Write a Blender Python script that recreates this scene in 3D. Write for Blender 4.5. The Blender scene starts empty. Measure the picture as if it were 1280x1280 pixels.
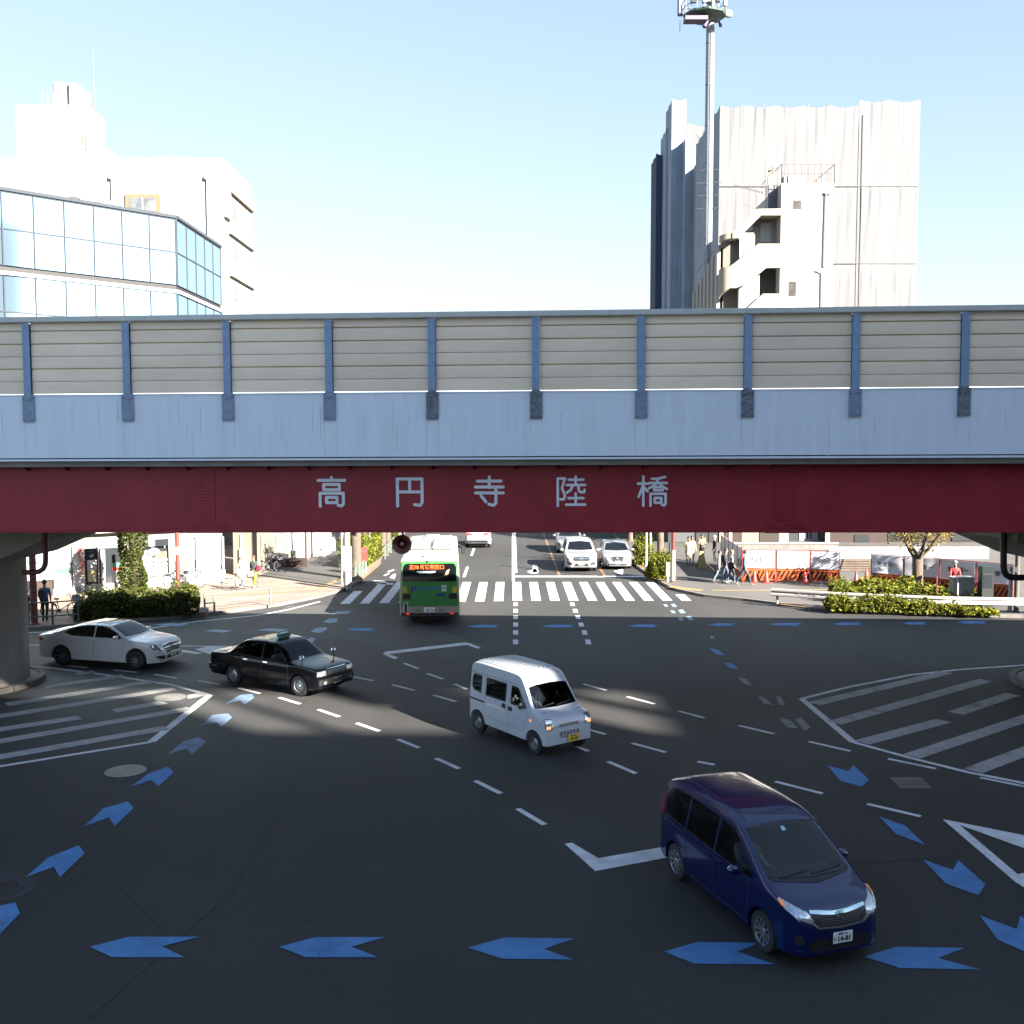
import bpy, bmesh, math, random
from mathutils import Vector, Matrix, Quaternion
from mathutils.bvhtree import BVHTree

R = math.radians
random.seed(7)
SC = bpy.context.scene
COL = SC.collection

# ------------------------------------------------------------------ camera
F, CX, CY = 1300.0, 640.0, 640.0          # focal length in photo pixels (1280 px wide)
CAMH, PITCH = 7.6, R(3.87)
cam_d = bpy.data.cameras.new('camera')
cam_d.sensor_width = 36.0
cam_d.lens = 36.0 * F / 1280.0
cam_d.clip_start, cam_d.clip_end = 0.1, 3000.0
cam = bpy.data.objects.new('camera', cam_d)
COL.objects.link(cam)
cam.location = (0, 0, CAMH)
cam.rotation_euler = (R(90) - PITCH, 0, 0)
SC.camera = cam

# ------------------------------------------------------------------ sky and sun
SUN_EL, SUN_AZ = R(28.0), R(132.0)        # azimuth clockwise from +Y
TO_SUN = Vector((math.sin(SUN_AZ) * math.cos(SUN_EL), math.cos(SUN_AZ) * math.cos(SUN_EL), math.sin(SUN_EL)))
world = bpy.data.worlds.new('World')
SC.world = world
world.use_nodes = True
wn = world.node_tree
bg = wn.nodes['Background']
sky = wn.nodes.new('ShaderNodeTexSky')
sky.sky_type = 'NISHITA'
sky.sun_disc = False
sky.sun_elevation = SUN_EL
sky.sun_rotation = SUN_AZ
sky.air_density, sky.dust_density, sky.ozone_density = 1.0, 0.5, 1.6
# thin bright haze near the horizon: each channel levels off softly instead of running to white
SKY_S = 0.05
sep = wn.nodes.new('ShaderNodeSeparateColor'); cmb = wn.nodes.new('ShaderNodeCombineColor')
wn.links.new(sky.outputs[0], sep.inputs[0])
for i, (cap_, gain) in enumerate(((0.150, 1.26), (0.161, 1.22), (0.178, 1.12))):
    a = wn.nodes.new('ShaderNodeMath'); a.operation = 'MULTIPLY'; a.inputs[1].default_value = -SKY_S * gain / cap_
    wn.links.new(sep.outputs[i], a.inputs[0])
    e = wn.nodes.new('ShaderNodeMath'); e.operation = 'EXPONENT'; wn.links.new(a.outputs[0], e.inputs[0])
    s_ = wn.nodes.new('ShaderNodeMath'); s_.operation = 'SUBTRACT'; s_.inputs[0].default_value = 1.0; wn.links.new(e.outputs[0], s_.inputs[1])
    m_ = wn.nodes.new('ShaderNodeMath'); m_.operation = 'MULTIPLY'; m_.inputs[1].default_value = cap_ / SKY_S; wn.links.new(s_.outputs[0], m_.inputs[0])
    wn.links.new(m_.outputs[0], cmb.inputs[i])
# towards the sun (behind the viewer) the sky keeps its full glare
tcw = wn.nodes.new('ShaderNodeTexCoord'); sx = wn.nodes.new('ShaderNodeSeparateXYZ'); wn.links.new(tcw.outputs['Generated'], sx.inputs[0])
mr = wn.nodes.new('ShaderNodeMapRange'); mr.inputs[1].default_value = 0.15; mr.inputs[2].default_value = -0.5; mr.inputs[3].default_value = 0.0; mr.inputs[4].default_value = 1.0
wn.links.new(sx.outputs[1], mr.inputs[0])
mixs = wn.nodes.new('ShaderNodeMix'); mixs.data_type = 'RGBA'
wn.links.new(mr.outputs[0], mixs.inputs[0]); wn.links.new(cmb.outputs[0], mixs.inputs[6]); wn.links.new(sky.outputs[0], mixs.inputs[7])
wn.links.new(mixs.outputs[2], bg.inputs[0])
bg.inputs[1].default_value = SKY_S
sd = bpy.data.lights.new('sun', 'SUN')
sd.energy = 5.0
sd.angle = R(0.45)
sd.color = (1.0, 0.93, 0.82)
sun = bpy.data.objects.new('sun', sd)
COL.objects.link(sun)
sun.rotation_euler = TO_SUN.to_track_quat('Z', 'Y').to_euler()
SC.view_settings.view_transform = 'Standard'
SC.view_settings.look = 'None'
SC.view_settings.gamma = 1.0
SC.view_settings.exposure = 3.08
try:
    SC.cycles.use_denoising = True
    SC.cycles.max_bounces = 6
    SC.cycles.caustics_reflective = False
    SC.cycles.caustics_refractive = False
except Exception:
    pass

# ------------------------------------------------------------------ photo pixel -> world
cp, sp = math.cos(PITCH), math.sin(PITCH)
def ray(u, v):
    a, b = (u - CX) / F, (CY - v) / F
    return Vector((a, cp + b * sp, -sp + b * cp))
def G(u, v, z=0.0):
    d = ray(u, v)
    t = (z - CAMH) / d.z
    return Vector((d.x * t, d.y * t, z))
def P(u, v, Y):
    d = ray(u, v)
    t = Y / d.y
    return Vector((d.x * t, Y, CAMH + d.z * t))

# ------------------------------------------------------------------ materials
def mat(name, col, rough=0.6, metal=0.0, var=0.0, vscale=3.0, bump=0.0, bscale=40.0, coat=0.0, emit=0.0,
        stretch=(1, 1, 1), col2=None, spec=0.5, detail=6.0, transl=0.0):
    m = bpy.data.materials.new(name)
    m.use_nodes = True
    nt = m.node_tree
    b = nt.nodes['Principled BSDF']
    b.inputs['Base Color'].default_value = (*col, 1)
    b.inputs['Roughness'].default_value = rough
    b.inputs['Metallic'].default_value = metal
    b.inputs['Specular IOR Level'].default_value = spec
    if coat:
        b.inputs['Coat Weight'].default_value = coat
        b.inputs['Coat Roughness'].default_value = 0.04
    if emit:
        b.inputs['Emission Color'].default_value = (*col, 1)
        b.inputs['Emission Strength'].default_value = emit
    if var or col2 or bump:
        tc = nt.nodes.new('ShaderNodeTexCoord')
        mp = nt.nodes.new('ShaderNodeMapping')
        mp.inputs['Scale'].default_value = stretch
        nt.links.new(tc.outputs['Object'], mp.inputs[0])
    if var or col2:
        n = nt.nodes.new('ShaderNodeTexNoise')
        n.inputs['Scale'].default_value = vscale
        n.inputs['Detail'].default_value = detail
        n.inputs['Roughness'].default_value = 0.62
        nt.links.new(mp.outputs[0], n.inputs[0])
        r = nt.nodes.new('ShaderNodeValToRGB')
        r.color_ramp.elements[0].position = 0.32
        r.color_ramp.elements[1].position = 0.68
        c2 = col2 or tuple(min(1, c * (1 + var)) for c in col)
        c1 = col if col2 else tuple(c * (1 - var) for c in col)
        r.color_ramp.elements[0].color = (*c1, 1)
        r.color_ramp.elements[1].color = (*c2, 1)
        nt.links.new(n.outputs['Fac'], r.inputs[0])
        nt.links.new(r.outputs[0], b.inputs['Base Color'])
    if bump:
        n2 = nt.nodes.new('ShaderNodeTexNoise')
        n2.inputs['Scale'].default_value = bscale
        n2.inputs['Detail'].default_value = 3
        nt.links.new(mp.outputs[0], n2.inputs[0])
        bm_ = nt.nodes.new('ShaderNodeBump')
        bm_.inputs['Strength'].default_value = bump
        bm_.inputs['Distance'].default_value = 0.02
        nt.links.new(n2.outputs['Fac'], bm_.inputs['Height'])
        nt.links.new(bm_.outputs[0], b.inputs['Normal'])
    return m

def asphalt(name, base, worn=0.25, crack=True):
    m = mat(name, base, rough=0.82, spec=0.35)
    nt = m.node_tree; b = nt.nodes['Principled BSDF']
    tc = nt.nodes.new('ShaderNodeTexCoord')
    def noise(scale, det=4, st=(1, 1, 1)):
        mp = nt.nodes.new('ShaderNodeMapping'); mp.inputs['Scale'].default_value = st
        nt.links.new(tc.outputs['Object'], mp.inputs[0])
        n = nt.nodes.new('ShaderNodeTexNoise'); n.inputs['Scale'].default_value = scale; n.inputs['Detail'].default_value = det
        nt.links.new(mp.outputs[0], n.inputs[0]); return n
    big = noise(0.13, 5, (1.0, 0.6, 1)); mid = noise(1.1, 6); grain = noise(60, 2)
    def mix(a, bb, fac, t='MIX'):
        x = nt.nodes.new('ShaderNodeMix'); x.data_type = 'RGBA'; x.blend_type = t
        for i, s in ((6, a), (7, bb)):
            if isinstance(s, tuple): x.inputs[i].default_value = (*s, 1)
            else: nt.links.new(s, x.inputs[i])
        if isinstance(fac, float): x.inputs[0].default_value = fac
        else: nt.links.new(fac, x.inputs[0])
        return x.outputs[2]
    def ramp(s, p0, p1, v0=0.0, v1=1.0):
        r = nt.nodes.new('ShaderNodeMapRange'); r.inputs[1].default_value = p0; r.inputs[2].default_value = p1
        r.inputs[3].default_value = v0; r.inputs[4].default_value = v1
        nt.links.new(s, r.inputs[0]); return r.outputs[0]
    d = tuple(c * (1 - worn) for c in base); l = tuple(c * (1 + worn) for c in base)
    c = mix(d, l, ramp(big.outputs['Fac'], 0.35, 0.65))
    c = mix(c, tuple(x * 0.7 for x in base), ramp(mid.outputs['Fac'], 0.58, 0.75, 0, 0.5))
    spots = noise(2.6, 8); c = mix(c, tuple(x * 0.45 for x in base), ramp(spots.outputs['Fac'], 0.66, 0.74, 0, 0.7))
    lane = noise(0.5, 3, (1.0, 0.12, 1)); c = mix(c, tuple(x * 1.35 for x in base), ramp(lane.outputs['Fac'], 0.52, 0.72, 0, 0.6))
    vor = nt.nodes.new('ShaderNodeTexVoronoi'); vor.feature = 'DISTANCE_TO_EDGE'; vor.inputs['Scale'].default_value = 0.22
    wob = nt.nodes.new('ShaderNodeVectorMath'); wob.operation = 'MULTIPLY_ADD'; nt.links.new(mid.outputs['Color'], wob.inputs[0]); wob.inputs[1].default_value = (1.6, 1.6, 0); nt.links.new(tc.outputs['Object'], wob.inputs[2])
    nt.links.new(wob.outputs[0], vor.inputs['Vector'])
    c = mix(c, tuple(x * 0.5 for x in base), ramp(vor.outputs['Distance'], 0.0, 0.0035, 0.65, 0.0))
    g = ramp(grain.outputs['Fac'], 0.3, 0.7, 0.62, 1.38)
    gm = nt.nodes.new('ShaderNodeMix'); gm.data_type = 'RGBA'; gm.blend_type = 'MULTIPLY'; gm.inputs[0].default_value = 1.0
    nt.links.new(c, gm.inputs[6]); nt.links.new(g, gm.inputs[7])
    nt.links.new(gm.outputs[2], b.inputs['Base Color'])
    bp = nt.nodes.new('ShaderNodeBump'); bp.inputs['Strength'].default_value = 0.35; bp.inputs['Distance'].default_value = 0.01
    nt.links.new(grain.outputs['Fac'], bp.inputs['Height']); nt.links.new(bp.outputs[0], b.inputs['Normal'])
    return m

def paving(name, base, mortar, sx, sy, rot=0.0):
    m = mat(name, base, rough=0.85)
    nt = m.node_tree; b = nt.nodes['Principled BSDF']
    tc = nt.nodes.new('ShaderNodeTexCoord'); mp = nt.nodes.new('ShaderNodeMapping')
    mp.inputs['Rotation'].default_value = (0, 0, rot)
    nt.links.new(tc.outputs['Object'], mp.inputs[0])
    br = nt.nodes.new('ShaderNodeTexBrick')
    br.inputs['Color1'].default_value = (*base, 1)
    br.inputs['Color2'].default_value = (*[c * 0.78 for c in base], 1)
    br.inputs['Mortar'].default_value = (*mortar, 1)
    br.inputs['Scale'].default_value = 1.0
    br.inputs['Mortar Size'].default_value = 0.006
    br.inputs['Brick Width'].default_value = sx
    br.inputs['Row Height'].default_value = sy
    nt.links.new(mp.outputs[0], br.inputs[0])
    n = nt.nodes.new('ShaderNodeTexNoise'); n.inputs['Scale'].default_value = 0.9; n.inputs['Detail'].default_value = 6
    nt.links.new(tc.outputs['Object'], n.inputs[0])
    x = nt.nodes.new('ShaderNodeMix'); x.data_type = 'RGBA'; x.blend_type = 'MULTIPLY'; x.inputs[0].default_value = 1
    r = nt.nodes.new('ShaderNodeMapRange'); r.inputs[1].default_value = .3; r.inputs[2].default_value = .7; r.inputs[3].default_value = .75; r.inputs[4].default_value = 1.15
    nt.links.new(n.outputs['Fac'], r.inputs[0]); nt.links.new(br.outputs[0], x.inputs[6]); nt.links.new(r.outputs[0], x.inputs[7])
    nt.links.new(x.outputs[2], b.inputs['Base Color'])
    return m

def leafmat(name, c1, c2, transl=0.25):
    m = mat(name, c1, rough=0.8, spec=0.2, col2=c2, vscale=2.2, detail=8)
    nt = m.node_tree; b = nt.nodes['Principled BSDF']
    geo = nt.nodes.new('ShaderNodeNewGeometry')
    hs = nt.nodes.new('ShaderNodeHueSaturation')
    mr = nt.nodes.new('ShaderNodeMapRange'); mr.inputs[3].default_value = 0.55; mr.inputs[4].default_value = 1.5
    nt.links.new(geo.outputs['Random Per Island'], mr.inputs[0])
    nt.links.new(mr.outputs[0], hs.inputs['Value'])
    src = b.inputs['Base Color'].links[0].from_socket
    nt.links.new(src, hs.inputs['Color'])
    nt.links.new(hs.outputs[0], b.inputs['Base Color'])
    tr = nt.nodes.new('ShaderNodeBsdfTranslucent'); nt.links.new(hs.outputs[0], tr.inputs[0])
    mx = nt.nodes.new('ShaderNodeMixShader'); mx.inputs[0].default_value = transl
    out = nt.nodes['Material Output']
    nt.links.new(b.outputs[0], mx.inputs[1]); nt.links.new(tr.outputs[0], mx.inputs[2]); nt.links.new(mx.outputs[0], out.inputs[0])
    return m

def worn(name, col, var=0.12, wear=0.6, under=(0.0235, 0.0228, 0.0228)):
    m = mat(name, col, rough=0.78, spec=0.3)
    nt = m.node_tree; b = nt.nodes['Principled BSDF']; tc = nt.nodes.new('ShaderNodeTexCoord')
    def N(sc, det, rg=0.6):
        n = nt.nodes.new('ShaderNodeTexNoise'); n.inputs['Scale'].default_value = sc; n.inputs['Detail'].default_value = det; n.inputs['Roughness'].default_value = rg
        nt.links.new(tc.outputs['Object'], n.inputs[0]); return n.outputs['Fac']
    def MR(s_, a, b_, c, d):
        r = nt.nodes.new('ShaderNodeMapRange'); [setattr(r.inputs[i + 1], 'default_value', x) for i, x in enumerate((a, b_, c, d))]; nt.links.new(s_, r.inputs[0]); return r.outputs[0]
    tone = nt.nodes.new('ShaderNodeMix'); tone.data_type = 'RGBA'
    tone.inputs[6].default_value = (*[x * (1 - var * 1.6) for x in col], 1); tone.inputs[7].default_value = (*[x * (1 + var) for x in col], 1)
    nt.links.new(MR(N(2.3, 7), .35, .65, 0, 1), tone.inputs[0])
    mx = nt.nodes.new('ShaderNodeMath'); mx.operation = 'ADD'
    nt.links.new(MR(N(1.1, 4), .3, .7, -.16, .16), mx.inputs[0]); nt.links.new(N(26, 6, .75), mx.inputs[1])
    fac = MR(mx.outputs[0], wear, wear + .07, 0, .85)
    m2 = nt.nodes.new('ShaderNodeMix'); m2.data_type = 'RGBA'; nt.links.new(fac, m2.inputs[0]); nt.links.new(tone.outputs[2], m2.inputs[6]); m2.inputs[7].default_value = (*under, 1)
    nt.links.new(m2.outputs[2], b.inputs['Base Color'])
    bp = nt.nodes.new('ShaderNodeBump'); bp.inputs['Strength'].default_value = .3; bp.inputs['Distance'].default_value = .01
    nt.links.new(N(70, 2), bp.inputs['Height']); nt.links.new(bp.outputs[0], b.inputs['Normal'])
    return m

M = dict(
    road=asphalt('asphalt', (0.0235, 0.0228, 0.0228)),
    path=asphalt('footpath_asphalt', (0.06, 0.056, 0.053)),
    seam=mat('road_seam', (0.010, 0.010, 0.011), 0.9),
    white_paint=worn('road_paint_white', (0.50, 0.50, 0.51), wear=0.66),
    worn_paint=mat('road_paint_worn', (0.07, 0.07, 0.07), 0.8, col2=(0.22, 0.21, 0.21), vscale=5, detail=9),
    blue_paint=worn('road_paint_blue', (0.06, 0.165, 0.34), wear=0.64),
    pale_blue=mat('road_paint_pale_blue', (0.09, 0.17, 0.25), 0.7, col2=(0.17, 0.22, 0.28), vscale=6, detail=9),
    orange_paint=mat('road_paint_orange', (0.18, 0.075, 0.03), 0.75, col2=(0.14, 0.07, 0.04), vscale=7),
    brick=paving('paving_brick', (0.20, 0.145, 0.115), (0.11, 0.085, 0.07), 0.2, 0.1, R(34)),
    tactile=mat('tactile_paving', (0.17, 0.12, 0.05), 0.8, var=0.15, bump=0.4, bscale=90),
    kerb=mat('kerb_concrete', (0.11, 0.10, 0.09), 0.85, var=0.2, vscale=2.5, bump=0.2),
    kerb_yellow=mat('kerb_yellow', (0.17, 0.09, 0.035), 0.85, var=0.2, vscale=4),
    concrete=mat('concrete', (0.23, 0.215, 0.205), 0.85, var=0.18, vscale=1.4, bump=0.25, bscale=14, stretch=(1, 1, 0.35)),
    red_steel=mat('red_steel', (0.24, 0.017, 0.028), 0.55, var=0.16, vscale=1.3, stretch=(1, 1, 0.5), bump=0.05, spec=0.35),
    bluewall=mat('painted_parapet', (0.64, 0.71, 0.79), 0.7, var=0.05, vscale=3.2, stretch=(1.6, 1, 0.14), bump=0.1, bscale=25),
    bluegrey=mat('blue_post', (0.20, 0.29, 0.44), 0.6, var=0.12, vscale=6),
    plate=mat('rusty_plate', (0.15, 0.20, 0.27), 0.6, col2=(0.24, 0.31, 0.42), vscale=12, detail=8),
    plate_rust=mat('very_rusty_plate', (0.07, 0.07, 0.075), 0.7, col2=(0.20, 0.24, 0.3), vscale=14, detail=9),
    panel=mat('noise_panel', (0.74, 0.65, 0.53), 0.6, var=0.07, vscale=1.0, stretch=(0.5, 1, 2.5)),
    cap=mat('cap_metal', (0.48, 0.50, 0.48), 0.55, var=0.08),
    letter=mat('letter_paint', (0.62, 0.64, 0.68), 0.6, var=0.08),
    darkred=mat('dark_red_paint', (0.09, 0.018, 0.016), 0.5, var=0.2),
    black=mat('black_matt', (0.012, 0.012, 0.013), 0.7),
    white=mat('white_wall', (0.27, 0.265, 0.255), 0.7, var=0.04, vscale=0.6),
    offwhite=mat('off_white_wall', (0.19, 0.18, 0.165), 0.75, var=0.07, vscale=0.8),
    cream=mat('cream_tile', (0.17, 0.158, 0.115), 0.6, var=0.06, vscale=2),
    beige=mat('beige_wall', (0.13, 0.115, 0.09), 0.8, var=0.1, vscale=0.7),
    grey=mat('grey_wall', (0.13, 0.13, 0.13), 0.8, var=0.12, vscale=0.8),
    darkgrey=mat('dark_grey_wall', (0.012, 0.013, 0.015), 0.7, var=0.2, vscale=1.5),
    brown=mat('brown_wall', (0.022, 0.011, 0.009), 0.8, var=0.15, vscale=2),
    glass_dark=mat('dark_glass', (0.02, 0.023, 0.026), 0.08, spec=0.8),
    glass_mirror=mat('mirror_glass', (0.40, 0.56, 0.70), 0.06, metal=0.9),
    mull=mat('mullion', (0.04, 0.047, 0.056), 0.9, spec=0.1),
    orangewood=mat('orange_window_frame', (0.16, 0.09, 0.05), 0.6),
    net=mat('white_sheeting', (0.090, 0.090, 0.095), 0.8, var=0.05, vscale=0.5),
    netshade=mat('shaded_sheeting', (0.17, 0.215, 0.27), 0.85, var=0.1, vscale=0.4),  # shaded copy of the sheeting: cool shade is put into the colour
    netdark=mat('dark_blue_sheeting', (0.04, 0.055, 0.08), 0.85, var=0.15, vscale=0.4),
    steel=mat('galvanised_steel', (0.16, 0.165, 0.175), 0.6, metal=0.2, var=0.08),
    mast=mat('mast_paint', (0.17, 0.18, 0.2), 0.5, var=0.05),
    green_steel=mat('green_steel', (0.04, 0.07, 0.055), 0.6),
    rail_green=mat('green_railing', (0.08, 0.12, 0.10), 0.5),
    cream_rail=mat('cream_railing', (0.13, 0.13, 0.10), 0.5),
    tyre=mat('tyre_rubber', (0.014, 0.014, 0.015), 0.85),
    alloy=mat('alloy_rim', (0.55, 0.56, 0.58), 0.25, metal=0.9),
    steelrim=mat('steel_rim', (0.32, 0.33, 0.35), 0.35, metal=0.8),
    chrome=mat('chrome', (0.8, 0.82, 0.84), 0.12, metal=1.0),
    lamp=mat('headlamp_glass', (0.62, 0.65, 0.68), 0.08, metal=0.6, coat=1.0, col2=(0.25, 0.26, 0.28), vscale=22),
    amber=mat('amber_lamp', (0.9, 0.28, 0.05), 0.3, emit=0.1),
    redlamp=mat('red_lamp', (0.45, 0.02, 0.02), 0.2, coat=1.0),
    redlit=mat('red_lamp_lit', (0.9, 0.05, 0.03), 0.2, emit=0.06),
    winglass=mat('car_glass', (0.004, 0.005, 0.006), 0.05, spec=0.5, coat=0.1),
    trim=mat('black_trim', (0.012, 0.012, 0.013), 0.4),
    plate_white=mat('plate_white', (0.75, 0.76, 0.74), 0.5),
    plate_yellow=mat('plate_yellow', (0.75, 0.5, 0.03), 0.5),
    ink=mat('ink', (0.03, 0.04, 0.05), 0.6),
    ink_green=mat('ink_green', (0.03, 0.12, 0.07), 0.6),
    bark=mat('bark', (0.075, 0.056, 0.04), 0.9, var=0.35, vscale=7, bump=0.8, bscale=12, stretch=(1, 1, 0.25)),
    leaf_dark=leafmat('leaf_dark', (0.018, 0.026, 0.006), (0.045, 0.052, 0.012)),
    leaf_mid=leafmat('leaf_mid', (0.030, 0.046, 0.006), (0.085, 0.095, 0.012)),
    leaf_yellow=leafmat('leaf_yellow', (0.07, 0.088, 0.009), (0.19, 0.175, 0.014), 0.35),
    leaf_autumn=leafmat('leaf_autumn', (0.16, 0.10, 0.02), (0.24, 0.18, 0.06), 0.35),
    skin=mat('skin', (0.2, 0.12, 0.085), 0.6),
    hair=mat('hair', (0.012, 0.010, 0.009), 0.6),
    orange=mat('orange_plastic', (0.25, 0.05, 0.006), 0.5, var=0.1),
    redcone=mat('red_cone', (0.28, 0.018, 0.01), 0.45, var=0.1),
    redpaint=mat('bright_red', (0.22, 0.010, 0.006), 0.4),
    yellow=mat('yellow_paint', (0.7, 0.5, 0.03), 0.6),
    red_pipe=mat('red_pipe', (0.16, 0.022, 0.02), 0.5),
    blue_sign=mat('blue_sign', (0.012, 0.04, 0.2), 0.4),
    lightblue=mat('light_blue_poster', (0.05, 0.11, 0.16), 0.5, col2=(0.2, 0.22, 0.23), vscale=3),
    redwhite=mat('red_white_banner', (0.75, 0.15, 0.12), 0.6, col2=(0.8, 0.74, 0.68), vscale=5, detail=2),
    green_band=mat('green_band', (0.03, 0.10, 0.07), 0.5),
    soil=mat('soil', (0.06, 0.045, 0.03), 0.95, var=0.3, vscale=4),
    purple=mat('graffiti_purple', (0.04, 0.02, 0.1), 0.6),
    goods=mat('shelf_goods', (0.10, 0.025, 0.015), 0.6, col2=(0.07, 0.08, 0.06), vscale=9, detail=3),
)

# ------------------------------------------------------------------ mesh builder
class MB:
    def __init__(s):
        s.v, s.f, s.m = [], [], []
    def face(s, idx, mi=0):
        s.f.append(tuple(idx)); s.m.append(mi)
    def add(s, vs, fs, mi=0, T=None):
        o = len(s.v)
        s.v += [(T @ Vector(p)) if T is not None else Vector(p) for p in vs]
        for f in fs: s.face([o + i for i in f], mi)
        return s
    def box(s, x0, x1, y0, y1, z0, z1, mi=0, T=None):
        vs = [(x0, y0, z0), (x1, y0, z0), (x1, y1, z0), (x0, y1, z0), (x0, y0, z1), (x1, y0, z1), (x1, y1, z1), (x0, y1, z1)]
        return s.add(vs, [(0, 3, 2, 1), (4, 5, 6, 7), (0, 1, 5, 4), (1, 2, 6, 5), (2, 3, 7, 6), (3, 0, 4, 7)], mi, T)
    def bbox(s, x0, x1, y0, y1, z0, z1, r=0.03, mi=0, T=None, seg=2):
        bm = bmesh.new(); bmesh.ops.create_cube(bm, size=1)
        for v in bm.verts:
            v.co = Vector(((x0 + x1) / 2 + v.co.x * (x1 - x0), (y0 + y1) / 2 + v.co.y * (y1 - y0), (z0 + z1) / 2 + v.co.z * (z1 - z0)))
        bmesh.ops.bevel(bm, geom=bm.edges[:], offset=r, segments=seg, affect='EDGES', clamp_overlap=True)
        bm.verts.index_update()
        s.add([v.co.copy() for v in bm.verts], [[v.index for v in f.verts] for f in bm.faces], mi, T); bm.free(); return s
    def prism(s, pts, z0, z1, mi=0, T=None):
        n = len(pts)
        vs = [(p[0], p[1], z0) for p in pts] + [(p[0], p[1], z1) for p in pts]
        a = sum(pts[i][0] * pts[(i + 1) % n][1] - pts[(i + 1) % n][0] * pts[i][1] for i in range(n))
        fs = [tuple(range(n))[::-1], tuple(range(n, 2 * n))] + [(i, (i + 1) % n, n + (i + 1) % n, n + i) for i in range(n)]
        if a < 0: fs = [f[::-1] for f in fs]
        return s.add(vs, fs, mi, T)
    def sheet(s, pts, z=0.0, mi=0):
        n = len(pts)
        a = sum(pts[i][0] * pts[(i + 1) % n][1] - pts[(i + 1) % n][0] * pts[i][1] for i in range(n))
        idx = list(range(n))
        if a < 0: idx = idx[::-1]
        return s.add([(p[0], p[1], z) for p in pts], [idx], mi)
    def tube(s, pts, r, n=8, mi=0, cap=True, T=None):
        pts = [Vector(p) for p in pts]
        rs = r if isinstance(r, (list, tuple)) else [r] * len(pts)
        o = len(s.v); k = len(pts)
        prev = None
        for i, p in enumerate(pts):
            d = ((pts[i + 1] - p) if i == 0 else (p - pts[i - 1]) if i == k - 1 else (pts[i + 1] - pts[i - 1])).normalized()
            if prev is None:
                ref = Vector((0, 0, 1)) if abs(d.z) < 0.9 else Vector((1, 0, 0))
                a = d.cross(ref).normalized()
            else:
                a = (prev - d * prev.dot(d)).normalized()
            prev = a
            b = d.cross(a)
            for j in range(n):
                t = 2 * math.pi * j / n
                q = p + (a * math.cos(t) + b * math.sin(t)) * rs[i]
                s.v.append(T @ q if T is not None else q)
        for i in range(k - 1):
            for j in range(n):
                s.face((o + i * n + j, o + i * n + (j + 1) % n, o + (i + 1) * n + (j + 1) % n, o + (i + 1) * n + j), mi)
        if cap:
            s.face([o + j for j in range(n)][::-1], mi); s.face([o + (k - 1) * n + j for j in range(n)], mi)
        return s
    def bar(s, a, b, w, h=None, mi=0):
        a, b = Vector(a), Vector(b); h = h or w
        d = (b - a).normalized()
        ref = Vector((0, 0, 1)) if abs(d.z) < 0.95 else Vector((0, 1, 0))
        x = d.cross(ref).normalized(); y = x.cross(d)
        vs = [p + x * sx * w / 2 + y * sy * h / 2 for p in (a, b) for sx, sy in ((-1, -1), (1, -1), (1, 1), (-1, 1))]
        return s.add(vs, [(3, 2, 1, 0), (4, 5, 6, 7), (0, 1, 5, 4), (1, 2, 6, 5), (2, 3, 7, 6), (3, 0, 4, 7)], mi)
    def lathe(s, prof, n=24, mi=0, T=None, cap=True):
        o = len(s.v); k = len(prof)
        for r, z in prof:
            for j in range(n):
                t = 2 * math.pi * j / n
                q = Vector((r * math.cos(t), r * math.sin(t), z)); s.v.append(T @ q if T is not None else q)
        for i in range(k - 1):
            for j in range(n):
                s.face((o + i * n + j, o + i * n + (j + 1) % n, o + (i + 1) * n + (j + 1) % n, o + (i + 1) * n + j), mi)
        if cap:
            s.face([o + j for j in range(n)][::-1], mi); s.face([o + (k - 1) * n + j for j in range(n)], mi)
        return s
    def build(s, name, m, parent=None, smooth=None, kind=None):
        me = bpy.data.meshes.new(name)
        me.from_pydata([tuple(v) for v in s.v], [], s.f)
        ms = m if isinstance(m, (list, tuple)) else [m]
        for x in ms: me.materials.append(M[x] if isinstance(x, str) else x)
        if len(ms) > 1:
            for p, mi in zip(me.polygons, s.m): p.material_index = mi
        if smooth is not None:
            for p in me.polygons: p.use_smooth = True
            if smooth < 180: me.set_sharp_from_angle(angle=R(smooth))
        me.update()
        o = bpy.data.objects.new(name, me)
        COL.objects.link(o)
        if parent: o.parent = parent
        if kind: o['kind'] = kind
        return o

def tag(o, label, cat, group=None):
    o['label'] = label; o['category'] = cat
    if group: o['group'] = group
    return o
def thing(name, label, cat, loc=(0, 0, 0), rz=0.0, group=None):
    o = bpy.data.objects.new(name, None); COL.objects.link(o)
    o.empty_display_size = 0.2
    o.location = loc; o.rotation_euler = (0, 0, rz)
    return tag(o, label, cat, group)
def copy_tree(o, loc=None, rz=None, label=None, parent=None):
    c = o.copy(); COL.objects.link(c)
    if parent: c.parent = parent
    if loc is not None: c.location = loc
    if rz is not None: c.rotation_euler = (0, 0, rz)
    if label: c['label'] = label
    for ch in list(o.children): copy_tree(ch, parent=c)
    return c
def lerp(tab, x):
    if x <= tab[0][0]: return tab[0][1]
    for (a, va), (b, vb) in zip(tab, tab[1:]):
        if x <= b: return va + (vb - va) * (x - a) / (b - a)
    return tab[-1][1]
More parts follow.
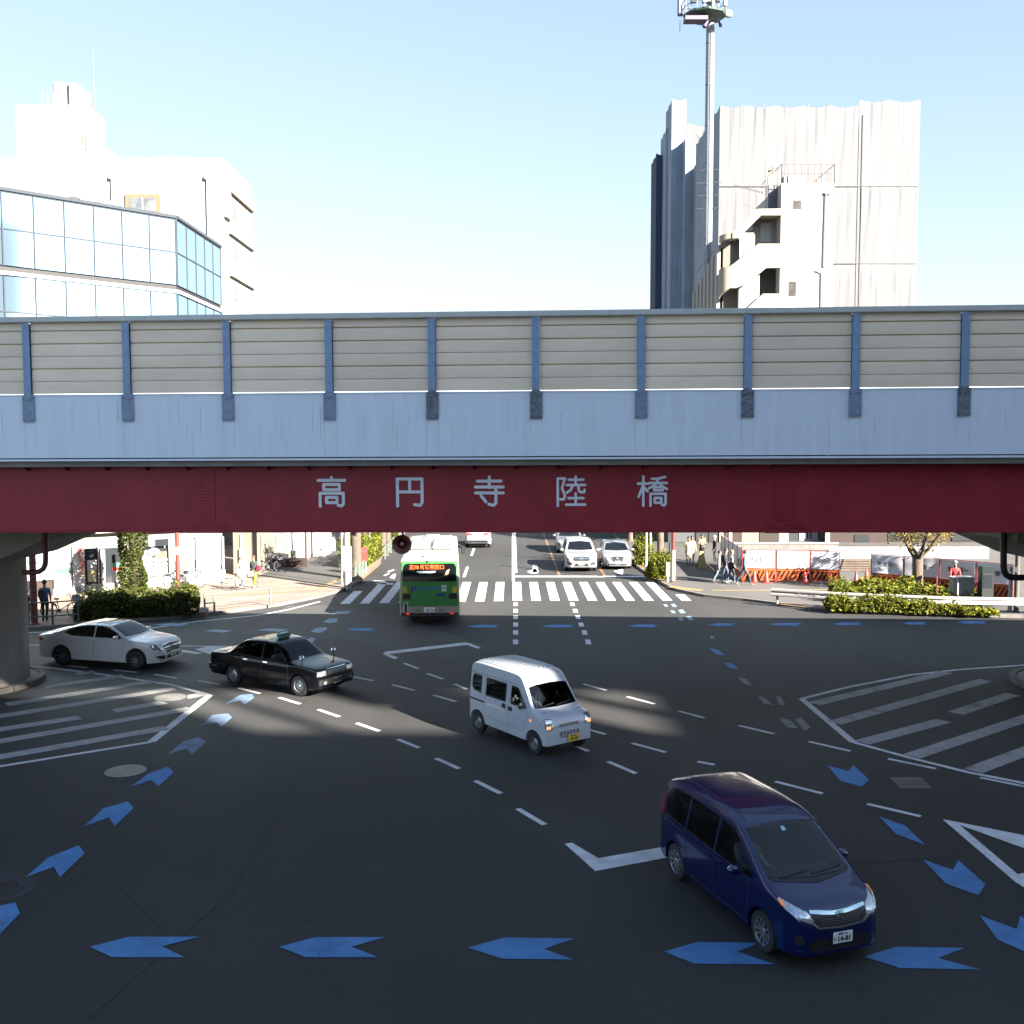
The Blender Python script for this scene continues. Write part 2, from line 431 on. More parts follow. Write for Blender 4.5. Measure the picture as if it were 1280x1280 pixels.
def slerp(tab, x):
    """smooth (monotone cubic) lookup"""
    if x <= tab[0][0]: return tab[0][1]
    if x >= tab[-1][0]: return tab[-1][1]
    n = len(tab)
    for i in range(n - 1):
        if x <= tab[i + 1][0]: break
    d = [(tab[j + 1][1] - tab[j][1]) / (tab[j + 1][0] - tab[j][0]) for j in range(n - 1)]
    def tang(j):
        if j == 0: return d[0]
        if j == n - 1: return d[-1]
        if d[j - 1] * d[j] <= 0: return 0.0
        return 2 * d[j - 1] * d[j] / (d[j - 1] + d[j])
    h = tab[i + 1][0] - tab[i][0]; t = (x - tab[i][0]) / h
    m0, m1 = tang(i) * h, tang(i + 1) * h
    return (2*t**3 - 3*t*t + 1) * tab[i][1] + (t**3 - 2*t*t + t) * m0 + (-2*t**3 + 3*t*t) * tab[i + 1][1] + (t**3 - t*t) * m1

_tc = {}
def text_mesh(txt, size, m, name, parent, loc=(0, 0, 0), rot=(0, 0, 0), ext=0.002, mirror=False, bold=0.0):
    c = bpy.data.curves.new('txt', 'FONT'); c.body = txt; c.size = size; c.extrude = ext
    c.align_x = 'CENTER'; c.align_y = 'CENTER'; c.resolution_u = 2; c.offset = bold
    o = bpy.data.objects.new('txt', c); COL.objects.link(o)
    dg = bpy.context.evaluated_depsgraph_get()
    me = bpy.data.meshes.new_from_object(o.evaluated_get(dg))
    bpy.data.objects.remove(o); bpy.data.curves.remove(c)
    me.materials.clear(); me.materials.append(M[m] if isinstance(m, str) else m)
    ob = bpy.data.objects.new(name, me); COL.objects.link(ob)
    ob.location = loc; ob.rotation_euler = rot
    if parent: ob.parent = parent
    return ob
# ------------------------------------------------------------------ ground, road, pavements
g = MB()
g.sheet([(-600, -120), (600, -120), (600, 900), (-600, 900)], 0.0)
g.build('road', 'road', kind='structure')

KH = 0.13
left_kerb = [G(u, v, KH) for u, v in [(-420, 800), (-150, 792), (35, 784), (100, 779), (170, 773), (250, 767), (300, 761), (350, 754), (400, 744), (428, 736), (446, 727), (460, 716), (474, 704)]]
left_kerb += [Vector((-8.9, 72, KH)), Vector((-8.9, 320, KH))]
right_kerb = [Vector((8.55, 320, KH)), Vector((8.5, 90, KH))] + [G(u, v, KH) for u, v in [(796, 707), (813, 718), (830, 729), (846, 736), (880, 743), (930, 748), (980, 754), (1033, 760), (1100, 764), (1280, 769), (1500, 774), (1900, 778)]]
def solid(pts, z0, z1, name, m, kind='structure'):
    MB().prism([(p[0], p[1]) for p in pts], z0, z1).build(name, m, kind=kind)
solid(left_kerb + [Vector((-220, 320, 0)), Vector((-220, 44, 0))], -0.2, KH - 0.004, 'pavement', 'brick')
solid(right_kerb + [Vector((220, 40, 0)), Vector((220, 320, 0))], -0.2, KH - 0.004, 'pavement', 'path')
def kerbstones(line, name, m, side, w=0.16, z=KH):
    mb = MB(); n = len(line)
    nor = []
    for i in range(n):
        a = line[max(0, i - 1)]; b = line[min(n - 1, i + 1)]
        d = (b - a); d.z = 0; d.normalize(); nor.append(Vector((-d.y, d.x, 0)) * side)
    for i in range(n - 1):
        p, q = line[i], line[i + 1]; a, b = p + nor[i] * w, q + nor[i + 1] * w
        L = (q - p).length; k = max(1, min(60, int(L / 0.9)))
        for j in range(k):
            t0, t1 = j / k + 0.004, (j + 1) / k - 0.004
            c = [p.lerp(q, t0), p.lerp(q, t1), a.lerp(b, t1), a.lerp(b, t0)]
            e = (p - a).normalized() * 0.012
            mb.prism([(c[0].x + e.x, c[0].y + e.y), (c[1].x + e.x, c[1].y + e.y), (c[2].x, c[2].y), (c[3].x, c[3].y)], -0.1, z)
    return mb.build(name, m, kind='structure')
kerbstones(left_kerb, 'kerb', 'kerb', 1)
kerbstones(right_kerb, 'kerb', 'kerb', 1)
# grey footpath beside the road on the left and the tactile strips
def gs(pts, z, name, m, kind='structure'):
    return MB().sheet([G(u, v, KH) for u, v in pts] if not isinstance(pts[0], Vector) else pts, z).build(name, m, kind=kind)
gs([(318, 722), (345, 721), (400, 730), (427, 731), (446, 712), (470, 690), (490, 672), (400, 668), (385, 700), (340, 712)], KH, 'footpath', 'path')
def strip(px, w, z, name, m, zp=KH):
    line = [G(u, v, zp) for u, v in px]; mb = MB(); mb_line(mb, line, w, z)
    return mb.build(name, m, kind='structure')
def mb_line(mb, line, w, z, mi=0):
    n = len(line); L, Rr = [], []
    for i in range(n):
        a = line[max(0, i - 1)]; b = line[min(n - 1, i + 1)]
        d = b - a; d.z = 0; d.normalize(); s = Vector((-d.y, d.x, 0)) * w / 2
        L.append(line[i] + s); Rr.append(line[i] - s)
    for i in range(n - 1):
        mb.sheet([L[i], L[i + 1], Rr[i + 1], Rr[i]], z, mi)
strip([(262, 744), (330, 742), (395, 737), (440, 718)], 0.3, KH + 0.004, 'tactile_strip', 'tactile')
strip([(838, 733), (858, 736), (878, 738)], 0.55, KH + 0.004, 'tactile_strip', 'tactile')
strip([(890, 738), (960, 738), (1040, 737)], 0.3, KH + 0.004, 'tactile_strip', 'tactile')
strip([(800, 707), (818, 718), (834, 729)], 0.15, KH + 0.004, 'kerb_paint', 'kerb_yellow')
strip([(975, 755), (1005, 758.5), (1033, 761)], 0.15, KH + 0.004, 'kerb_paint', 'kerb_yellow')
strip([(448, 727), (463, 715), (476, 703)], 0.15, KH + 0.004, 'kerb_paint', 'kerb_yellow')

# ---- painted markings (each set is one sheet, 4 mm above the road)
Z1 = 0.004
def poly(mb, px, mi=0, z=Z1):
    mb.sheet([G(u, v) for u, v in px], z, mi)
cw = MB()
for k in range(-9, 10):
    x = 0.26 + 0.9 * k
    y0, y1 = 49.4 - max(0, -k) * 0.11, 56.0
    if k == -9: y1 = 52.6
    if k == 9: y1 = 51.4
    cw.sheet([(x - 0.225, y0), (x + 0.225, y0), (x + 0.225, y1), (x - 0.225, y1)], Z1)
cw.build('crosswalk', 'white_paint', kind='structure')
wm = MB()
wm.sheet([(0.16, 58.1), (8.0, 58.1), (8.0, 58.6), (0.16, 58.6)], Z1)
wm.sheet([(0.0, 56.3), (0.15, 56.3), (0.15, 300), (0.0, 300)], Z1)
wm.sheet([(0.18, 60), (0.30, 60), (0.30, 300), (0.18, 300)], Z1)
for y in range(0, 12):
    wm.sheet([(-2.78, 58.1 + y * 11), (-2.63, 58.1 + y * 11), (-2.63, 62.9 + y * 11), (-2.78, 62.9 + y * 11)], Z1)
    wm.sheet([(-5.1, 80 + y * 11), (-4.95, 80 + y * 11), (-4.95, 84.5 + y * 11), (-5.1, 84.5 + y * 11)], Z1)
for v in (755.5, 763.5, 771.5, 780.7, 790.7, 802.5):
    c = G(644.5, v); wm.sheet([(c.x - .1, c.y - .47), (c.x + .1, c.y - .47), (c.x + .1, c.y + .47), (c.x - .1, c.y + .47)], Z1)
for u, v in ((715.5, 755.5), (719.2, 763.5), (722.5, 771.5), (726.5, 780.7), (730.7, 790.7), (735.2, 802.5)):
    c = G(u, v); wm.sheet([(c.x - .11, c.y - .47), (c.x + .09, c.y - .47), (c.x + .11, c.y + .47), (c.x - .09, c.y + .47)], Z1)
dashes = """497 924 524 935|545 948 574 961|594 976 626 992|647 1011 681 1031|446 904 474 914|398 887 424 896|349 872 375 880|298 860 325 867
247 851 274 855.5|193 843 221 848|142 837.5 171 840.5|84 832 109 834.5|505 829 523 836|534 842 554 849|568 855 583 861.5|490 856 518 863|542 869 570 877
441 846 467 851|729 855 758 863|784 871 818 880|848.6 889 880.5 897.5|923.5 907 968 917.5|1011 927 1063 939|1110 948.5 1170 961|1225 972 1290 985
736 912 757 918|790 929 832.5 940.5|760 952 795 967|720 933 735.6 939|872 952 893 956|969 977 1028 992|1084 1005 1151 1020.6"""
for d in dashes.replace('\n', '|').split('|'):
    a, b, c, e = map(float, d.split())
    mb_line(wm, [G(a, b), G(c, e)], 0.13, Z1)
mb_line(wm, [G(-60, 806), G(34, 806.5), G(150, 807), G(290, 808)], 0.15, Z1)
mb_line(wm, [G(220, 812.5), G(250, 817)], 0.3, Z1)
poly(wm, [(243, 812), (262, 807.6), (288, 810), (289, 819), (262, 818)], z=Z1 + .004)
mb_line(wm, [G(-60, 791), G(34, 791), G(190, 785), G(250, 776.5), G(320, 769.5), G(361, 762), (G(400, 752))], 0.15, Z1)
poly(wm, [(478, 818), (482, 814.5), (582, 803), (588, 804.5), (585, 806), (484, 818)])
poly(wm, [(584, 806.2), (588, 804.5), (601, 809.5), (597, 811)])
poly(wm, [(480, 818.5), (486, 818), (498, 822), (493, 824)])
poly(wm, [(706, 1055), (715, 1053.5), (748, 1073), (850, 1055), (856, 1068), (744, 1089)])
# left hatched island
mb_line(wm, [G(43, 832.6), G(120, 842), G(214, 856), G(262, 869)], 0.15, Z1)
mb_line(wm, [G(262, 869), G(189, 927.5)], 0.22, Z1)
mb_line(wm, [G(189, 927.5), G(0, 958), G(-60, 967)], 0.15, Z1)
# right hatched island
mb_line(wm, [G(1002, 873.5), G(1060, 859), G(1139, 843.6), G(1200, 837), G(1280, 831.5), G(1330, 829)], 0.15, Z1)
mb_line(wm, [G(1002, 873.5), G(1067, 928)], 0.2, Z1)
mb_line(wm, [G(1067, 928), G(1140, 948), G(1211, 965.6), G(1290, 981)], 0.15, Z1)
# triangle outline on the right
poly(wm, [(1178, 1024), (1199, 1031), (1272, 1093), (1272, 1105)])
poly(wm, [(1178, 1024), (1340, 1056), (1340, 1082), (1199, 1031)])
poly(wm, [(1272, 1093), (1340, 1078), (1340, 1150), (1272, 1104)])
# direction arrow by the stop line and lane letters at far left
poly(wm, [(666, 706), (671, 706), (673, 715), (666, 716)])
poly(wm, [(659, 714.5), (670, 710.5), (673, 716.5), (664, 717)])
poly(wm, [(767, 714), (779, 711), (778.5, 719), (775, 718)])
for q in ([(464, 727), (468, 725.5), (482, 726), (480, 728)], [(468, 730), (472, 729), (492, 729), (491, 731)], [(487, 722), (492, 717.5), (495, 717.5), (493, 724)],
          [(479, 719.5), (485, 716.5), (487, 717), (482, 720)], [(484, 714.5), (492, 711.5), (493, 713), (486, 715.5)]):
    poly(wm, q)
wm.build('lane_markings', 'white_paint', kind='structure')
hm = MB()
for a in ([(55, 859), (155, 845)], [(8, 881), (190, 852)], [(-60, 905), (218, 861)], [(-60, 921), (100, 897)], [(142, 889), (206, 878)], [(232, 872), (256, 867.5)],
          [(-60, 937), (238, 886)], [(-60, 957), (208, 910)], [(96, 843), (119, 840)],
          [(1017, 880), (1184, 840.5)], [(1043, 904), (1232, 850.5)], [(1194, 892), (1266, 868)], [(1077, 928.5), (1180, 901)], [(1139, 946), (1330, 882)], [(1216, 964), (1330, 921)]):
    mb_line(hm, [G(*a[0]), G(*a[1])], 0.45, Z1 + 0.004)
hm.build('hatch_markings', worn('hatch_paint', (0.27, 0.262, 0.262), wear=0.60), kind='structure')
om = MB()
om.sheet([(2.62, 58.7), (2.77, 58.7), (2.60, 120), (2.45, 120)], Z1); om.sheet([(5.2, 58.7), (5.36, 58.7), (5.25, 120), (5.1, 120)], Z1)
om.build('orange_lane_line', 'orange_paint', kind='structure')
bl = MB()
for q in ("112.5 1184 161 1171.5 248.5 1171.5 202.5 1183.5 230 1197 140 1197", "348.5 1184 395 1172 481.5 1172 439 1184 472.5 1197 382.5 1197",
          "585 1185 630 1172.5 718 1173.5 680 1187 717 1200 628 1199", "830 1190 872 1178 950 1179 922 1190 968 1206 868 1205",
          "1080 1196.5 1120 1184 1205 1185.5 1172.5 1198 1225 1212.5 1125 1210.5",
          "32.5 1096.5 60 1072.5 98.5 1057 106 1067 75 1097 67.5 1084", "105 1033.5 129 1011 160 1002 167 1010.5 143.5 1033 136 1022",
          "163 984 185 968 210 958.6 217 966 198 983 189 975.5", "-8 1150 -2 1133 19 1128.5 25 1142 0 1168 -5 1163",
          "1034 957 1060 964 1067 957 1086.5 975 1077 983.5 1050 976", "1099 1021 1132 1032.7 1155.6 1056 1120 1043",
          "1153.7 1075 1191 1088 1198 1076 1232 1106 1223 1119.5 1182 1104.7", "1225 1145 1271 1162 1275 1145 1295 1160 1290 1194 1247 1175"):
    n = list(map(float, q.split())); poly(bl, list(zip(n[::2], n[1::2])), z=0.008)
for u0, u1, v in ((584, 626, 783), (677, 720, 782.8), (784, 824, 782.4), (885, 920, 781), (961, 1004, 780.5), (1040, 1079, 780), (1128, 1160, 779.3), (1195, 1236, 778), (432, 470, 787)):
    w = u1 - u0
    poly(bl, [(u0, v), (u0 + w * .3, v - 1.6), (u1, v - 1.6), (u1 - w * .18, v), (u1 - w * .05, v + 1.7), (u0 + w * .25, v + 1.7)], z=0.008)
pbx = MB()
for u, v, s in ((832, 757, .8), (842, 757, 1), (841, 765, .9), (852, 764.5, 1.2), (851, 774, 1), (862, 773, 1.3), (890, 797, .8)):
    poly(pbx, [(u - 4 * s, v - 1.5 * s), (u + 1 * s, v - 2.2 * s), (u + 4.5 * s, v + 1.5 * s), (u - .5 * s, v + 2 * s)], z=0.008)
for q in ("886 810 897 812 906 819 895 818", "904 828 916 830 923.5 837 912 835"):
    n = list(map(float, q.split())); poly(bl, list(zip(n[::2], n[1::2])), z=0.008)
pbx.build('small_cycle_marks', 'pale_blue', kind='structure')
bl.build('blue_cycle_arrows', 'blue_paint', kind='structure')
pb = MB()
for q in ("210 943 229 927 249 921.5 257.6 927.5 240 943 233 936", "250 907.6 266 894 285 892 290 897 277 909 271 903", "282 880 300 869 315 867.5 318 872 306 881 300 876"):
    n = list(map(float, q.split())); poly(pb, list(zip(n[::2], n[1::2])), z=0.008)
pb.build('faded_cycle_arrows', worn('faded_blue_paint', (0.11, 0.16, 0.24), wear=0.55), kind='structure')
pw = MB()
for q in ("388 790 395 785 408 784 409 787 400 791.5", "403 778 411 773.5 422 773 421 778 412 779", "414 768 421 764.5 439 764 434 767.5",
          "382 801 388 797 395 798 390 804", "321 788 336 785.5 361 787 350 790", "255 789 270 787 290 788.5 280 791", "192 781 215 779 236 780.5 222 783"):
    n = list(map(float, q.split())); poly(pw, list(zip(n[::2], n[1::2])), z=0.008)
pw.build('pale_cycle_arrows', 'pale_blue', kind='structure')
ww = MB()
for q in ("922.5 847 933 849 940 857 930 855", "947 870 957 873 967 882 955 880", "970 871 975 870 982 881 974 882", "973 897 988 900 998 911 984 910", "994 900 1001 897 1013 909 1006 914"):
    n = list(map(float, q.split())); poly(ww, list(zip(n[::2], n[1::2])), z=0.008)
ww.build('worn_arrow_marks', 'worn_paint', kind='structure')
# seams and a paler patch in the asphalt
sm = MB()
for line in ([(386, 958), (352, 1005), (322, 1060), (290, 1118), (262, 1118)], [(700, 985), (740, 1010), (800, 1040)], [(285, 1120), (240, 1160), (110, 1275)],
             [(790, 800), (820, 850), (835, 880)], [(150, 1110), (200, 1160)], [(900, 1075), (1100, 1078), (1200, 1070)], [(430, 860), (470, 845), (485, 815)],
             [(300, 790), (330, 806), (352, 828)]):
    mb_line(sm, [G(*p) for p in line], 0.035, 0.003)
sm.build('road_seam', 'seam', kind='structure')
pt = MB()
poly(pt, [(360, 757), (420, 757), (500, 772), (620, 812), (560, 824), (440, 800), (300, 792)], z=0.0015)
pt.build('pale_road_patch', asphalt('asphalt_patch', (0.040, 0.038, 0.037)), kind='structure')  # asphalt tone a little paler than the road around

# manholes and drain covers
def manhole(u, v, r, ring, label, mcol):
    c = G(u, v); t = thing('manhole_cover', label, 'manhole cover', (c.x, c.y, 0))
    MB().lathe([(r * ring, 0.0), (r * ring, 0.005)], 40).build('surround', mat('manhole_surround', (0.02, 0.02, 0.021), 0.9, var=.3), t)
    MB().lathe([(r + 0.04, 0.0), (r + 0.04, 0.009)], 40).build('frame', 'mull', t)
    mb = MB().lathe([(r, 0.0), (r, 0.013)], 40)
    for i in range(-5, 6):
        for j in range(-5, 6):
            x, y = i * r / 6.2, j * r / 6.2
            if x * x + y * y < (r * .85) ** 2: mb.box(x - .02, x + .02, y - .02, y + .02, 0.013, 0.017)
    mb.build('cover', mcol, t)
cm = mat('manhole_iron', (0.10, 0.09, 0.08), 0.6, var=.25, vscale=8)
manhole(157, 964, 0.46, 1.7, 'pale round manhole cover beside the hatched area on the left', cm)
manhole(213, 872, 0.46, 1.2, 'small round manhole cover inside the left hatched area', cm)
manhole(2, 1110, 0.34, 1.75, 'dark round manhole cover cut by the left edge of the photo', mat('dark_iron', (0.015, 0.014, 0.013), 0.6, var=.3, vscale=8))
manhole(940, 750, 0.32, 1.1, 'pale round manhole cover by the right kerb near the walking people', mat('pale_iron', (0.4, 0.38, 0.33), 0.6, var=.1))
q = [G(*p) for p in ((1112, 972), (1152, 972), (1165, 985.5), (1125, 985.5))]
c = sum(q, Vector()) / 4
t = thing('drain_cover', 'rectangular metal drain cover in the road below the right hatched area', 'drain cover', (c.x, c.y, 0))
MB().sheet([p - c for p in q], 0.006).build('frame', mat('drain_frame', (0.08, 0.08, 0.08), .6), t)
mb = MB(); 
for i in range(12):
    a, b2 = (i + .35) / 12.4, (i + .95) / 12.4
    l0, l1 = q[0].lerp(q[1], a), q[3].lerp(q[2], a); r0, r1 = q[0].lerp(q[1], b2), q[3].lerp(q[2], b2)
    mb.sheet([l0.lerp(l1, .12) - c, r0.lerp(r1, .12) - c, r0.lerp(r1, .88) - c, l0.lerp(l1, .88) - c], 0.010)
mb.build('grate', mat('drain_grate', (0.035, 0.035, 0.035), .6), t)
# ------------------------------------------------------------------ flyover bridge
BR = thing('flyover_bridge', 'red steel flyover with pale blue parapet and beige noise barrier crossing the whole view', 'bridge', (0, 25.5, 0))
BR.rotation_euler = (0, -0.005, -0.058)
XL, XR = -60.0, 60.0
BW = 8.6
def splitx(x0, x1, n): return [x0 + (x1 - x0) * i / n for i in range(n + 1)]
mb = MB().box(XL, XR, 0.12, BW - 0.12, 7.02, 7.42)
mb.build('deck', 'concrete', BR)
# parapet: face with a thin lip at the bottom
mb = MB().box(XL, XR, 0.0, 0.30, 7.245, 8.82).build('parapet', 'bluewall', BR)
MB().box(XL, XR, -0.015, 0.30, 7.165, 7.215).build('parapet_lip', 'bluewall', BR)
MB().box(XL, XR, 0.035, 0.29, 7.2155, 7.2445).build('parapet_groove', 'black', BR)
MB().box(XL, XR, -0.012, 0.312, 8.795, 8.835).build('parapet_coping', 'bluewall', BR)
MB().box(XL, XR, BW - .3, BW, 7.0, 9.3).build('rear_parapet', 'bluewall', BR)
# girders
def girder(y, name='girder'):
    g = MB().box(XL, XR, y, y + 0.02, 5.40, 7.02).build(name, 'red_steel', BR)
    MB().box(XL, XR, y - 0.17, y + 0.19, 5.345, 5.399).build('flange', 'red_steel', g)
    return g
girds = [girder(0.42), girder(3.0), girder(5.6), girder(8.1)]
g0 = girds[0]
for x in splitx(-14, 14, 5):
    MB().box(x - .01, x + .01, 0.442, 2.998, 6.2, 6.9).build('cross_beam', 'red_steel', BR)
# splice plates with rivets
for cx in (-7.75, 6.72):
    mb = MB().box(cx - 0.21, cx + 0.21, 0.402, 0.4195, 5.62, 7.0)
    for i, dx in enumerate((-0.165, -0.10, -0.035, 0.035, 0.10, 0.165)):
        for j in range(17):
            z = 5.67 + j * 0.08
            T = Matrix.Translation((cx + dx, 0.4015, z)) @ Matrix.Rotation(R(90), 4, 'X')
            mb.lathe([(0.019, 0), (0.013, 0.014)], 6, T=T)
    mb.build('splice_plate', 'red_steel', g0)
    mb = MB().box(cx - 0.5, cx + 0.5, 0.235, 0.249, 5.33, 5.415)
    mb.box(cx - .5, cx + .5, 0.404, 0.4185, 5.43, 5.56)
    for j in range(14):
        x = cx - .46 + j * 0.071
        for z in (5.46, 5.53):
            mb.lathe([(0.019, 0), (0.013, 0.014)], 6, T=Matrix.Translation((x, 0.4035, z)) @ Matrix.Rotation(R(90), 4, 'X'))
    mb.build('flange_splice', 'red_steel', g0)
mb = MB()
x = -15.0
while x < 15:
    mb.lathe([(0.016, 0), (0.011, 0.012)], 6, T=Matrix.Translation((x, 0.245, 5.372)) @ Matrix.Rotation(R(90), 4, 'X')); x += 0.12
mb.build('flange_rivets', 'red_steel', g0)
x = -15.5
while x < 15.5:
    T = Matrix.Translation((x, 0, 0))
    MB().add([(-.012, .12, 7.02), (-.012, .42, 7.02), (-.012, .42, 6.90), (.012, .12, 7.02), (.012, .42, 7.02), (.012, .42, 6.90)],
             [(0, 1, 2), (5, 4, 3), (0, 3, 4, 1), (1, 4, 5, 2), (2, 5, 3, 0)], T=T).build('bracket', 'red_steel', BR)
    x += 1.04
PANM = [mat('noise_panel_tone', tuple(c * f for c in (0.80, 0.66, 0.50)), .6, var=.08, vscale=.8, stretch=(.6, 1, 2.2), bump=.15, bscale=3) for f in (1.0, .93, 1.04, .97)]
streak = mat('rain_streak', (.40, .44, .48), .8, col2=(.60, .66, .72), vscale=5, stretch=(3, 1, .4))
# noise barrier: bays between posts
PX0, PL = -12.09, 2.544
k0, k1 = -3, 13
for k in range(k0, k1 + 1):
    x = PX0 + PL * k
    # H post
    mb = MB().box(x - .09, x + .09, -0.055, -0.04, 8.84, 10.60).box(x - .012, x + .012, -0.0405, 0.10, 8.84, 10.60).box(x - .09, x + .09, 0.1005, 0.115, 8.84, 10.60)
    po = mb.build('barrier_post', 'bluegrey', BR)
    T = Matrix.Rotation(0.0, 4, 'X')
    rusty = k in (4, 5, 7, 9)
    mb = MB().box(x - .15, x + .15, -0.045, -0.013, 8.16, 8.82)
    for dx in (-.11, .11):
        for z in (8.22, 8.76): mb.lathe([(.022, 0), (.022, .03)], 6, T=Matrix.Translation((x + dx, -.044, z)) @ Matrix.Rotation(R(90), 4, 'X'))
    mb.box(x - .1, x + .1, -0.06, -0.0455, 8.70, 8.86)
    mb.build('base_plate', 'plate_rust' if rusty else 'plate', po)
    rs = random.Random(k)
    mb = MB()
    for dx in (-.145, .14):
        zb_ = rs.choice((7.26, 7.5, 7.3)); mb.box(x + dx, x + dx + rs.uniform(.008, .016), -.0025, .01, zb_, 8.158)
    for _ in range(rs.randint(2, 5)):
        xx = x + rs.uniform(.3, 2.3); zt_ = rs.uniform(8.0, 8.78); mb.box(xx, xx + rs.uniform(.006, .02), -.0025, .01, zt_ - rs.uniform(.3, .9), zt_)
    mb.build('rain_streaks', streak, BR)
    if k < k1:
        x0, x1 = x + .095, x + PL - .095
        # louvre profile (y, z): boards with a shadow gap between them
        prof = []
        zs = [8.85, 9.16, 9.18, 9.46, 9.48, 9.77, 9.80, 10.08, 10.10, 10.38, 10.41, 10.60]
        mb = MB()
        off = random.uniform(-.004, .004)
        for a, b in ((8.85, 9.155), (9.165, 9.455), (9.485, 9.775), (9.785, 10.075), (10.105, 10.395), (10.425, 10.61)):
            n = 5
            vs = []
            for i in range(n + 1):
                t = i / n; z = a + (b - a) * t; y = 0.025 - 0.005 * math.sin(math.pi * t) ** .5 + 0.010 * t + off
                vs += [(x0, y, z), (x1, y, z)]
            vs += [(x0, .09, b), (x1, .09, b), (x0, .09, a), (x1, .09, a)]
            fs = [(2 * i, 2 * i + 1, 2 * i + 3, 2 * i + 2) for i in range(n + 2)] + [(2 * n + 4, 2 * n + 5, 1, 0)]
            mb.add(vs, fs)
        mb.box(x0, x1, 0.085, 0.11, 8.85, 10.6)
        mb.build('barrier_panel', PANM[(k * 7) % 4], BR)
MB().bbox(PX0 + PL * k0, PX0 + PL * k1, -0.08, 0.16, 10.615, 10.76, 0.02).build('barrier_cap', 'cap', BR)

# lettering: rounded strokes in a 100 x 100 box, y up
CH = {
 '高': [[(50, 100), (50, 92)], [(4, 90), (96, 90)], [(23, 76), (77, 76), (77, 58), (23, 58), (23, 76)], [(10, 2), (10, 46), (90, 46), (90, 10), (84, 3), (72, 5)], [(32, 32), (68, 32), (68, 14), (32, 14), (32, 32)]],
 '円': [[(8, 2), (8, 94), (92, 94), (92, 14), (85, 4), (66, 7)], [(8, 50), (92, 50)], [(50, 94), (50, 50)]],
 '寺': [[(50, 100), (50, 64)], [(10, 86), (90, 86)], [(3, 66), (97, 66)], [(3, 46), (97, 46)], [(72, 46), (72, 12), (64, 4), (48, 8)], [(22, 36), (38, 16)], [(72, 60), (72, 46)]],
 '陸': [[(6, 2), (6, 94), (30, 94), (20, 62), (30, 36), (26, 24), (14, 24)], [(66, 100), (66, 72)], [(42, 90), (92, 90)], [(36, 72), (98, 72)], [(56, 70), (50, 56), (36, 46)], [(76, 70), (76, 54), (82, 48), (94, 48), (96, 56)],
       [(66, 44), (66, 6)], [(42, 28), (92, 28)], [(34, 6), (98, 6)]],
 '橋': [[(20, 100), (20, 2)], [(2, 76), (36, 76)], [(20, 70), (4, 32)], [(20, 66), (34, 50)], [(92, 98), (66, 92), (48, 92)], [(40, 78), (98, 78)], [(70, 92), (60, 72), (38, 60)], [(74, 76), (84, 66), (98, 58)],
       [(56, 64), (84, 64), (84, 54), (56, 54), (56, 64)], [(44, 2), (44, 42), (94, 42), (94, 10), (90, 3), (82, 5)], [(58, 28), (80, 28), (80, 12), (58, 12), (58, 28)]],
}
def stroke(mb, pts, w, y, th, S, ox, oz):
    pts = [(ox + p[0] * S, oz + p[1] * S) for p in pts]
    def slab(poly2, dy):
        n = len(poly2); vs = [(p[0], y - dy, p[1]) for p in poly2] + [(p[0], y - dy + th, p[1]) for p in poly2]
        mb.add(vs, [tuple(range(n)), tuple(range(2 * n - 1, n - 1, -1))] + [(i, n + i, n + (i + 1) % n, (i + 1) % n) for i in range(n)])
    for i, (a, b) in enumerate(zip(pts, pts[1:])):
        d = Vector((b[0] - a[0], b[1] - a[1])); L = d.length; d.normalize(); nx, nz = -d.y * w / 2, d.x * w / 2
        slab([(a[0] + nx, a[1] + nz), (a[0] - nx, a[1] - nz), (b[0] - nx, b[1] - nz), (b[0] + nx, b[1] + nz)], 0.0003 * (len(mb.f) % 11))
    for p in pts:
        slab([(p[0] + math.cos(t) * w / 2, p[1] + math.sin(t) * w / 2) for t in [2 * math.pi * k / 12 for k in range(12)]], 0.0003 * (len(mb.f) % 13) + .0001)
for ch, u in zip('高円寺陸橋', (412, 511.5, 612, 714, 815)):
    x = (u - 640) / 1300 * 25.9
    mb = MB()
    S = 0.0074
    for s_ in CH[ch]: stroke(mb, s_, 0.062 if ch in '陸橋' else 0.075, 0.400, 0.012, S, x - 50 * S, 5.985)
    mb.build('letter', 'letter', g0)['label'] = 'pale grey painted character ' + ch

# horn hanging below the girder
hp = P(502.5, 680.5, 25.95)
t = thing('horn_loudspeaker', 'round dark red horn hanging under the girder above the bus', 'loudspeaker', hp)
TH = Matrix.Rotation(R(90), 4, 'X')
MB().lathe([(0.03, -.30), (0.09, -.24), (0.16, -.05), (0.235, 0.0), (0.245, 0.02), (0.235, 0.03), (0.15, -.03), (0.10, -.12), (0.04, -.2)], 32, T=TH, cap=False).build('bell', 'darkred', t, smooth=40)
MB().lathe([(0.05, -.16), (0.05, -.04), (0.03, -.02), (0.001, -.015)], 16, T=TH).build('core', mat('horn_core', (.28, .12, .11), .5), t, smooth=40)
MB().bar((0, .2, 0.05), (0, .2, .36), .05).build('hanger', 'darkred', t)

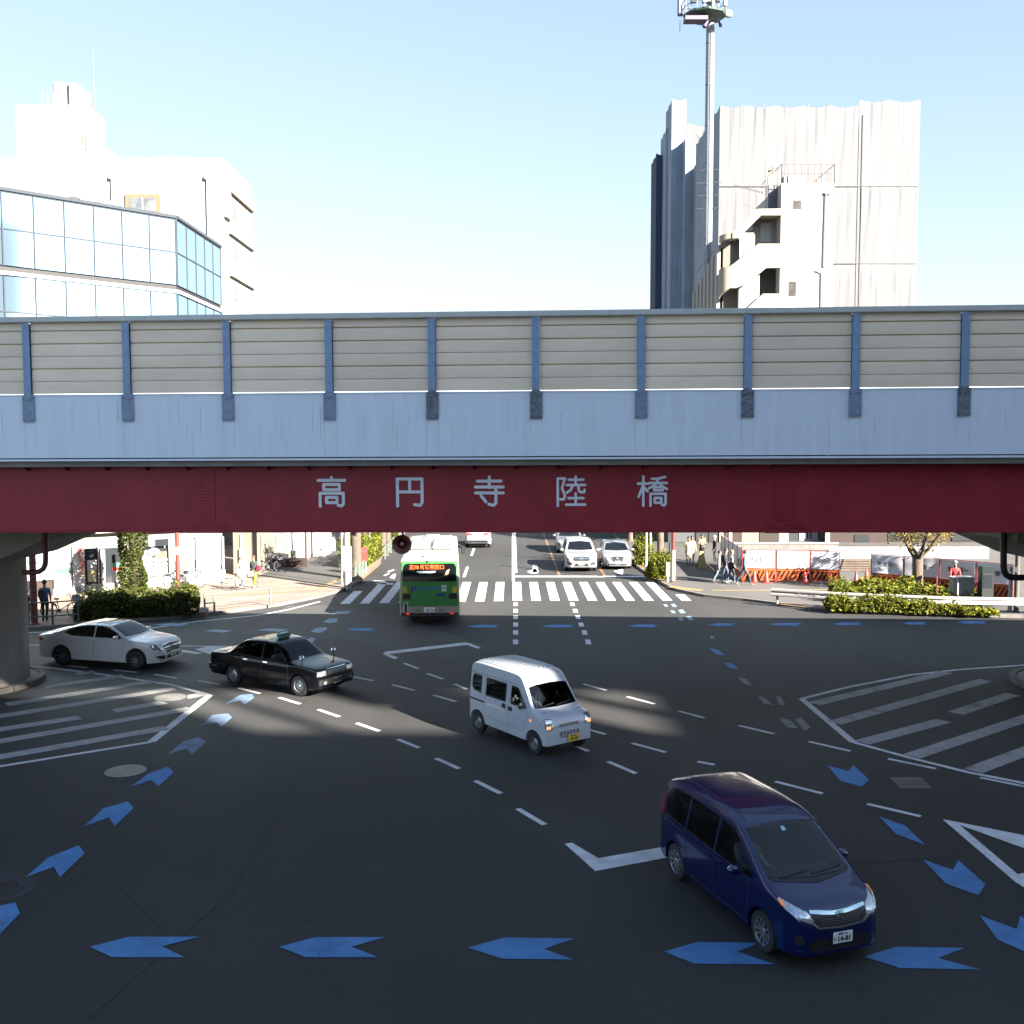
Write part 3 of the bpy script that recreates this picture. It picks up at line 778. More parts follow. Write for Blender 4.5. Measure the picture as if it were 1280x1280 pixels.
# piers
def pier(cx, cy, side, label):
    t = thing('bridge_pier', label, 'bridge pier', (cx, cy, 0))
    MB().lathe([(1.85, 0.0), (1.85, 3.95)], 48).build('column', 'concrete', t, smooth=50)
    pr = [(-3.7, 4.75), (-3.7, 5.3), (3.7, 5.3), (3.7, 4.75), (1.85, 3.95), (-1.85, 3.95)]
    mb = MB(); n = len(pr); vs = [(p[0], -2.6, p[1]) for p in pr] + [(p[0], 2.6, p[1]) for p in pr]
    mb.add(vs, [tuple(range(n))[::-1], tuple(range(n, 2 * n))] + [(i, (i + 1) % n, n + (i + 1) % n, n + i) for i in range(n)])
    mb.build('cap', 'concrete', t)
    kb = MB()
    for i in range(26):
        a0, a1 = 2 * math.pi * (i + .03) / 26, 2 * math.pi * (i + .97) / 26
        kb.prism([(2.3 * math.cos(a0), 2.3 * math.sin(a0)), (2.3 * math.cos(a1), 2.3 * math.sin(a1)), (2.12 * math.cos(a1), 2.12 * math.sin(a1)), (2.12 * math.cos(a0), 2.12 * math.sin(a0))], 0, 0.16)
    kb.build('kerb_ring', 'kerb', t)
    MB().lathe([(2.115, 0), (2.115, 0.12)], 40).build('base_slab', 'concrete', t)
    return t
pl = pier(-17.2, 32.3, 1, 'round concrete pier on a kerbed island at the left edge')
pr_ = pier(18.05, 32.0, -1, 'concrete pier on a kerbed island at the right edge')
def pipe(parent, pxs, Y, r, m):
    pts = [P(u, v, Y) - Vector(parent.location) for u, v in pxs]
    MB().tube(pts, r, 12).build('drain_pipe', m, parent, smooth=60)
pipe(pl, [(57, 655), (57, 700), (56.5, 706), (54, 711), (49, 714.5), (42, 715.5), (28, 715.5)], 30.0, 0.075, 'darkred')
pipe(pr_, [(1254.5, 655), (1254.5, 708), (1255.5, 714), (1258, 719), (1263, 721.5), (1270, 722), (1320, 722)], 30.0, 0.09, mat('black_pipe', (.02, .018, .018), .5))
# ------------------------------------------------------------------ vehicles
def two_sided(m, inner=(.02, .02, .021)):
    """painted outside, dull lining on the inner face of the shell"""
    nt = m.node_tree; b = nt.nodes['Principled BSDF']; out = nt.nodes['Material Output']
    g_ = nt.nodes.new('ShaderNodeNewGeometry'); d_ = nt.nodes.new('ShaderNodeBsdfDiffuse'); d_.inputs[0].default_value = (*inner, 1)
    mx = nt.nodes.new('ShaderNodeMixShader'); nt.links.new(g_.outputs['Backfacing'], mx.inputs[0])
    nt.links.new(b.outputs[0], mx.inputs[1]); nt.links.new(d_.outputs[0], mx.inputs[2]); nt.links.new(mx.outputs[0], out.inputs[0])
    return m
def paint(name, col, rough=0.28, metal=0.0, coat=0.8):
    return two_sided(mat(name, col, rough=rough, metal=metal, coat=coat, var=0.03, vscale=1.2))
def clear_glass(name, tint, refl=1.0):
    m = bpy.data.materials.new(name); m.use_nodes = True; nt = m.node_tree; nt.nodes.clear()
    out = nt.nodes.new('ShaderNodeOutputMaterial'); t_ = nt.nodes.new('ShaderNodeBsdfTransparent'); t_.inputs[0].default_value = (*tint, 1)
    g_ = nt.nodes.new('ShaderNodeBsdfGlossy'); g_.inputs['Roughness'].default_value = .03; g_.inputs[0].default_value = (refl, refl, refl, 1)
    f = nt.nodes.new('ShaderNodeFresnel'); f.inputs[0].default_value = 1.52; mx = nt.nodes.new('ShaderNodeMixShader')
    nt.links.new(f.outputs[0], mx.inputs[0]); nt.links.new(t_.outputs[0], mx.inputs[1]); nt.links.new(g_.outputs[0], mx.inputs[2]); nt.links.new(mx.outputs[0], out.inputs[0])
    return m
GL_FRONT = clear_glass('windscreen_glass', (.62, .66, .66)); GL_DARK = clear_glass('tinted_glass', (.10, .11, .11)); GL_MID = clear_glass('door_glass', (.5, .54, .52))

class Car:
    """local frame: +x forward, +y left, origin on the ground midway between the axles"""
    def __init__(s, name, label, cat, sp, body, group=None):
        s.sp = sp; s.t = thing(name, label, cat, group=group); s.paint = body; s.holes = []
        s.make_body()
    def halfw(s, x, z):
        sp = s.sp; w = slerp(sp['plan'], x); b = lerp(sp['belt'], x)
        if z < 0.5: k = 1 - 0.05 * ((0.5 - z) / 0.5) ** 2
        elif z < b: k = 1 - sp.get('side', 0.012) * ((z - 0.5) / max(.1, b - .5)) ** 2
        else: k = (1 - sp.get('side', 0.012)) 
        w *= k
        if z > b: w -= sp['tum'] * (z - b) + sp.get('step', 0.0) * min(1, (z - b) / .04)
        return max(w, 0.05)
    def zlow(s, x):
        sp = s.sp; z = lerp(sp['low'], x)
        for xa in (sp['wb'] / 2, -sp['wb'] / 2):
            Ra = sp['wr'] + sp.get('gap', 0.05); d = abs(x - xa)
            if d < Ra: z = max(z, sp['wr'] + math.sqrt(Ra * Ra - d * d))
        return z
    def make_body(s):
        sp = s.sp; x0, x1 = sp['top'][0][0], sp['top'][-1][0]
        xs = set([x0, x1])
        n = int((x1 - x0) / 0.085)
        for i in range(n + 1): xs.add(x0 + (x1 - x0) * i / n)
        for x, _ in sp['top']: xs.add(x)
        for e in (0.012, .03, .055, .09): xs.add(x0 + e); xs.add(x1 - e)
        Ra = sp['wr'] + sp.get('gap', 0.05)
        for xa in (sp['wb'] / 2, -sp['wb'] / 2):
            for i in range(17):
                c = xa + Ra * math.cos(math.pi * i / 16)
                if x0 < c < x1: xs.add(c)
            for q in (-1, 1):
                c = xa + q * (Ra + 0.001)
                if x0 < c < x1: xs.add(c)
        xs = sorted(xs); ys = [xs[0]]
        for x in xs[1:]:
            if x - ys[-1] > 0.0009: ys.append(x)
        xs = ys
        NS, NT = 14, 9
        mb = MB(); rings = []
        for x in xs:
            zl = s.zlow(x); zt = slerp(sp['top'], x); zt = max(zt, zl + 0.03)
            cr = min(sp.get('crown', 0.09), 0.4 * (zt - zl)); ze = zt - cr
            half = [(0.0, zl), (s.halfw(x, zl) * 0.55, zl)]
            for i in range(NS):
                z = zl + (ze - zl) * i / (NS - 1); half.append((s.halfw(x, z), z))
            we = half[-1][1 - 1]
            p = 2.0 / sp.get('n', 2.7)
            for i in range(1, NT + 1):
                th = math.pi / 2 * i / NT
                half.append((we * math.cos(th) ** p if i < NT else 0.0, ze + cr * math.sin(th) ** p))
            ring = [Vector((x, y, z)) for y, z in half] + [Vector((x, -y, z)) for y, z in half[-2:0:-1]]
            rings.append(ring)
        m = len(rings[0])
        for r in rings: mb.v += r
        for i in range(len(rings) - 1):
            for j in range(m):
                mb.face((i * m + j, (i + 1) * m + j, (i + 1) * m + (j + 1) % m, i * m + (j + 1) % m))
        # caps as strips between the two halves
        for base, flip in ((0, True), ((len(rings) - 1) * m, False)):
            h = m // 2
            for j in range(h):
                a, b, c, d = base + j, base + j + 1, base + (m - j - 1) % m, base + (m - j) % m
                q = [a, b, c, d]; q = [k for i, k in enumerate(q) if k not in q[:i]]
                if len(q) > 2: mb.face(q if not flip else q[::-1])
        s.body = mb.build('body', s.paint, s.t, smooth=32)
        bm = bmesh.new(); bm.from_mesh(s.body.data); bmesh.ops.recalc_face_normals(bm, faces=bm.faces[:])
        s.bvh = BVHTree.FromBMesh(bm); bm.to_mesh(s.body.data); bm.free()
        s.body.data.set_sharp_from_angle(angle=R(32))
        xa = sp['wb'] / 2; w = slerp(sp['plan'], 0)
        MB().box(x0 + .25, x1 - .3, -w * .62, w * .62, 0.17, 0.42).build('underbody', 'black', s.t)
    HOLES = ('windscreen', 'side_window', 'rear_window')
    def cut_windows(s):
        bm = bmesh.new(); bm.from_mesh(s.body.data)
        def inside(p, poly):
            c = False; n = len(poly)
            for i in range(n):
                (x1, y1), (x2, y2) = poly[i], poly[i - 1]
                if (y1 > p[1]) != (y2 > p[1]) and p[0] < (x2 - x1) * (p[1] - y1) / (y2 - y1) + x1: c = not c
            return c
        for plane, poly in s.holes:
            d = s.DIR[plane][0]; fb = plane in 'FB'
            uv = (lambda q: (q.y, q.z)) if fb else (lambda q: (q.x, q.z))
            a0, a1 = min(p[0] for p in poly) - .1, max(p[0] for p in poly) + .1; b0, b1 = min(p[1] for p in poly) - .1, max(p[1] for p in poly) + .1
            def pick(): 
                return [f for f in bm.faces if f.normal.dot(d) < -.12 and a0 < uv(f.calc_center_median())[0] < a1 and b0 < uv(f.calc_center_median())[1] < b1]
            for i in range(len(poly)):
                p, q = poly[i - 1], poly[i]; na, nb = -(q[1] - p[1]), q[0] - p[0]
                co = (0, p[0], p[1]) if fb else (p[0], 0, p[1]); no = (0, na, nb) if fb else (na, 0, nb)
                fs = pick(); es = list({e for f in fs for e in f.edges}); vs = list({v for f in fs for v in f.verts})
                bmesh.ops.bisect_plane(bm, geom=vs + es + fs, plane_co=co, plane_no=no, dist=1e-5)
            bmesh.ops.delete(bm, geom=[f for f in pick() if inside(uv(f.calc_center_median()), poly)], context='FACES')
        bm.to_mesh(s.body.data); bm.free(); s.body.data.set_sharp_from_angle(angle=R(32))
    def interior(s, seats, dash, wheel_, rear=True, floor=.42, w=.6):
        cl = mat('seat_cloth', (.05, .05, .052), .9, var=.2); dk = mat('dash_plastic', (.045, .046, .05), .7)
        MB().box(dash[0] - 1.9 if rear else dash[0] - 1.0, dash[0] + .1, -w, w, floor - .02, floor).build('floor', dk, s.t)
        for x, z in seats:
            for q in (1, -1):
                MB().bbox(x - .25, x + .25, q * .36 - .23, q * .36 + .23, z - .22, z - .04, .05).bbox(x - .36, x - .22, q * .36 - .22, q * .36 + .22, z - .1, z + .48, .06).bbox(x - .36, x - .27, q * .36 - .11, q * .36 + .11, z + .5, z + .68, .04).build('seat', cl, s.t, smooth=50)
        x, z = dash
        MB().bbox(x - .12, x + .42, -w - .05, w + .05, z - .3, z - .03, .06).build('dashboard', dk, s.t, smooth=50)
        x, y, z = wheel_
        T = Matrix.Translation((x, y, z)) @ Matrix.Rotation(R(62), 4, 'Y')
        MB().tube([T @ Vector((.18 * math.cos(a), .18 * math.sin(a), 0)) for a in [2 * math.pi * k / 20 for k in range(21)]], .014, 6, cap=False).build('steering_wheel', 'trim', s.t, smooth=60)
    DIR = {'L': (Vector((0, -1, 0)), lambda a, b: Vector((a, 4, b))), 'R': (Vector((0, 1, 0)), lambda a, b: Vector((a, -4, b))),
           'F': (Vector((-1, 0, 0)), lambda a, b: Vector((8, a, b))), 'B': (Vector((1, 0, 0)), lambda a, b: Vector((-12, a, b))),
           'T': (Vector((0, 0, -1)), lambda a, b: Vector((a, b, 6)))}
    def hit(s, plane, a, b):
        d, f = s.DIR[plane]; o = f(a, b); h = s.bvh.ray_cast(o, d)
        if h[0] is None:
            h = s.bvh.find_nearest(o + d * {'L': 3.2, 'R': 3.2, 'F': 6, 'B': 10, 'T': 5}[plane])
        return h[0], h[1]
    def decal(s, name, plane, pts, m, off=0.006, parent=None, step=0.06, label=None):
        bm = bmesh.new()
        vs = [bm.verts.new((p[0], p[1], 0)) for p in pts]; bm.faces.new(vs)
        us = [p[0] for p in pts]; ws = [p[1] for p in pts]
        for lo, hi, nrm in ((min(us), max(us), (1, 0, 0)), (min(ws), max(ws), (0, 1, 0))):
            k = int((hi - lo) / step)
            for i in range(1, k + 1):
                c = lo + (hi - lo) * i / (k + 1)
                bmesh.ops.bisect_plane(bm, geom=bm.verts[:] + bm.edges[:] + bm.faces[:], plane_co=(c * nrm[0], c * nrm[1], 0), plane_no=nrm)
        if name in s.HOLES: s.holes.append((plane, list(pts)))
        d, f = s.DIR[plane]
        bmesh.ops.triangulate(bm, faces=[fc for fc in bm.faces if len(fc.verts) > 4])
        for v in bm.verts:
            p, nn = s.hit(plane, v.co.x, v.co.y)
            if nn.dot(d) > 0: nn = -nn
            v.co = p + nn * off
        be = [e for e in bm.edges if e.is_boundary]
        r = bmesh.ops.extrude_edge_only(bm, edges=be)
        for g_ in r['geom']:
            if isinstance(g_, bmesh.types.BMVert): g_.co = g_.co + d * (off * 1.6)
        bmesh.ops.recalc_face_normals(bm, faces=bm.faces[:])
        # make the big faces look outwards
        tot = sum((fc.normal.dot(-d)) * fc.calc_area() for fc in bm.faces)
        if tot < 0: bmesh.ops.reverse_faces(bm, faces=bm.faces[:])
        me = bpy.data.meshes.new(name); bm.to_mesh(me); bm.free()
        me.materials.append(M[m] if isinstance(m, str) else m)
        for p in me.polygons: p.use_smooth = True
        me.set_sharp_from_angle(angle=R(40))
        o = bpy.data.objects.new(name, me); COL.objects.link(o); o.parent = parent or s.t
        if label: o['label'] = label
        return o
    def sides(s, name, pts, m, **k):
        return [s.decal(name, pl_, pts, m, **k) for pl_ in ('L', 'R')]
    def pair(s, name, plane, pts, m, **k):
        return [s.decal(name, plane, [(q * y, z) for y, z in pts], m, **k) for q in (1, -1)]
    def seam(s, plane, line, w=0.012, name='door_gap', m='black', off=0.003, parent=None):
        mbs = []
        pts = [Vector((a, b, 0)) for a, b in line]; L, Rr = [], []
        for i in range(len(pts)):
            d = (pts[min(i + 1, len(pts) - 1)] - pts[max(i - 1, 0)]).normalized(); n = Vector((-d.y, d.x, 0)) * w / 2
            L.append(pts[i] + n); Rr.append(pts[i] - n)
        return s.decal(name, plane, [(p.x, p.y) for p in L] + [(p.x, p.y) for p in Rr[::-1]], m, off=off, parent=parent, step=0.08)
    def wheels(s, rimm='alloy', spokes=10, tw=0.2, style='alloy', rr=None):
        sp = s.sp; r = sp['wr']; W = slerp(sp['plan'], sp['wb'] / 2); rr = rr or r * .68
        first = None
        for sx in (1, -1):
            for sy in (-1, 1):
                if first is None:
                    wt = MB().lathe([(rr * .98, -tw / 2), (rr + .02, -tw / 2), (r * .97, -tw / 2 + .01), (r, -tw / 2 + .03), (r, tw / 2 - .03), (r * .97, tw / 2 - .01), (rr + .02, tw / 2), (rr, tw / 2 - .004), (rr * .98, tw / 2 - .05), (rr * .9, -.02)], 40).build('wheel', 'tyre', s.t, smooth=50)
                    rm = MB()
                    rm.lathe([(rr, tw / 2 - .002), (rr * .95, tw / 2 - .001), (rr * .92, tw / 2 - .02), (rr * .92, tw / 2 - .07)], 40, cap=False)
                    if style == 'alloy':
                        for k in range(spokes):
                            a = 2 * math.pi * k / spokes
                            T = Matrix.Rotation(a, 4, 'Z')
                            rm.add([(.035, -.02, tw / 2 - .025), (rr * .94, -.028, tw / 2 - .006), (rr * .94, .012, tw / 2 - .006), (.035, .02, tw / 2 - .025),
                                    (.035, -.02, tw / 2 - .06), (rr * .94, -.028, tw / 2 - .05), (rr * .94, .012, tw / 2 - .05), (.035, .02, tw / 2 - .06)],
                                   [(0, 1, 2, 3), (0, 4, 5, 1), (3, 2, 6, 7), (4, 7, 6, 5)], T=T)
                        rm.lathe([(.001, tw / 2 - .012), (.05, tw / 2 - .016), (.055, tw / 2 - .05)], 20, cap=False)
                    else:
                        rm.lathe([(.001, tw / 2 - .0), (.05, tw / 2 - .004), (.06, tw / 2 - .03), (rr * .55, tw / 2 - .028), (rr * .75, tw / 2 - .05), (rr * .93, tw / 2 - .06)], 32, cap=False)
                    ro = rm.build('rim', rimm, wt, smooth=40)
                    bd = MB().lathe([(.001, tw / 2 - .075), (rr * .93, tw / 2 - .075)], 32, cap=False).build('brake_disc', mat('brake_shadow', (.03, .03, .032), .5, metal=.5), wt)
                    first = wt; o = wt
                else:
                    o = copy_tree(first, parent=s.t)
                y = sy * (W - tw / 2 - 0.012)
                o.location = (sx * sp['wb'] / 2, y, r)
                o.rotation_euler = (R(90) if sy < 0 else R(-90), 0, 0)
    def mirrors(s, x, z, m, size=(.09, .11, .075), out=0.0):
        for q in (1, -1):
            p, n = s.hit('L' if q > 0 else 'R', x, z)
            y = abs(p.y)
            a, b, c = size
            T = Matrix.Translation((x + .02, q * (y + b + .05 + out), z + .05))
            mb = MB(); prof = []
            for i in range(9):
                th = math.pi * i / 8; mb_r = math.sin(th); prof.append((max(.001, mb_r), -math.cos(th)))
            mb.lathe(prof, 16, T=T @ Matrix.Diagonal((a * .8, b, c, 1)), cap=False)
            mr = mb.build('mirror', m, s.t, smooth=180)
            MB().bar((x + .03, q * (y - .03), z), (x + .02, q * (y + b + .02), z + .02), .05, .03).build('mirror_arm', 'trim', mr)
            T2 = Matrix.Translation((x + .02 - a * .62, q * (y + b + .05 + out), z + .05)) @ Matrix.Diagonal((.02, b * .8, c * .75, 1))
            MB().lathe(prof, 12, T=T2, cap=False).build('mirror_glass', 'chrome', mr, smooth=180)
    def plate(s, plane, y, z, txt, top='', m='plate_white', ink='ink_green', size=(.33, .165)):
        p, n = s.hit(plane, y, z); q = 1 if plane == 'F' else -1
        x = p.x + q * 0.03
        w, h = size
        pl_ = MB().bbox(-.006, .006, -w / 2, w / 2, -h / 2, h / 2, .004).build('number_plate', m, s.t)
        pl_.location = (x, y, z)
        MB().box(-.03, -.007, -.05, .05, -.03, .03).build('plate_bracket', 'trim', pl_)
        ry = R(90) if q > 0 else R(-90)
        pl_.rotation_euler = (0, 0, 0 if q > 0 else R(180))
        text_mesh(txt, h * .62, ink, 'lettering', pl_, (.008, 0.018, -h * .14), (R(90), 0, R(90)), bold=.004)
        if top: text_mesh(top, h * .27, ink, 'lettering', pl_, (.008, 0, h * .32), (R(90), 0, R(90)))
        return pl_
    def place(s, rear, front, side=-1, inset=0.09):
        a, b = G(*rear), G(*front); d = (b - a).normalized(); left = Vector((-d.y, d.x, 0))
        W = slerp(s.sp['plan'], 0)
        c = (a + b) / 2 - left * side * (W - inset)
        s.t.location = (c.x, c.y, 0); s.t.rotation_euler = (0, 0, math.atan2(d.y, d.x))
    def at(s, x, y, rz): s.t.location = (x, y, 0); s.t.rotation_euler = (0, 0, rz)
    def emblem_star(s, y, z, r, parent):
        p, n = s.hit('F', y, z); mb = MB()
        pts = [(p.x + .02, y + r * math.cos(t), z + r * math.sin(t)) for t in [2 * math.pi * k / 20 for k in range(21)]]
        mb.tube(pts, r * .1, 6, cap=False)
        for k in range(3):
            t = math.pi / 2 + 2 * math.pi * k / 3; mb.bar((p.x + .02, y, z), (p.x + .02, y + r * math.cos(t), z + r * math.sin(t)), r * .22, r * .12)
        mb.build('emblem', 'chrome', parent)

# ---------- dark blue minivan
def blue_minivan():
    sp = dict(wb=2.74, wr=.305, tum=.24, crown=.075, n=3.0, side=.02,
        top=[(-2.10, .92), (-2.085, 1.12), (-2.03, 1.36), (-1.95, 1.55), (-1.82, 1.64), (-1.55, 1.69), (-.6, 1.715), (.05, 1.69), (.42, 1.61), (.8, 1.42), (1.2, 1.19), (1.42, 1.07), (1.6, 1.01), (1.85, .94), (2.0, .87), (2.10, .77), (2.15, .62), (2.165, .5)],
        plan=[(-2.10, .70), (-2.02, .79), (-1.85, .83), (-1.2, .8475), (1.2, .8475), (1.55, .83), (1.8, .79), (1.95, .74), (2.05, .68), (2.12, .60), (2.165, .52)],
        belt=[(-2.1, 1.02), (0, .98), (1.4, .93), (2.2, .9)], low=[(-2.1, .32), (-1.8, .24), (1.8, .22), (2.165, .24)])
    bp = two_sided(mat('dark_blue_paint', (.0006, .006, .060), .22, metal=.2, coat=.8, var=.05, vscale=200))
    c = Car('minivan', 'glossy dark blue minivan turning in the foreground, nearest vehicle to the camera', 'minivan', sp, bp)
    gl = GL_FRONT
    ws = c.decal('windscreen', 'F', [(-.70, 1.10), (-.55, 1.075), (0, 1.06), (.55, 1.075), (.70, 1.10), (.665, 1.3), (.605, 1.55), (.3, 1.575), (0, 1.58), (-.3, 1.575), (-.605, 1.55), (-.665, 1.3)], gl)
    c.decal('mirror_base', 'F', [(-.035, 1.49), (.035, 1.49), (.03, 1.53), (-.03, 1.53)], mat('sensor', (.35, .5, .6), .4), off=.010, parent=ws)
    c.decal('cowl', 'F', [(-.70, 1.094), (-.5, 1.068), (0, 1.052), (.5, 1.068), (.70, 1.094), (.66, 1.06), (0, 1.02), (-.66, 1.06)], 'trim', off=.007)
    for a, b in (((-.55, 1.085), (-.02, 1.12)), ((.02, 1.085), (.58, 1.12))):
        c.seam('F', [a, b], .016, 'wiper', 'trim', .02)
    # side glass: quarter, front door, rear door, rear quarter
    for q in ([(1.12, 1.0), (.78, .99), (.70, 1.33)], [(.71, .985), (-.02, .99), (-.02, 1.53), (.36, 1.50), (.60, 1.37)],
              [(-.10, .99), (-.98, 1.01), (-.98, 1.54), (-.10, 1.535)], [(-1.06, 1.01), (-1.72, 1.06), (-1.84, 1.2), (-1.78, 1.46), (-1.6, 1.53), (-1.06, 1.54)]):
        c.sides('side_window', q, GL_MID if q[0][0] > .5 else GL_DARK)
    c.sides('window_trim', [(.9, .972), (-1.8, 1.03), (-1.8, 1.042), (.9, .984)], 'trim', off=.008)
    for sd_ in 'LR':
        c.seam(sd_, [(-.06, 1.56), (-.06, .9), (-.05, .34), (.0, .28)], .012)
        c.seam(sd_, [(1.0, .98), (1.0, .62), (.92, .36)], .012)
        c.seam(sd_, [(-1.02, 1.56), (-1.02, .95), (-.98, .7), (-.9, .34)], .012)
        c.seam(sd_, [(-1.08, .93), (-1.95, .96)], .022)
        c.seam(sd_, [(1.0, .30), (-.85, .30)], .02)
        for x in (-.24, -.55 + .45 - .12 - .12):
            pass
        for x in (.10, -.20):
            c.decal('door_handle', sd_, [(x - .1, .885), (x + .1, .88), (x + .1, .915), (x - .1, .92)], bp, off=.028, step=.2)
    # headlights
    for h in c.pair('headlight', 'F', [(.44, .73), (.50, .835), (.62, .89), (.745, .95), (.775, .93), (.76, .86), (.66, .765), (.50, .715)], 'lamp', off=.01):
        pass
    c.pair('indicator', 'F', [(.735, .90), (.757, .942), (.775, .93), (.768, .885)], mat('indicator_glow', (.7, .22, .05), .25, emit=.05), off=.014)
    gr = c.decal('grille', 'F', [(-.45, .80), (0, .83), (.45, .80), (.47, .70), (.38, .62), (0, .60), (-.38, .62), (-.47, .70)], 'trim', off=.007)
    c.decal('chrome_bar', 'F', [(-.47, .815), (-.35, .80), (-.12, .775), (.12, .775), (.35, .80), (.47, .815), (.46, .85), (.3, .835), (.13, .815), (-.13, .815), (-.3, .835), (-.46, .85)], mat('chrome_green', (.45, .6, .6), .15, metal=1), off=.018, parent=gr)
    c.decal('chrome_strip', 'F', [(-.60, .735), (-.47, .69), (-.38, .62), (0, .595), (.38, .62), (.47, .69), (.60, .735), (.60, .755), (.45, .715), (.36, .642), (0, .617), (-.36, .642), (-.45, .715), (-.60, .755)], 'chrome', off=.018, parent=gr)
    for z in (.66, .69, .72): c.seam('F', [(-.33, z + .012), (0, z), (.33, z + .012)], .01, 'grille_bar', mat('grille_bar', (.06, .06, .065), .4), .014, gr)
    p, _ = c.hit('F', 0, .795)
    mb = MB()
    e = [(p.x + .035, a, b) for a, b in ((-.05, .835), (.05, .835), (.058, .825), (.045, .758), (.035, .75), (-.035, .75), (-.045, .758), (-.058, .825), (-.05, .835))]
    mb.tube(e, .005, 6); mb.tube([(p.x + .035, -.026, .83), (p.x + .035, -.018, .795), (p.x + .035, -.026, .755)], .007, 6); mb.tube([(p.x + .035, .026, .83), (p.x + .035, .018, .795), (p.x + .035, .026, .755)], .007, 6); mb.bar((p.x + .035, -.02, .793), (p.x + .035, .02, .793), .012)
    mb.build('emblem', 'chrome', gr)
    c.decal('lower_intake', 'F', [(-.56, .42), (-.50, .30), (.50, .30), (.56, .42), (.42, .47), (-.42, .47)], 'trim', off=.006)
    c.pair('fog_recess', 'F', [(.58, .42), (.62, .55), (.70, .50), (.68, .40)], 'trim', off=.006)
    c.decal('bumper_lip', 'F', [(-.60, .275), (.60, .275), (.66, .31), (.5, .30), (-.5, .30), (-.66, .31)], bp, off=.022)
    c.plate('F', .0, .475, '14-81', '練馬 501', ink='ink')
    text_mesh('ら', .07, 'ink', 'lettering', [o for o in c.t.children if o.name.startswith('number_plate')][0], (.008, -.135, -.02), (R(90), 0, R(90)))
    c.sides('taillight', [(-2.04, .98), (-1.9, 1.0), (-1.93, 1.34), (-2.0, 1.34)], 'redlamp', off=.012)
    c.pair('taillight', 'B', [(.60, .98), (.72, .98), (.68, 1.3), (.60, 1.3)], 'redlamp', off=.012)
    c.decal('rear_window', 'B', [(-.58, 1.12), (.58, 1.12), (.52, 1.5), (-.52, 1.5)], GL_DARK)
    c.cut_windows(); c.interior([(.15, .66), (-.75, .68), (-1.5, .7)], (1.0, 1.06), (.62, -.36, .98))
    for q in (.47, -.47):
        c.seam('T', [(-1.7, q * 1.04), (-.5, q * 1.1), (.42, q * 1.12)], .018, 'roof_groove', mat('roof_joint', (.01, .01, .015), .5), .002)
    c.mirrors(.80, 1.0, bp)
    c.wheels(spokes=10, tw=.2)
    c.place((843.8, 1096), (956.5, 1191), inset=.05)
    return c
CAR_A = blue_minivan()

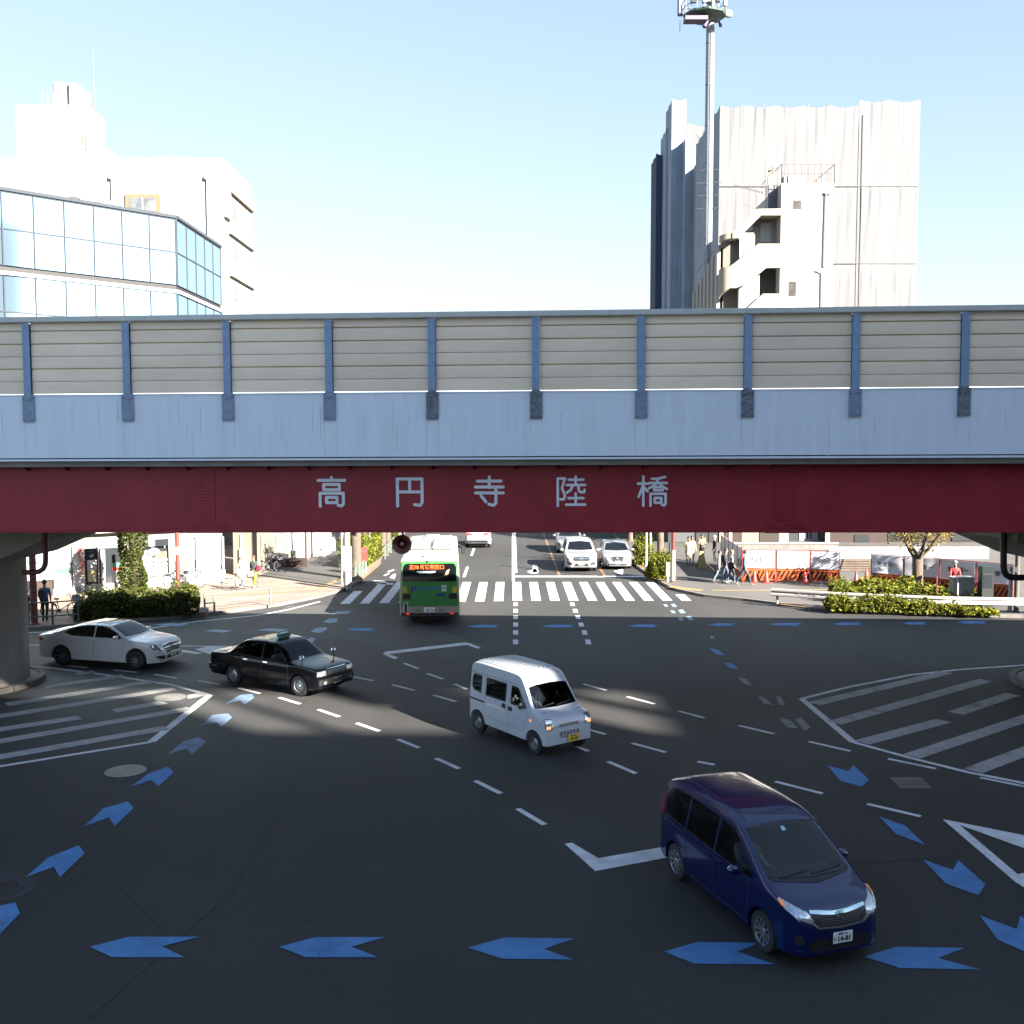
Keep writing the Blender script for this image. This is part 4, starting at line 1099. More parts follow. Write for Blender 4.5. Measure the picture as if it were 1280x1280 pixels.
# ---------- white kei van
def kei_van():
    sp = dict(wb=2.43, wr=.275, tum=.11, crown=.10, n=3.2, side=.01, gap=.06,
        top=[(-1.66, .9), (-1.655, 1.45), (-1.63, 1.66), (-1.56, 1.80), (-1.40, 1.865), (-1.0, 1.885), (.0, 1.885), (.48, 1.865), (.62, 1.80), (.74, 1.67), (.95, 1.39), (1.14, 1.14), (1.22, 1.065), (1.40, 1.02), (1.56, .965), (1.645, .88), (1.675, .76), (1.69, .6), (1.70, .42)],
        plan=[(-1.66, .66), (-1.62, .71), (-1.5, .735), (1.3, .7375), (1.5, .73), (1.6, .715), (1.66, .695), (1.685, .67), (1.70, .64)],
        belt=[(-1.7, 1.0), (1.7, .95)], low=[(-1.66, .36), (-1.55, .30), (1.45, .28), (1.70, .30)])
    wp = paint('white_van_paint', (.44, .46, .50), coat=.4)
    c = Car('van', 'boxy white van with a yellow number plate in the middle of the junction', 'van', sp, wp)
    c.decal('windscreen', 'F', [(-.64, 1.10), (0, 1.075), (.64, 1.10), (.625, 1.3), (.585, 1.555), (.4, 1.585), (0, 1.60), (-.4, 1.585), (-.585, 1.555), (-.625, 1.3)], GL_FRONT)
    for a, b in (((-.5, 1.10), (-.05, 1.15)), ((.0, 1.10), (.5, 1.15))): c.seam('F', [a, b], .014, 'wiper', 'trim', .02)
    c.sides('side_window', [(.88, 1.08), (.25, 1.07), (.25, 1.505), (.52, 1.495)], GL_MID, off=.007)
    c.sides('side_window', [(.02, 1.07), (-.84, 1.065), (-.84, 1.50), (.02, 1.505)], GL_MID, off=.007)
    c.sides('side_window', [(-1.08, 1.08), (-1.39, 1.12), (-1.475, 1.21), (-1.475, 1.44), (-1.42, 1.505), (-1.08, 1.505)], clear_glass('van_rear_glass', (.30, .36, .33)), off=.007)
    for ln in ([(.88, 1.08), (.25, 1.07), (.25, 1.505), (.52, 1.495), (.88, 1.08)], [(.02, 1.07), (-.84, 1.065), (-.84, 1.50), (.02, 1.505), (.02, 1.07)], [(-1.08, 1.08), (-1.39, 1.12), (-1.475, 1.21), (-1.475, 1.44), (-1.42, 1.505), (-1.08, 1.505), (-1.08, 1.08)]):
        for sd_ in 'LR':
            for a_, b_ in zip(ln, ln[1:]): c.seam(sd_, [a_, b_], .034, 'window_rubber', 'trim', .009)
    for sd_ in 'LR':
        gm_ = mat('panel_gap', (.22, .23, .25), .6)
        c.seam(sd_, [(.14, 1.56), (.14, .32)], .012, m=gm_)
        c.seam(sd_, [(.95, 1.04), (.97, .85), (.86, .66), (.82, .60)], .012, m=gm_)
        c.seam(sd_, [(-.90, 1.56), (-.90, .62), (-.86, .56)], .012, m=gm_)
        c.seam(sd_, [(-1.6, 1.56), (-.5, 1.57), (.5, 1.57)], .02, name='rain_gutter', m=gm_)
        c.seam(sd_, [(-.92, .86), (-1.60, .87)], .045, name='slide_rail', m='trim')
        c.seam(sd_, [(-.85, .52), (.82, .50)], .012, m=gm_)
        c.decal('door_handle', sd_, [(.03, .90), (-.11, .90), (-.11, 1.0), (.03, 1.0)], 'trim', off=.02, step=.3)
        c.decal('door_handle', sd_, [(.17, .88), (.31, .88), (.31, .98), (.17, .98)], 'trim', off=.02, step=.3)
        c.decal('side_indicator', sd_, [(1.05, .78), (1.13, .78), (1.13, .84), (1.05, .84)], 'amber', off=.012, step=.3)
    c.pair('headlight', 'F', [(.50, .70), (.51, .90), (.60, .915), (.685, .91), (.69, .72), (.66, .68)], 'lamp', off=.012)
    c.pair('headlight_surround', 'F', [(.495, .695), (.505, .912), (.60, .928), (.695, .922), (.70, .71), (.66, .668)], 'trim', off=.008)
    c.pair('indicator', 'F', [(.57, .70), (.68, .70), (.685, .775), (.56, .765)], mat('van_indicator', (.95, .45, .2), .3, emit=.12), off=.017)
    for z0, z1, w in ((.755, .775, .30), (.715, .735, .30), (.555, .585, .30), (.505, .535, .30), (.455, .475, .30)):
        c.decal('grille_slot', 'F', [(-w, z0), (w, z0), (w, z1), (-w, z1)], 'trim', off=.006)
    for y in (-.2, -.1, 0, .1, .2): c.decal('grille_bar', 'F', [(y - .008, .50), (y + .008, .50), (y + .008, .59), (y - .008, .59)], wp, off=.010)
    c.seam('F', [(-.66, .70), (0, .705), (.66, .70)], .008, name='bumper_gap', m=mat('gap2', (.3, .31, .33), .6))
    p, _ = c.hit('F', 0, .84)
    MB().tube([(p.x + .012, -.035, .865), (p.x + .012, .03, .865), (p.x + .012, -.03, .825), (p.x + .012, .035, .825)], .008, 6).build('emblem', 'chrome', c.t)
    c.plate('F', .10, .405, '31-43', '練馬 480', m='plate_yellow', ink='ink')
    for i in range(-4, 5):
        y = i * .135
        pts = []
        mb = MB()
        for x in (-1.38, -1.0, -.5, 0, .38):
            h, _n = c.hit('T', x, y); pts.append((x, y, h.z + .006))
        mb.tube(pts, .026, 6); mb.build('roof_rib', wp, c.t, smooth=60)
    MB().lathe([(.012, 0), (.01, .05)], 8, T=Matrix.Translation((.45, -.62, 1.74))).build('antenna_base', 'trim', c.t)
    c.decal('rear_window', 'B', [(-.58, 1.1), (.58, 1.1), (.55, 1.55), (-.55, 1.55)], GL_MID)
    c.cut_windows(); c.interior([(.42, .74), (-.5, .74)], (1.02, 1.05), (.78, -.34, 1.0), w=.58)
    c.pair('taillight', 'B', [(.58, .6), (.66, .6), (.66, .85), (.58, .85)], 'redlamp', off=.01)
    c.mirrors(.80, 1.08, 'trim', size=(.05, .07, .09))
    c.wheels(rimm='steelrim', style='steel', tw=.155, rr=.16)
    c.place((599.5, 915), (668, 942.5), inset=.05)
    return c
CAR_B = kei_van()

# ---------- black taxi
def taxi():
    sp = dict(wb=2.785, wr=.315, tum=.34, crown=.06, n=3.2, side=.025, step=.02,
        top=[(-2.515, .72), (-2.50, .86), (-2.44, .955), (-2.3, .985), (-1.75, 1.015), (-1.58, 1.06), (-1.25, 1.30), (-1.05, 1.43), (-.82, 1.49), (-.3, 1.515), (.2, 1.49), (.40, 1.41), (.85, 1.10), (1.0, 1.01), (1.15, .98), (1.9, .90), (2.08, .86), (2.14, .78), (2.165, .62), (2.18, .5)],
        plan=[(-2.515, .70), (-2.42, .79), (-2.1, .83), (-1.0, .8475), (1.0, .8475), (1.8, .83), (2.0, .81), (2.1, .78), (2.15, .74), (2.18, .70)],
        belt=[(-2.5, .97), (0, .93), (2.2, .88)], low=[(-2.515, .36), (-2.3, .28), (1.9, .24), (2.18, .30)])
    bp = two_sided(mat('black_car_paint', (.003, .003, .005), .2, coat=.25, spec=.3), (.05, .05, .045))
    c = Car('taxi', 'black taxi with a green roof lamp and fender mirrors left of the white van', 'taxi', sp, bp)
    gm = GL_MID
    c.decal('windscreen', 'F', [(-.66, 1.03), (0, 1.02), (.66, 1.03), (.60, 1.28), (.53, 1.42), (0, 1.445), (-.53, 1.42), (-.60, 1.28)], clear_glass('taxi_screen', (.4, .44, .42), .6))
    c.decal('rear_window', 'B', [(-.62, 1.10), (.62, 1.10), (.52, 1.40), (-.52, 1.40)], gm)
    c.sides('side_window', [(.83, 1.0), (-.12, 1.0), (-.12, 1.41), (.28, 1.41)], gm)
    c.sides('side_window', [(-.20, 1.0), (-.98, 1.02), (-.98, 1.40), (-.20, 1.41)], gm)
    c.sides('side_window', [(-1.04, 1.03), (-1.36, 1.06), (-1.08, 1.34), (-1.04, 1.36)], gm)
    dg = mat('taxi_gap', (.05, .05, .055), .3)
    for sd_ in 'LR':
        c.seam(sd_, [(-.16, 1.42), (-.16, .34)], .014, m=dg); c.seam(sd_, [(.95, .96), (.96, .34)], .014, m=dg)
        c.seam(sd_, [(-1.04, 1.0), (-1.0, .72), (-.98, .68)], .014, m=dg)
        c.seam(sd_, [(-2.2, .62), (-1.75, .62)], .03, name='side_moulding', m='trim', off=.012)
        c.seam(sd_, [(-.95, .62), (.95, .62)], .03, name='side_moulding', m='trim', off=.012)
        for x in (.03, -.82):
            c.decal('door_handle', sd_, [(x - .09, .87), (x + .09, .87), (x + .09, .90), (x - .09, .90)], 'chrome', off=.02, step=.3)
        c.seam(sd_, [(.85, .975), (-1.4, 1.0)], .02, name='belt_trim', m='chrome', off=.008)
    c.pair('headlight', 'F', [(.46, .66), (.46, .80), (.76, .80), (.78, .66)], 'lamp', off=.012)
    c.pair('indicator', 'F', [(.66, .67), (.70, .70), (.70, .77), (.66, .79), (.64, .73)], mat('pink_glow', (.7, .2, .15), .3, emit=.03), off=.016)
    g_ = c.decal('grille', 'F', [(-.42, .66), (.42, .66), (.42, .82), (-.42, .82)], 'trim', off=.008)
    for z in (.69, .72, .75, .78): c.seam('F', [(-.40, z), (.40, z)], .01, 'grille_bar', mat('taxi_bar', (.25, .25, .26), .3, metal=.8), .013, g_)
    c.seam('F', [(-.43, .83), (.43, .83)], .02, 'grille_top', 'chrome', .014, g_)
    c.decal('bumper', 'F', [(-.74, .40), (.74, .40), (.74, .56), (-.74, .56)], 'trim', off=.04)
    c.pair('fog_lamp', 'F', [(.50, .42), (.62, .42), (.62, .50), (.50, .50)], 'lamp', off=.05)
    c.plate('F', 0, .47, '9-23', '品川 500', ink='ink_green')
    c.decal('rear_bumper', 'B', [(-.76, .40), (.76, .40), (.76, .58), (-.76, .58)], bp, off=.05)
    c.sides('bumper_trim', [(-2.5, .52), (-2.1, .52), (-2.1, .56), (-2.5, .56)], 'chrome', off=.02)
    c.sides('taillight', [(-2.49, .70), (-2.40, .70), (-2.40, .86), (-2.48, .86)], 'redlamp', off=.01)
    c.pair('taillight', 'B', [(.45, .68), (.74, .68), (.72, .86), (.45, .86)], 'redlamp', off=.012)
    c.cut_windows(); c.interior([(.05, .58), (-.85, .60)], (.72, .98), (.50, -.36, .92))
    c.decal('roof_rear_panel', 'T', [(-.95, -.5), (-.15, -.52), (-.15, .52), (-.95, .5)], bp, off=.003)
    # fender mirrors
    for q in (1, -1):
        x, y = 1.42, q * .70
        h, _n = c.hit('T', x, y)
        fm = MB().tube([(x, y, h.z - .01), (x + .01, y, h.z + .10), (x, y, h.z + .16)], .014, 8).build('fender_mirror', 'trim', c.t)
        prof = [(max(.001, math.sin(math.pi * i / 8)), -math.cos(math.pi * i / 8)) for i in range(9)]
        MB().lathe(prof, 16, T=Matrix.Translation((x, y, h.z + .21)) @ Matrix.Diagonal((.06, .10, .065, 1)), cap=False).build('mirror_shell', 'chrome', fm, smooth=180)
    # roof lamp
    rl = MB().bbox(-.10, .10, -.23, .23, 1.525, 1.665, .03).build('roof_lamp', mat('taxi_lamp', (.02, .25, .26), .35, col2=(.03, .33, .33), vscale=3), c.t, smooth=40)
    text_mesh('個人', .09, 'white', 'lettering', rl, (.103, 0, 1.592), (R(90), 0, R(90)))
    MB().box(-.07, .07, -.17, .17, 1.49, 1.524).build('lamp_base', 'trim', rl)
    c.wheels(rimm='steelrim', style='steel', tw=.19, rr=.19)
    c.place((294, 856), (373.5, 870), inset=.07)
    return c
CAR_C = taxi()

# ---------- white saloon
def saloon():
    sp = dict(wb=2.84, wr=.33, tum=.42, crown=.065, n=2.7, side=.03, step=.03,
        top=[(-2.43, .74), (-2.415, .92), (-2.36, 1.02), (-2.2, 1.06), (-1.9, 1.10), (-1.5, 1.21), (-1.0, 1.36), (-.6, 1.425), (-.1, 1.44), (.25, 1.40), (.55, 1.29), (1.0, 1.06), (1.15, 1.0), (1.5, .955), (1.85, .90), (2.05, .83), (2.17, .74), (2.24, .6), (2.26, .46)],
        plan=[(-2.43, .68), (-2.35, .79), (-2.1, .87), (-1.4, .905), (0, .90), (1.3, .905), (1.7, .88), (1.95, .82), (2.1, .74), (2.2, .64), (2.26, .52)],
        belt=[(-2.4, 1.0), (-1, .97), (1.0, .92), (2.2, .85)], low=[(-2.43, .34), (-2.2, .24), (1.9, .20), (2.26, .22)])
    wp = paint('pearl_white_paint', (.60, .58, .60), coat=.6)
    c = Car('saloon_car', 'white saloon car with a dark sunroof passing the hedge on the left', 'car', sp, wp)
    scr = clear_glass('blue_screen', (.25, .30, .36), 1.0)
    c.decal('windscreen', 'F', [(-.72, 1.06), (0, 1.035), (.72, 1.06), (.64, 1.25), (.55, 1.365), (0, 1.395), (-.55, 1.365), (-.64, 1.25)], scr)
    c.decal('sunroof', 'T', [(.22, -.50), (-.28, -.52), (-.28, .52), (.22, .50)], 'winglass', off=.006)
    c.decal('roof_glass', 'T', [(-.32, -.52), (-.95, -.50), (-.95, .50), (-.32, .52)], mat('warm_roof', (.17, .14, .11), .2, coat=1), off=.005)
    c.decal('rear_window', 'B', [(-.62, 1.14), (.62, 1.14), (.52, 1.34), (-.52, 1.34)], GL_DARK)
    c.sides('side_window', [(.86, 1.0), (-.16, 1.0), (-.16, 1.35), (.02, 1.36), (.30, 1.31), (.62, 1.17)], GL_DARK)
    c.sides('side_window', [(-.22, 1.0), (-1.05, 1.03), (-1.36, 1.11), (-1.22, 1.21), (-.9, 1.315), (-.5, 1.36), (-.22, 1.355)], GL_DARK)
    c.cut_windows(); c.interior([(.0, .52), (-.9, .54)], (.75, .96), (.50, -.36, .88))
    gp = mat('white_gap', (.2, .2, .21), .6)
    for sd_ in 'LR':
        c.seam(sd_, [(-.19, .98), (-.17, .6), (-.22, .30)], .011, m=gp); c.seam(sd_, [(1.0, .93), (.95, .6), (.92, .32)], .011, m=gp)
        c.seam(sd_, [(-1.06, .98), (-1.02, .85), (-.95, .70)], .011, m=gp)
        c.seam(sd_, [(1.3, .80), (0, .84), (-2.1, .88)], .008, name='crease', m=mat('crease', (.5, .49, .5), .4), off=.002)
        for x in (.0, -.95):
            c.decal('door_handle', sd_, [(x - .1, .84), (x + .1, .835), (x + .1, .865), (x - .1, .87)], wp, off=.03, step=.3)
    c.pair('headlight', 'F', [(.48, .62), (.52, .72), (.70, .79), (.80, .80), (.79, .70), (.68, .62)], 'lamp', off=.01)
    c.pair('headlight_shade', 'F', [(.50, .60), (.46, .63), (.50, .735), (.70, .805), (.815, .815), (.80, .68), (.69, .60)], 'trim', off=.006)
    g_ = c.decal('grille', 'F', [(-.40, .52), (-.46, .60), (-.44, .74), (0, .77), (.44, .74), (.46, .60), (.40, .52)], 'trim', off=.006)
    for z in (.595, .675): c.seam('F', [(-.42, z), (.42, z)], .02, 'grille_bar', 'chrome', .016, g_)
    c.seam('F', [(-.40, .51), (-.47, .60), (-.45, .75), (0, .785), (.45, .75), (.47, .60), (.40, .51), (-.40, .51)], .012, 'grille_frame', 'chrome', .012, g_)
    c.emblem_star(0, .635, .085, g_)
    c.decal('lower_intake', 'F', [(-.38, .30), (.38, .30), (.34, .42), (-.34, .42)], 'trim', off=.006)
    c.pair('side_intake', 'F', [(.44, .30), (.68, .34), (.76, .44), (.50, .44)], 'trim', off=.006)
    c.seam('F', [(-.66, .285), (-.3, .255), (.3, .255), (.66, .285)], .018, 'bumper_strip', 'chrome', .014)
    c.plate('F', 0, .44, '52-70', '', ink='ink_green')
    c.sides('taillight', [(-2.38, .78), (-2.14, .82), (-2.18, .92), (-2.37, .94)], 'redlamp', off=.01)
    c.pair('taillight', 'B', [(.45, .78), (.74, .8), (.72, .93), (.45, .92)], 'redlamp', off=.012)
    c.mirrors(.72, .99, wp)
    c.decal('mirror_indicator', 'R', [(.62, .95), (.70, .95), (.70, .98), (.62, .98)], 'amber', off=.14, step=.3)
    c.wheels(spokes=10, tw=.225, rr=.235, rimm=mat('grey_alloy', (.16, .16, .17), .3, metal=.8))
    c.place((80, 831), (170, 836), inset=.07)
    return c
CAR_D = saloon()

# ---------- SUVs, hatchback
def suv(name, label, kind, col, x, y, rz):
    if kind == 'big':
        sp = dict(wb=2.9, wr=.37, tum=.30, crown=.08, n=2.8, side=.02, step=.02,
            top=[(-2.4, .9), (-2.38, 1.2), (-2.25, 1.5), (-2.05, 1.66), (-1.5, 1.73), (-.4, 1.76), (.1, 1.72), (.45, 1.60), (1.0, 1.24), (1.2, 1.14), (1.9, 1.06), (2.15, .98), (2.3, .84), (2.37, .6), (2.38, .5)],
            plan=[(-2.4, .75), (-2.25, .88), (-1.9, .94), (0, .95), (1.4, .965), (1.8, .95), (2.05, .9), (2.2, .82), (2.3, .74), (2.38, .62)],
            belt=[(-2.4, 1.12), (2.4, 1.02)], low=[(-2.4, .42), (-2.1, .3), (2.0, .26), (2.38, .3)])
    elif kind == 'mid':
        sp = dict(wb=2.66, wr=.36, tum=.32, crown=.08, n=2.8, side=.02, step=.02,
            top=[(-2.3, .75), (-2.29, 1.0), (-2.2, 1.12), (-2.0, 1.38), (-1.75, 1.56), (-1.3, 1.62), (-.3, 1.645), (.1, 1.61), (.45, 1.5), (1.0, 1.16), (1.2, 1.08), (1.8, 1.0), (2.1, .9), (2.25, .75), (2.3, .5)],
            plan=[(-2.3, .72), (-2.2, .84), (-1.9, .91), (0, .92), (1.4, .92), (1.8, .89), (2.05, .82), (2.2, .72), (2.3, .6)],
            belt=[(-2.4, 1.10), (2.4, .98)], low=[(-2.3, .38), (-2.0, .28), (2.0, .26), (2.3, .3)])
    else:
        sp = dict(wb=2.7, wr=.315, tum=.34, crown=.08, n=2.6, side=.025, step=.02,
            top=[(-2.2, .8), (-2.18, 1.05), (-2.0, 1.3), (-1.7, 1.46), (-1.1, 1.54), (-.3, 1.56), (.2, 1.50), (.6, 1.36), (1.15, 1.10), (1.35, 1.02), (1.8, .92), (2.05, .82), (2.18, .7), (2.26, .55), (2.28, .45)],
            plan=[(-2.2, .70), (-2.05, .82), (-1.6, .88), (0, .895), (1.4, .89), (1.75, .86), (2.0, .78), (2.15, .68), (2.28, .5)],
            belt=[(-2.4, 1.05), (2.4, .9)], low=[(-2.2, .34), (-2.0, .26), (2.0, .22), (2.28, .24)])
    c = Car(name, label, 'car', sp, col)
    tp = sp['top']; zr = max(z for _, z in tp)
    if kind == 'big': ws = [(-.76, 1.20), (0, 1.17), (.76, 1.20), (.62, 1.60), (0, 1.65), (-.62, 1.60)]
    elif kind == 'mid': ws = [(-.72, 1.12), (0, 1.10), (.72, 1.12), (.58, 1.50), (0, 1.54), (-.58, 1.50)]
    else: ws = [(-.72, 1.08), (0, 1.06), (.72, 1.08), (.58, 1.42), (0, 1.47), (-.58, 1.42)]
    c.decal('windscreen', 'F', ws, 'winglass')
    b = lerp(sp['belt'], 0) + .04; t_ = zr - .16
    c.sides('side_window', [(.80, b), (-.1, b + .01), (-.1, t_), (.25, t_ - .01)], 'winglass')
    c.sides('side_window', [(-.16, b + .01), (-1.1, b + .03), (-1.1, t_ - .02), (-.16, t_)], 'winglass')
    c.sides('side_window', [(-1.16, b + .04), (-1.75, b + .12), (-1.6, t_ - .08), (-1.16, t_ - .03)], 'winglass')
    for sd_ in 'LR':
        c.seam(sd_, [(-.13, b), (-.13, .4)], .014); c.seam(sd_, [(.95, b - .06), (.93, .45)], .014)
    wtr = mat('rear_glass', (.02, .022, .026), .06, coat=1)
    if kind == 'big':
        c.pair('headlight', 'F', [(.52, .78), (.50, .88), (.66, .97), (.84, .98), (.86, .88), (.74, .79)], 'lamp', off=.012)
        g_ = c.decal('grille', 'F', [(-.42, .66), (-.50, .76), (-.46, .88), (0, .92), (.46, .88), (.50, .76), (.42, .66)], 'trim', off=.008)
        for z in (.735, .815): c.seam('F', [(-.46, z), (.46, z)], .03, 'grille_bar', 'chrome', .018, g_)
        c.emblem_star(0, .78, .10, g_)
        c.decal('lower_intake', 'F', [(-.46, .34), (.46, .34), (.34, .52), (-.34, .52)], 'trim', off=.008)
        c.pair('side_intake', 'F', [(.56, .42), (.80, .46), (.84, .58), (.60, .60), (.54, .52)], 'trim', off=.008)
        c.decal('skid_plate', 'F', [(-.5, .30), (.5, .30), (.44, .36), (-.44, .36)], 'alloy', off=.012)
        c.plate('F', 0, .52, '3-08', '', ink='ink_green')
    elif kind == 'leaf':
        c.pair('headlight', 'F', [(.46, .68), (.52, .76), (.72, .88), (.82, .90), (.80, .80), (.62, .70)], 'lamp', off=.012)
        g_ = c.decal('grille', 'F', [(-.30, .60), (-.36, .76), (0, .78), (.36, .76), (.30, .60), (.18, .50), (-.18, .50)], 'trim', off=.008)
        c.seam('F', [(-.48, .76), (-.34, .60), (-.20, .50)], .03, 'grille_arm', 'trim', .014, g_); c.seam('F', [(.48, .76), (.34, .60), (.20, .50)], .03, 'grille_arm', 'trim', .014, g_)
        p, _ = c.hit('F', 0, .68)
        MB().tube([(p.x + .02, .07 * math.cos(a), .68 + .07 * math.sin(a)) for a in [2 * math.pi * k / 16 for k in range(17)]], .01, 6).bar((p.x + .02, -.09, .68), (p.x + .02, .09, .68), .02).build('emblem', 'chrome', g_)
        c.decal('lower_intake', 'F', [(-.62, .28), (.62, .28), (.5, .36), (-.5, .36)], 'trim', off=.008)
        c.plate('F', 0, .45, '6-19', '', ink='ink_green')
    else:
        c.pair('headlight', 'F', [(.46, .72), (.50, .80), (.70, .90), (.80, .90), (.78, .78), (.62, .72)], 'lamp', off=.012)
        c.decal('grille', 'F', [(-.36, .40), (-.30, .62), (-.40, .86), (.40, .86), (.30, .62), (.36, .40)], 'trim', off=.008)
        c.plate('F', 0, .52, '8-40', '', ink='ink_green')
        c.decal('rear_window', 'B', [(-.66, 1.22), (.66, 1.22), (.52, 1.50), (-.52, 1.50)], wtr)
        c.pair('taillight', 'B', [(.35, .98), (.42, 1.06), (.80, 1.10), (.84, 1.0), (.70, .94)], 'redlamp', off=.014)
        c.decal('rear_trim', 'B', [(-.35, .99), (.35, .99), (.36, 1.03), (-.36, 1.03)], 'chrome', off=.014)
        c.plate('B', 0, .86, '70-12', '', ink='ink_green')
        c.decal('rear_bumper', 'B', [(-.76, .40), (.76, .40), (.7, .58), (-.7, .58)], 'trim', off=.012)
    c.mirrors(.75, b, col, size=(.10, .12, .09))
    c.wheels(spokes=10, tw=.23)
    c.at(x, y, rz)
    return c
suv('suv', 'white off-roader with round star badge waiting at the stop line left of the silver hatchback', 'big', paint('suv_white', (.19, .19, .195)), 4.05, 62.6, R(-90))
suv('hatchback_car', 'pale silver hatchback at the stop line, rightmost of the waiting cars', 'leaf', paint('hatch_silver', (.15, .155, .165), metal=.1), 6.33, 63.6, R(-91.5))
suv('waiting_car', 'silver grey car queueing behind the white off-roader', 'mid', paint('silver_grey', (.10, .105, .12), metal=.2), 3.95, 72.5, R(-90))
suv('white_car', 'white car driving away up the road beyond the bus', 'mid', paint('white_away', (.25, .25, .265)), -2.45, 76.2, R(90))

# ---------- city bus
def bus():
    sp = dict(wb=5.3, wr=.48, tum=.03, crown=.16, n=4.0, side=.0, gap=.07,
        top=[(-5.6, 2.60), (-5.585, 2.72), (-5.5, 2.80), (-5.3, 2.82), (0, 2.84), (4.4, 2.84), (4.75, 2.75), (4.87, 2.6), (4.9, 2.4)],
        plan=[(-5.6, 1.17), (-5.57, 1.215), (-5.4, 1.245), (4.5, 1.245), (4.8, 1.22), (4.9, 1.15)],
        belt=[(-6, 1.2), (6, 1.2)], low=[(-5.6, .42), (-5.3, .34), (4.6, .32), (4.9, .34)])
    cream = mat('bus_cream', (.30, .27, .21), .4, coat=.3)
    green = mat('bus_green', (.036, .19, .04), .35, coat=.5, var=.05)
    c = Car('bus', 'green and cream city bus seen from behind at the crossing', 'bus', sp, cream)
    rear = c.decal('rear_panel', 'B', [(-1.19, .80), (1.19, .80), (1.21, 1.8), (1.14, 2.66), (.95, 2.745), (-.95, 2.745), (-1.14, 2.66), (-1.21, 1.8)], green, off=.006, step=.1)
    for sd_ in 'LR':
        c.decal('side_band', sd_, [(-5.58, .80), (4.6, .80), (4.6, 1.25), (-4.6, 1.25), (-5.2, 2.62), (-5.56, 2.62)], green, off=.006, step=.3)
        for x in (-4.2, -2.9, -1.6, -.3, 1.0, 2.3):
            c.decal('side_window', sd_, [(x, 1.35), (x + 1.2, 1.35), (x + 1.2, 2.3), (x, 2.3)], 'winglass', off=.008, step=.6)
    c.decal('skirt', 'B', [(-1.16, .44), (1.16, .44), (1.18, .52), (-1.18, .52)], 'trim', off=.03)
    win = c.decal('rear_window', 'B', [(-1.08, 1.84), (1.08, 1.84), (1.10, 2.4), (1.04, 2.54), (.95, 2.58), (-.95, 2.58), (-1.04, 2.54), (-1.10, 2.4)], 'winglass', off=.016, step=.2)
    led = mat('led_orange', (.7, .08, .01), .5, emit=.035)
    T_ = (R(90), 0, R(-90))
    xr = c.hit('B', 0, 2.2)[0].x - .03
    text_mesh('王78 新宿駅西口', .20, led, 'lettering', win, (xr, .12, 2.42), T_, bold=.004)
    c.decal('window_reflection', 'B', [(.55, 2.25), (-.25, 2.27), (-.22, 2.20), (-.1, 2.18), (.4, 2.16)], mat('reflection_tint', (.35, .45, .48), .3), off=.024, parent=win)  # pale reflection painted on the glass as a decal
    c.decal('interior_item', 'B', [(-.55, 2.05), (-.75, 2.10), (-.82, 2.35), (-.70, 2.28), (-.62, 2.12)], mat('warm_item', (.5, .35, .15), .4), off=.024, parent=win)
    text_mesh('ノンステップバス', .135, mat('bus_blue_text', (.04, .09, .42), .5), 'lettering', rear, (c.hit('B', 0, 1.5)[0].x - .012, 0.03, 1.53), T_, bold=.006)
    # wheelchair symbol on a blue square
    b2 = c.decal('wheelchair_sign', 'B', [(.56, 1.40), (.76, 1.40), (.76, 1.64), (.56, 1.64)], 'blue_sign', off=.012, parent=rear)
    x_ = c.hit('B', .66, 1.5)[0].x - .02
    MB().tube([(x_, .66 + .055 * math.cos(t), 1.47 + .05 * math.sin(t)) for t in [math.pi * (.1 + 1.3 * k / 10) * -1 + math.pi * 1.45 for k in range(11)]], .009, 6).tube([(x_, .675, 1.60), (x_, .67, 1.51), (x_, .62, 1.51), (x_, .60, 1.45)], .010, 6).lathe([(.02, -.004), (.02, .004)], 10, T=Matrix.Translation((x_, .675, 1.62)) @ Matrix.Rotation(R(90), 4, 'Y')).build('symbol', 'white', rear)
    b3 = c.decal('white_sticker', 'B', [(-.68, 1.42), (-.48, 1.42), (-.48, 1.68), (-.68, 1.68)], mat('pale_sticker', (.5, .6, .5), .5), off=.012, parent=rear)
    text_mesh('低', .13, 'ink_green', 'lettering', rear, (c.hit('B', -.58, 1.5)[0].x - .02, -.58, 1.56), T_)
    c.decal('blue_sticker', 'B', [(-.64, 1.22), (-.26, 1.22), (-.26, 1.34), (-.64, 1.34)], mat('indigo', (.03, .04, .15), .5), off=.012, parent=rear)
    for q in (1, -1):
        c.decal('indicator_lamp', 'B', [(q * .94, 1.36), (q * 1.12, 1.36), (q * 1.12, 1.62), (q * .94, 1.62)], mat('yellow_lamp', (.42, .36, .03), .4), off=.014)
        c.decal('vent_grille', 'B', [(q * .78, 1.10), (q * 1.12, 1.10), (q * 1.12, 1.33), (q * .78, 1.33)], 'trim', off=.014)
        c.decal('brake_lamp', 'B', [(q * .84, .46), (q * .98, .46), (q * .98, .54), (q * .84, .54)], 'redlit', off=.045)
        c.decal('slot', 'B', [(q * .36, .62), (q * .58, .62), (q * .58, .65), (q * .36, .65)], 'trim', off=.01)
    c.decal('exhaust_frame', 'B', [(.90, .50), (1.08, .50), (1.08, .98), (.90, .98)], mat('frame_cream', (.5, .5, .45), .5), off=.012)
    c.decal('exhaust_slot', 'B', [(.94, .53), (1.04, .53), (1.04, .94), (.94, .94)], 'trim', off=.018)
    c.plate('B', .02, .66, '25-14', '練馬 200', ink='ink_green', size=(.44, .22))
    for y in (-.1, .1): MB().lathe([(.03, 0), (.03, .05)], 10, T=Matrix.Translation((c.hit('B', y, .83)[0].x - .06, y + .02, .82)) @ Matrix.Rotation(R(90), 4, 'Y')).build('plate_lamp', 'trim', c.t)
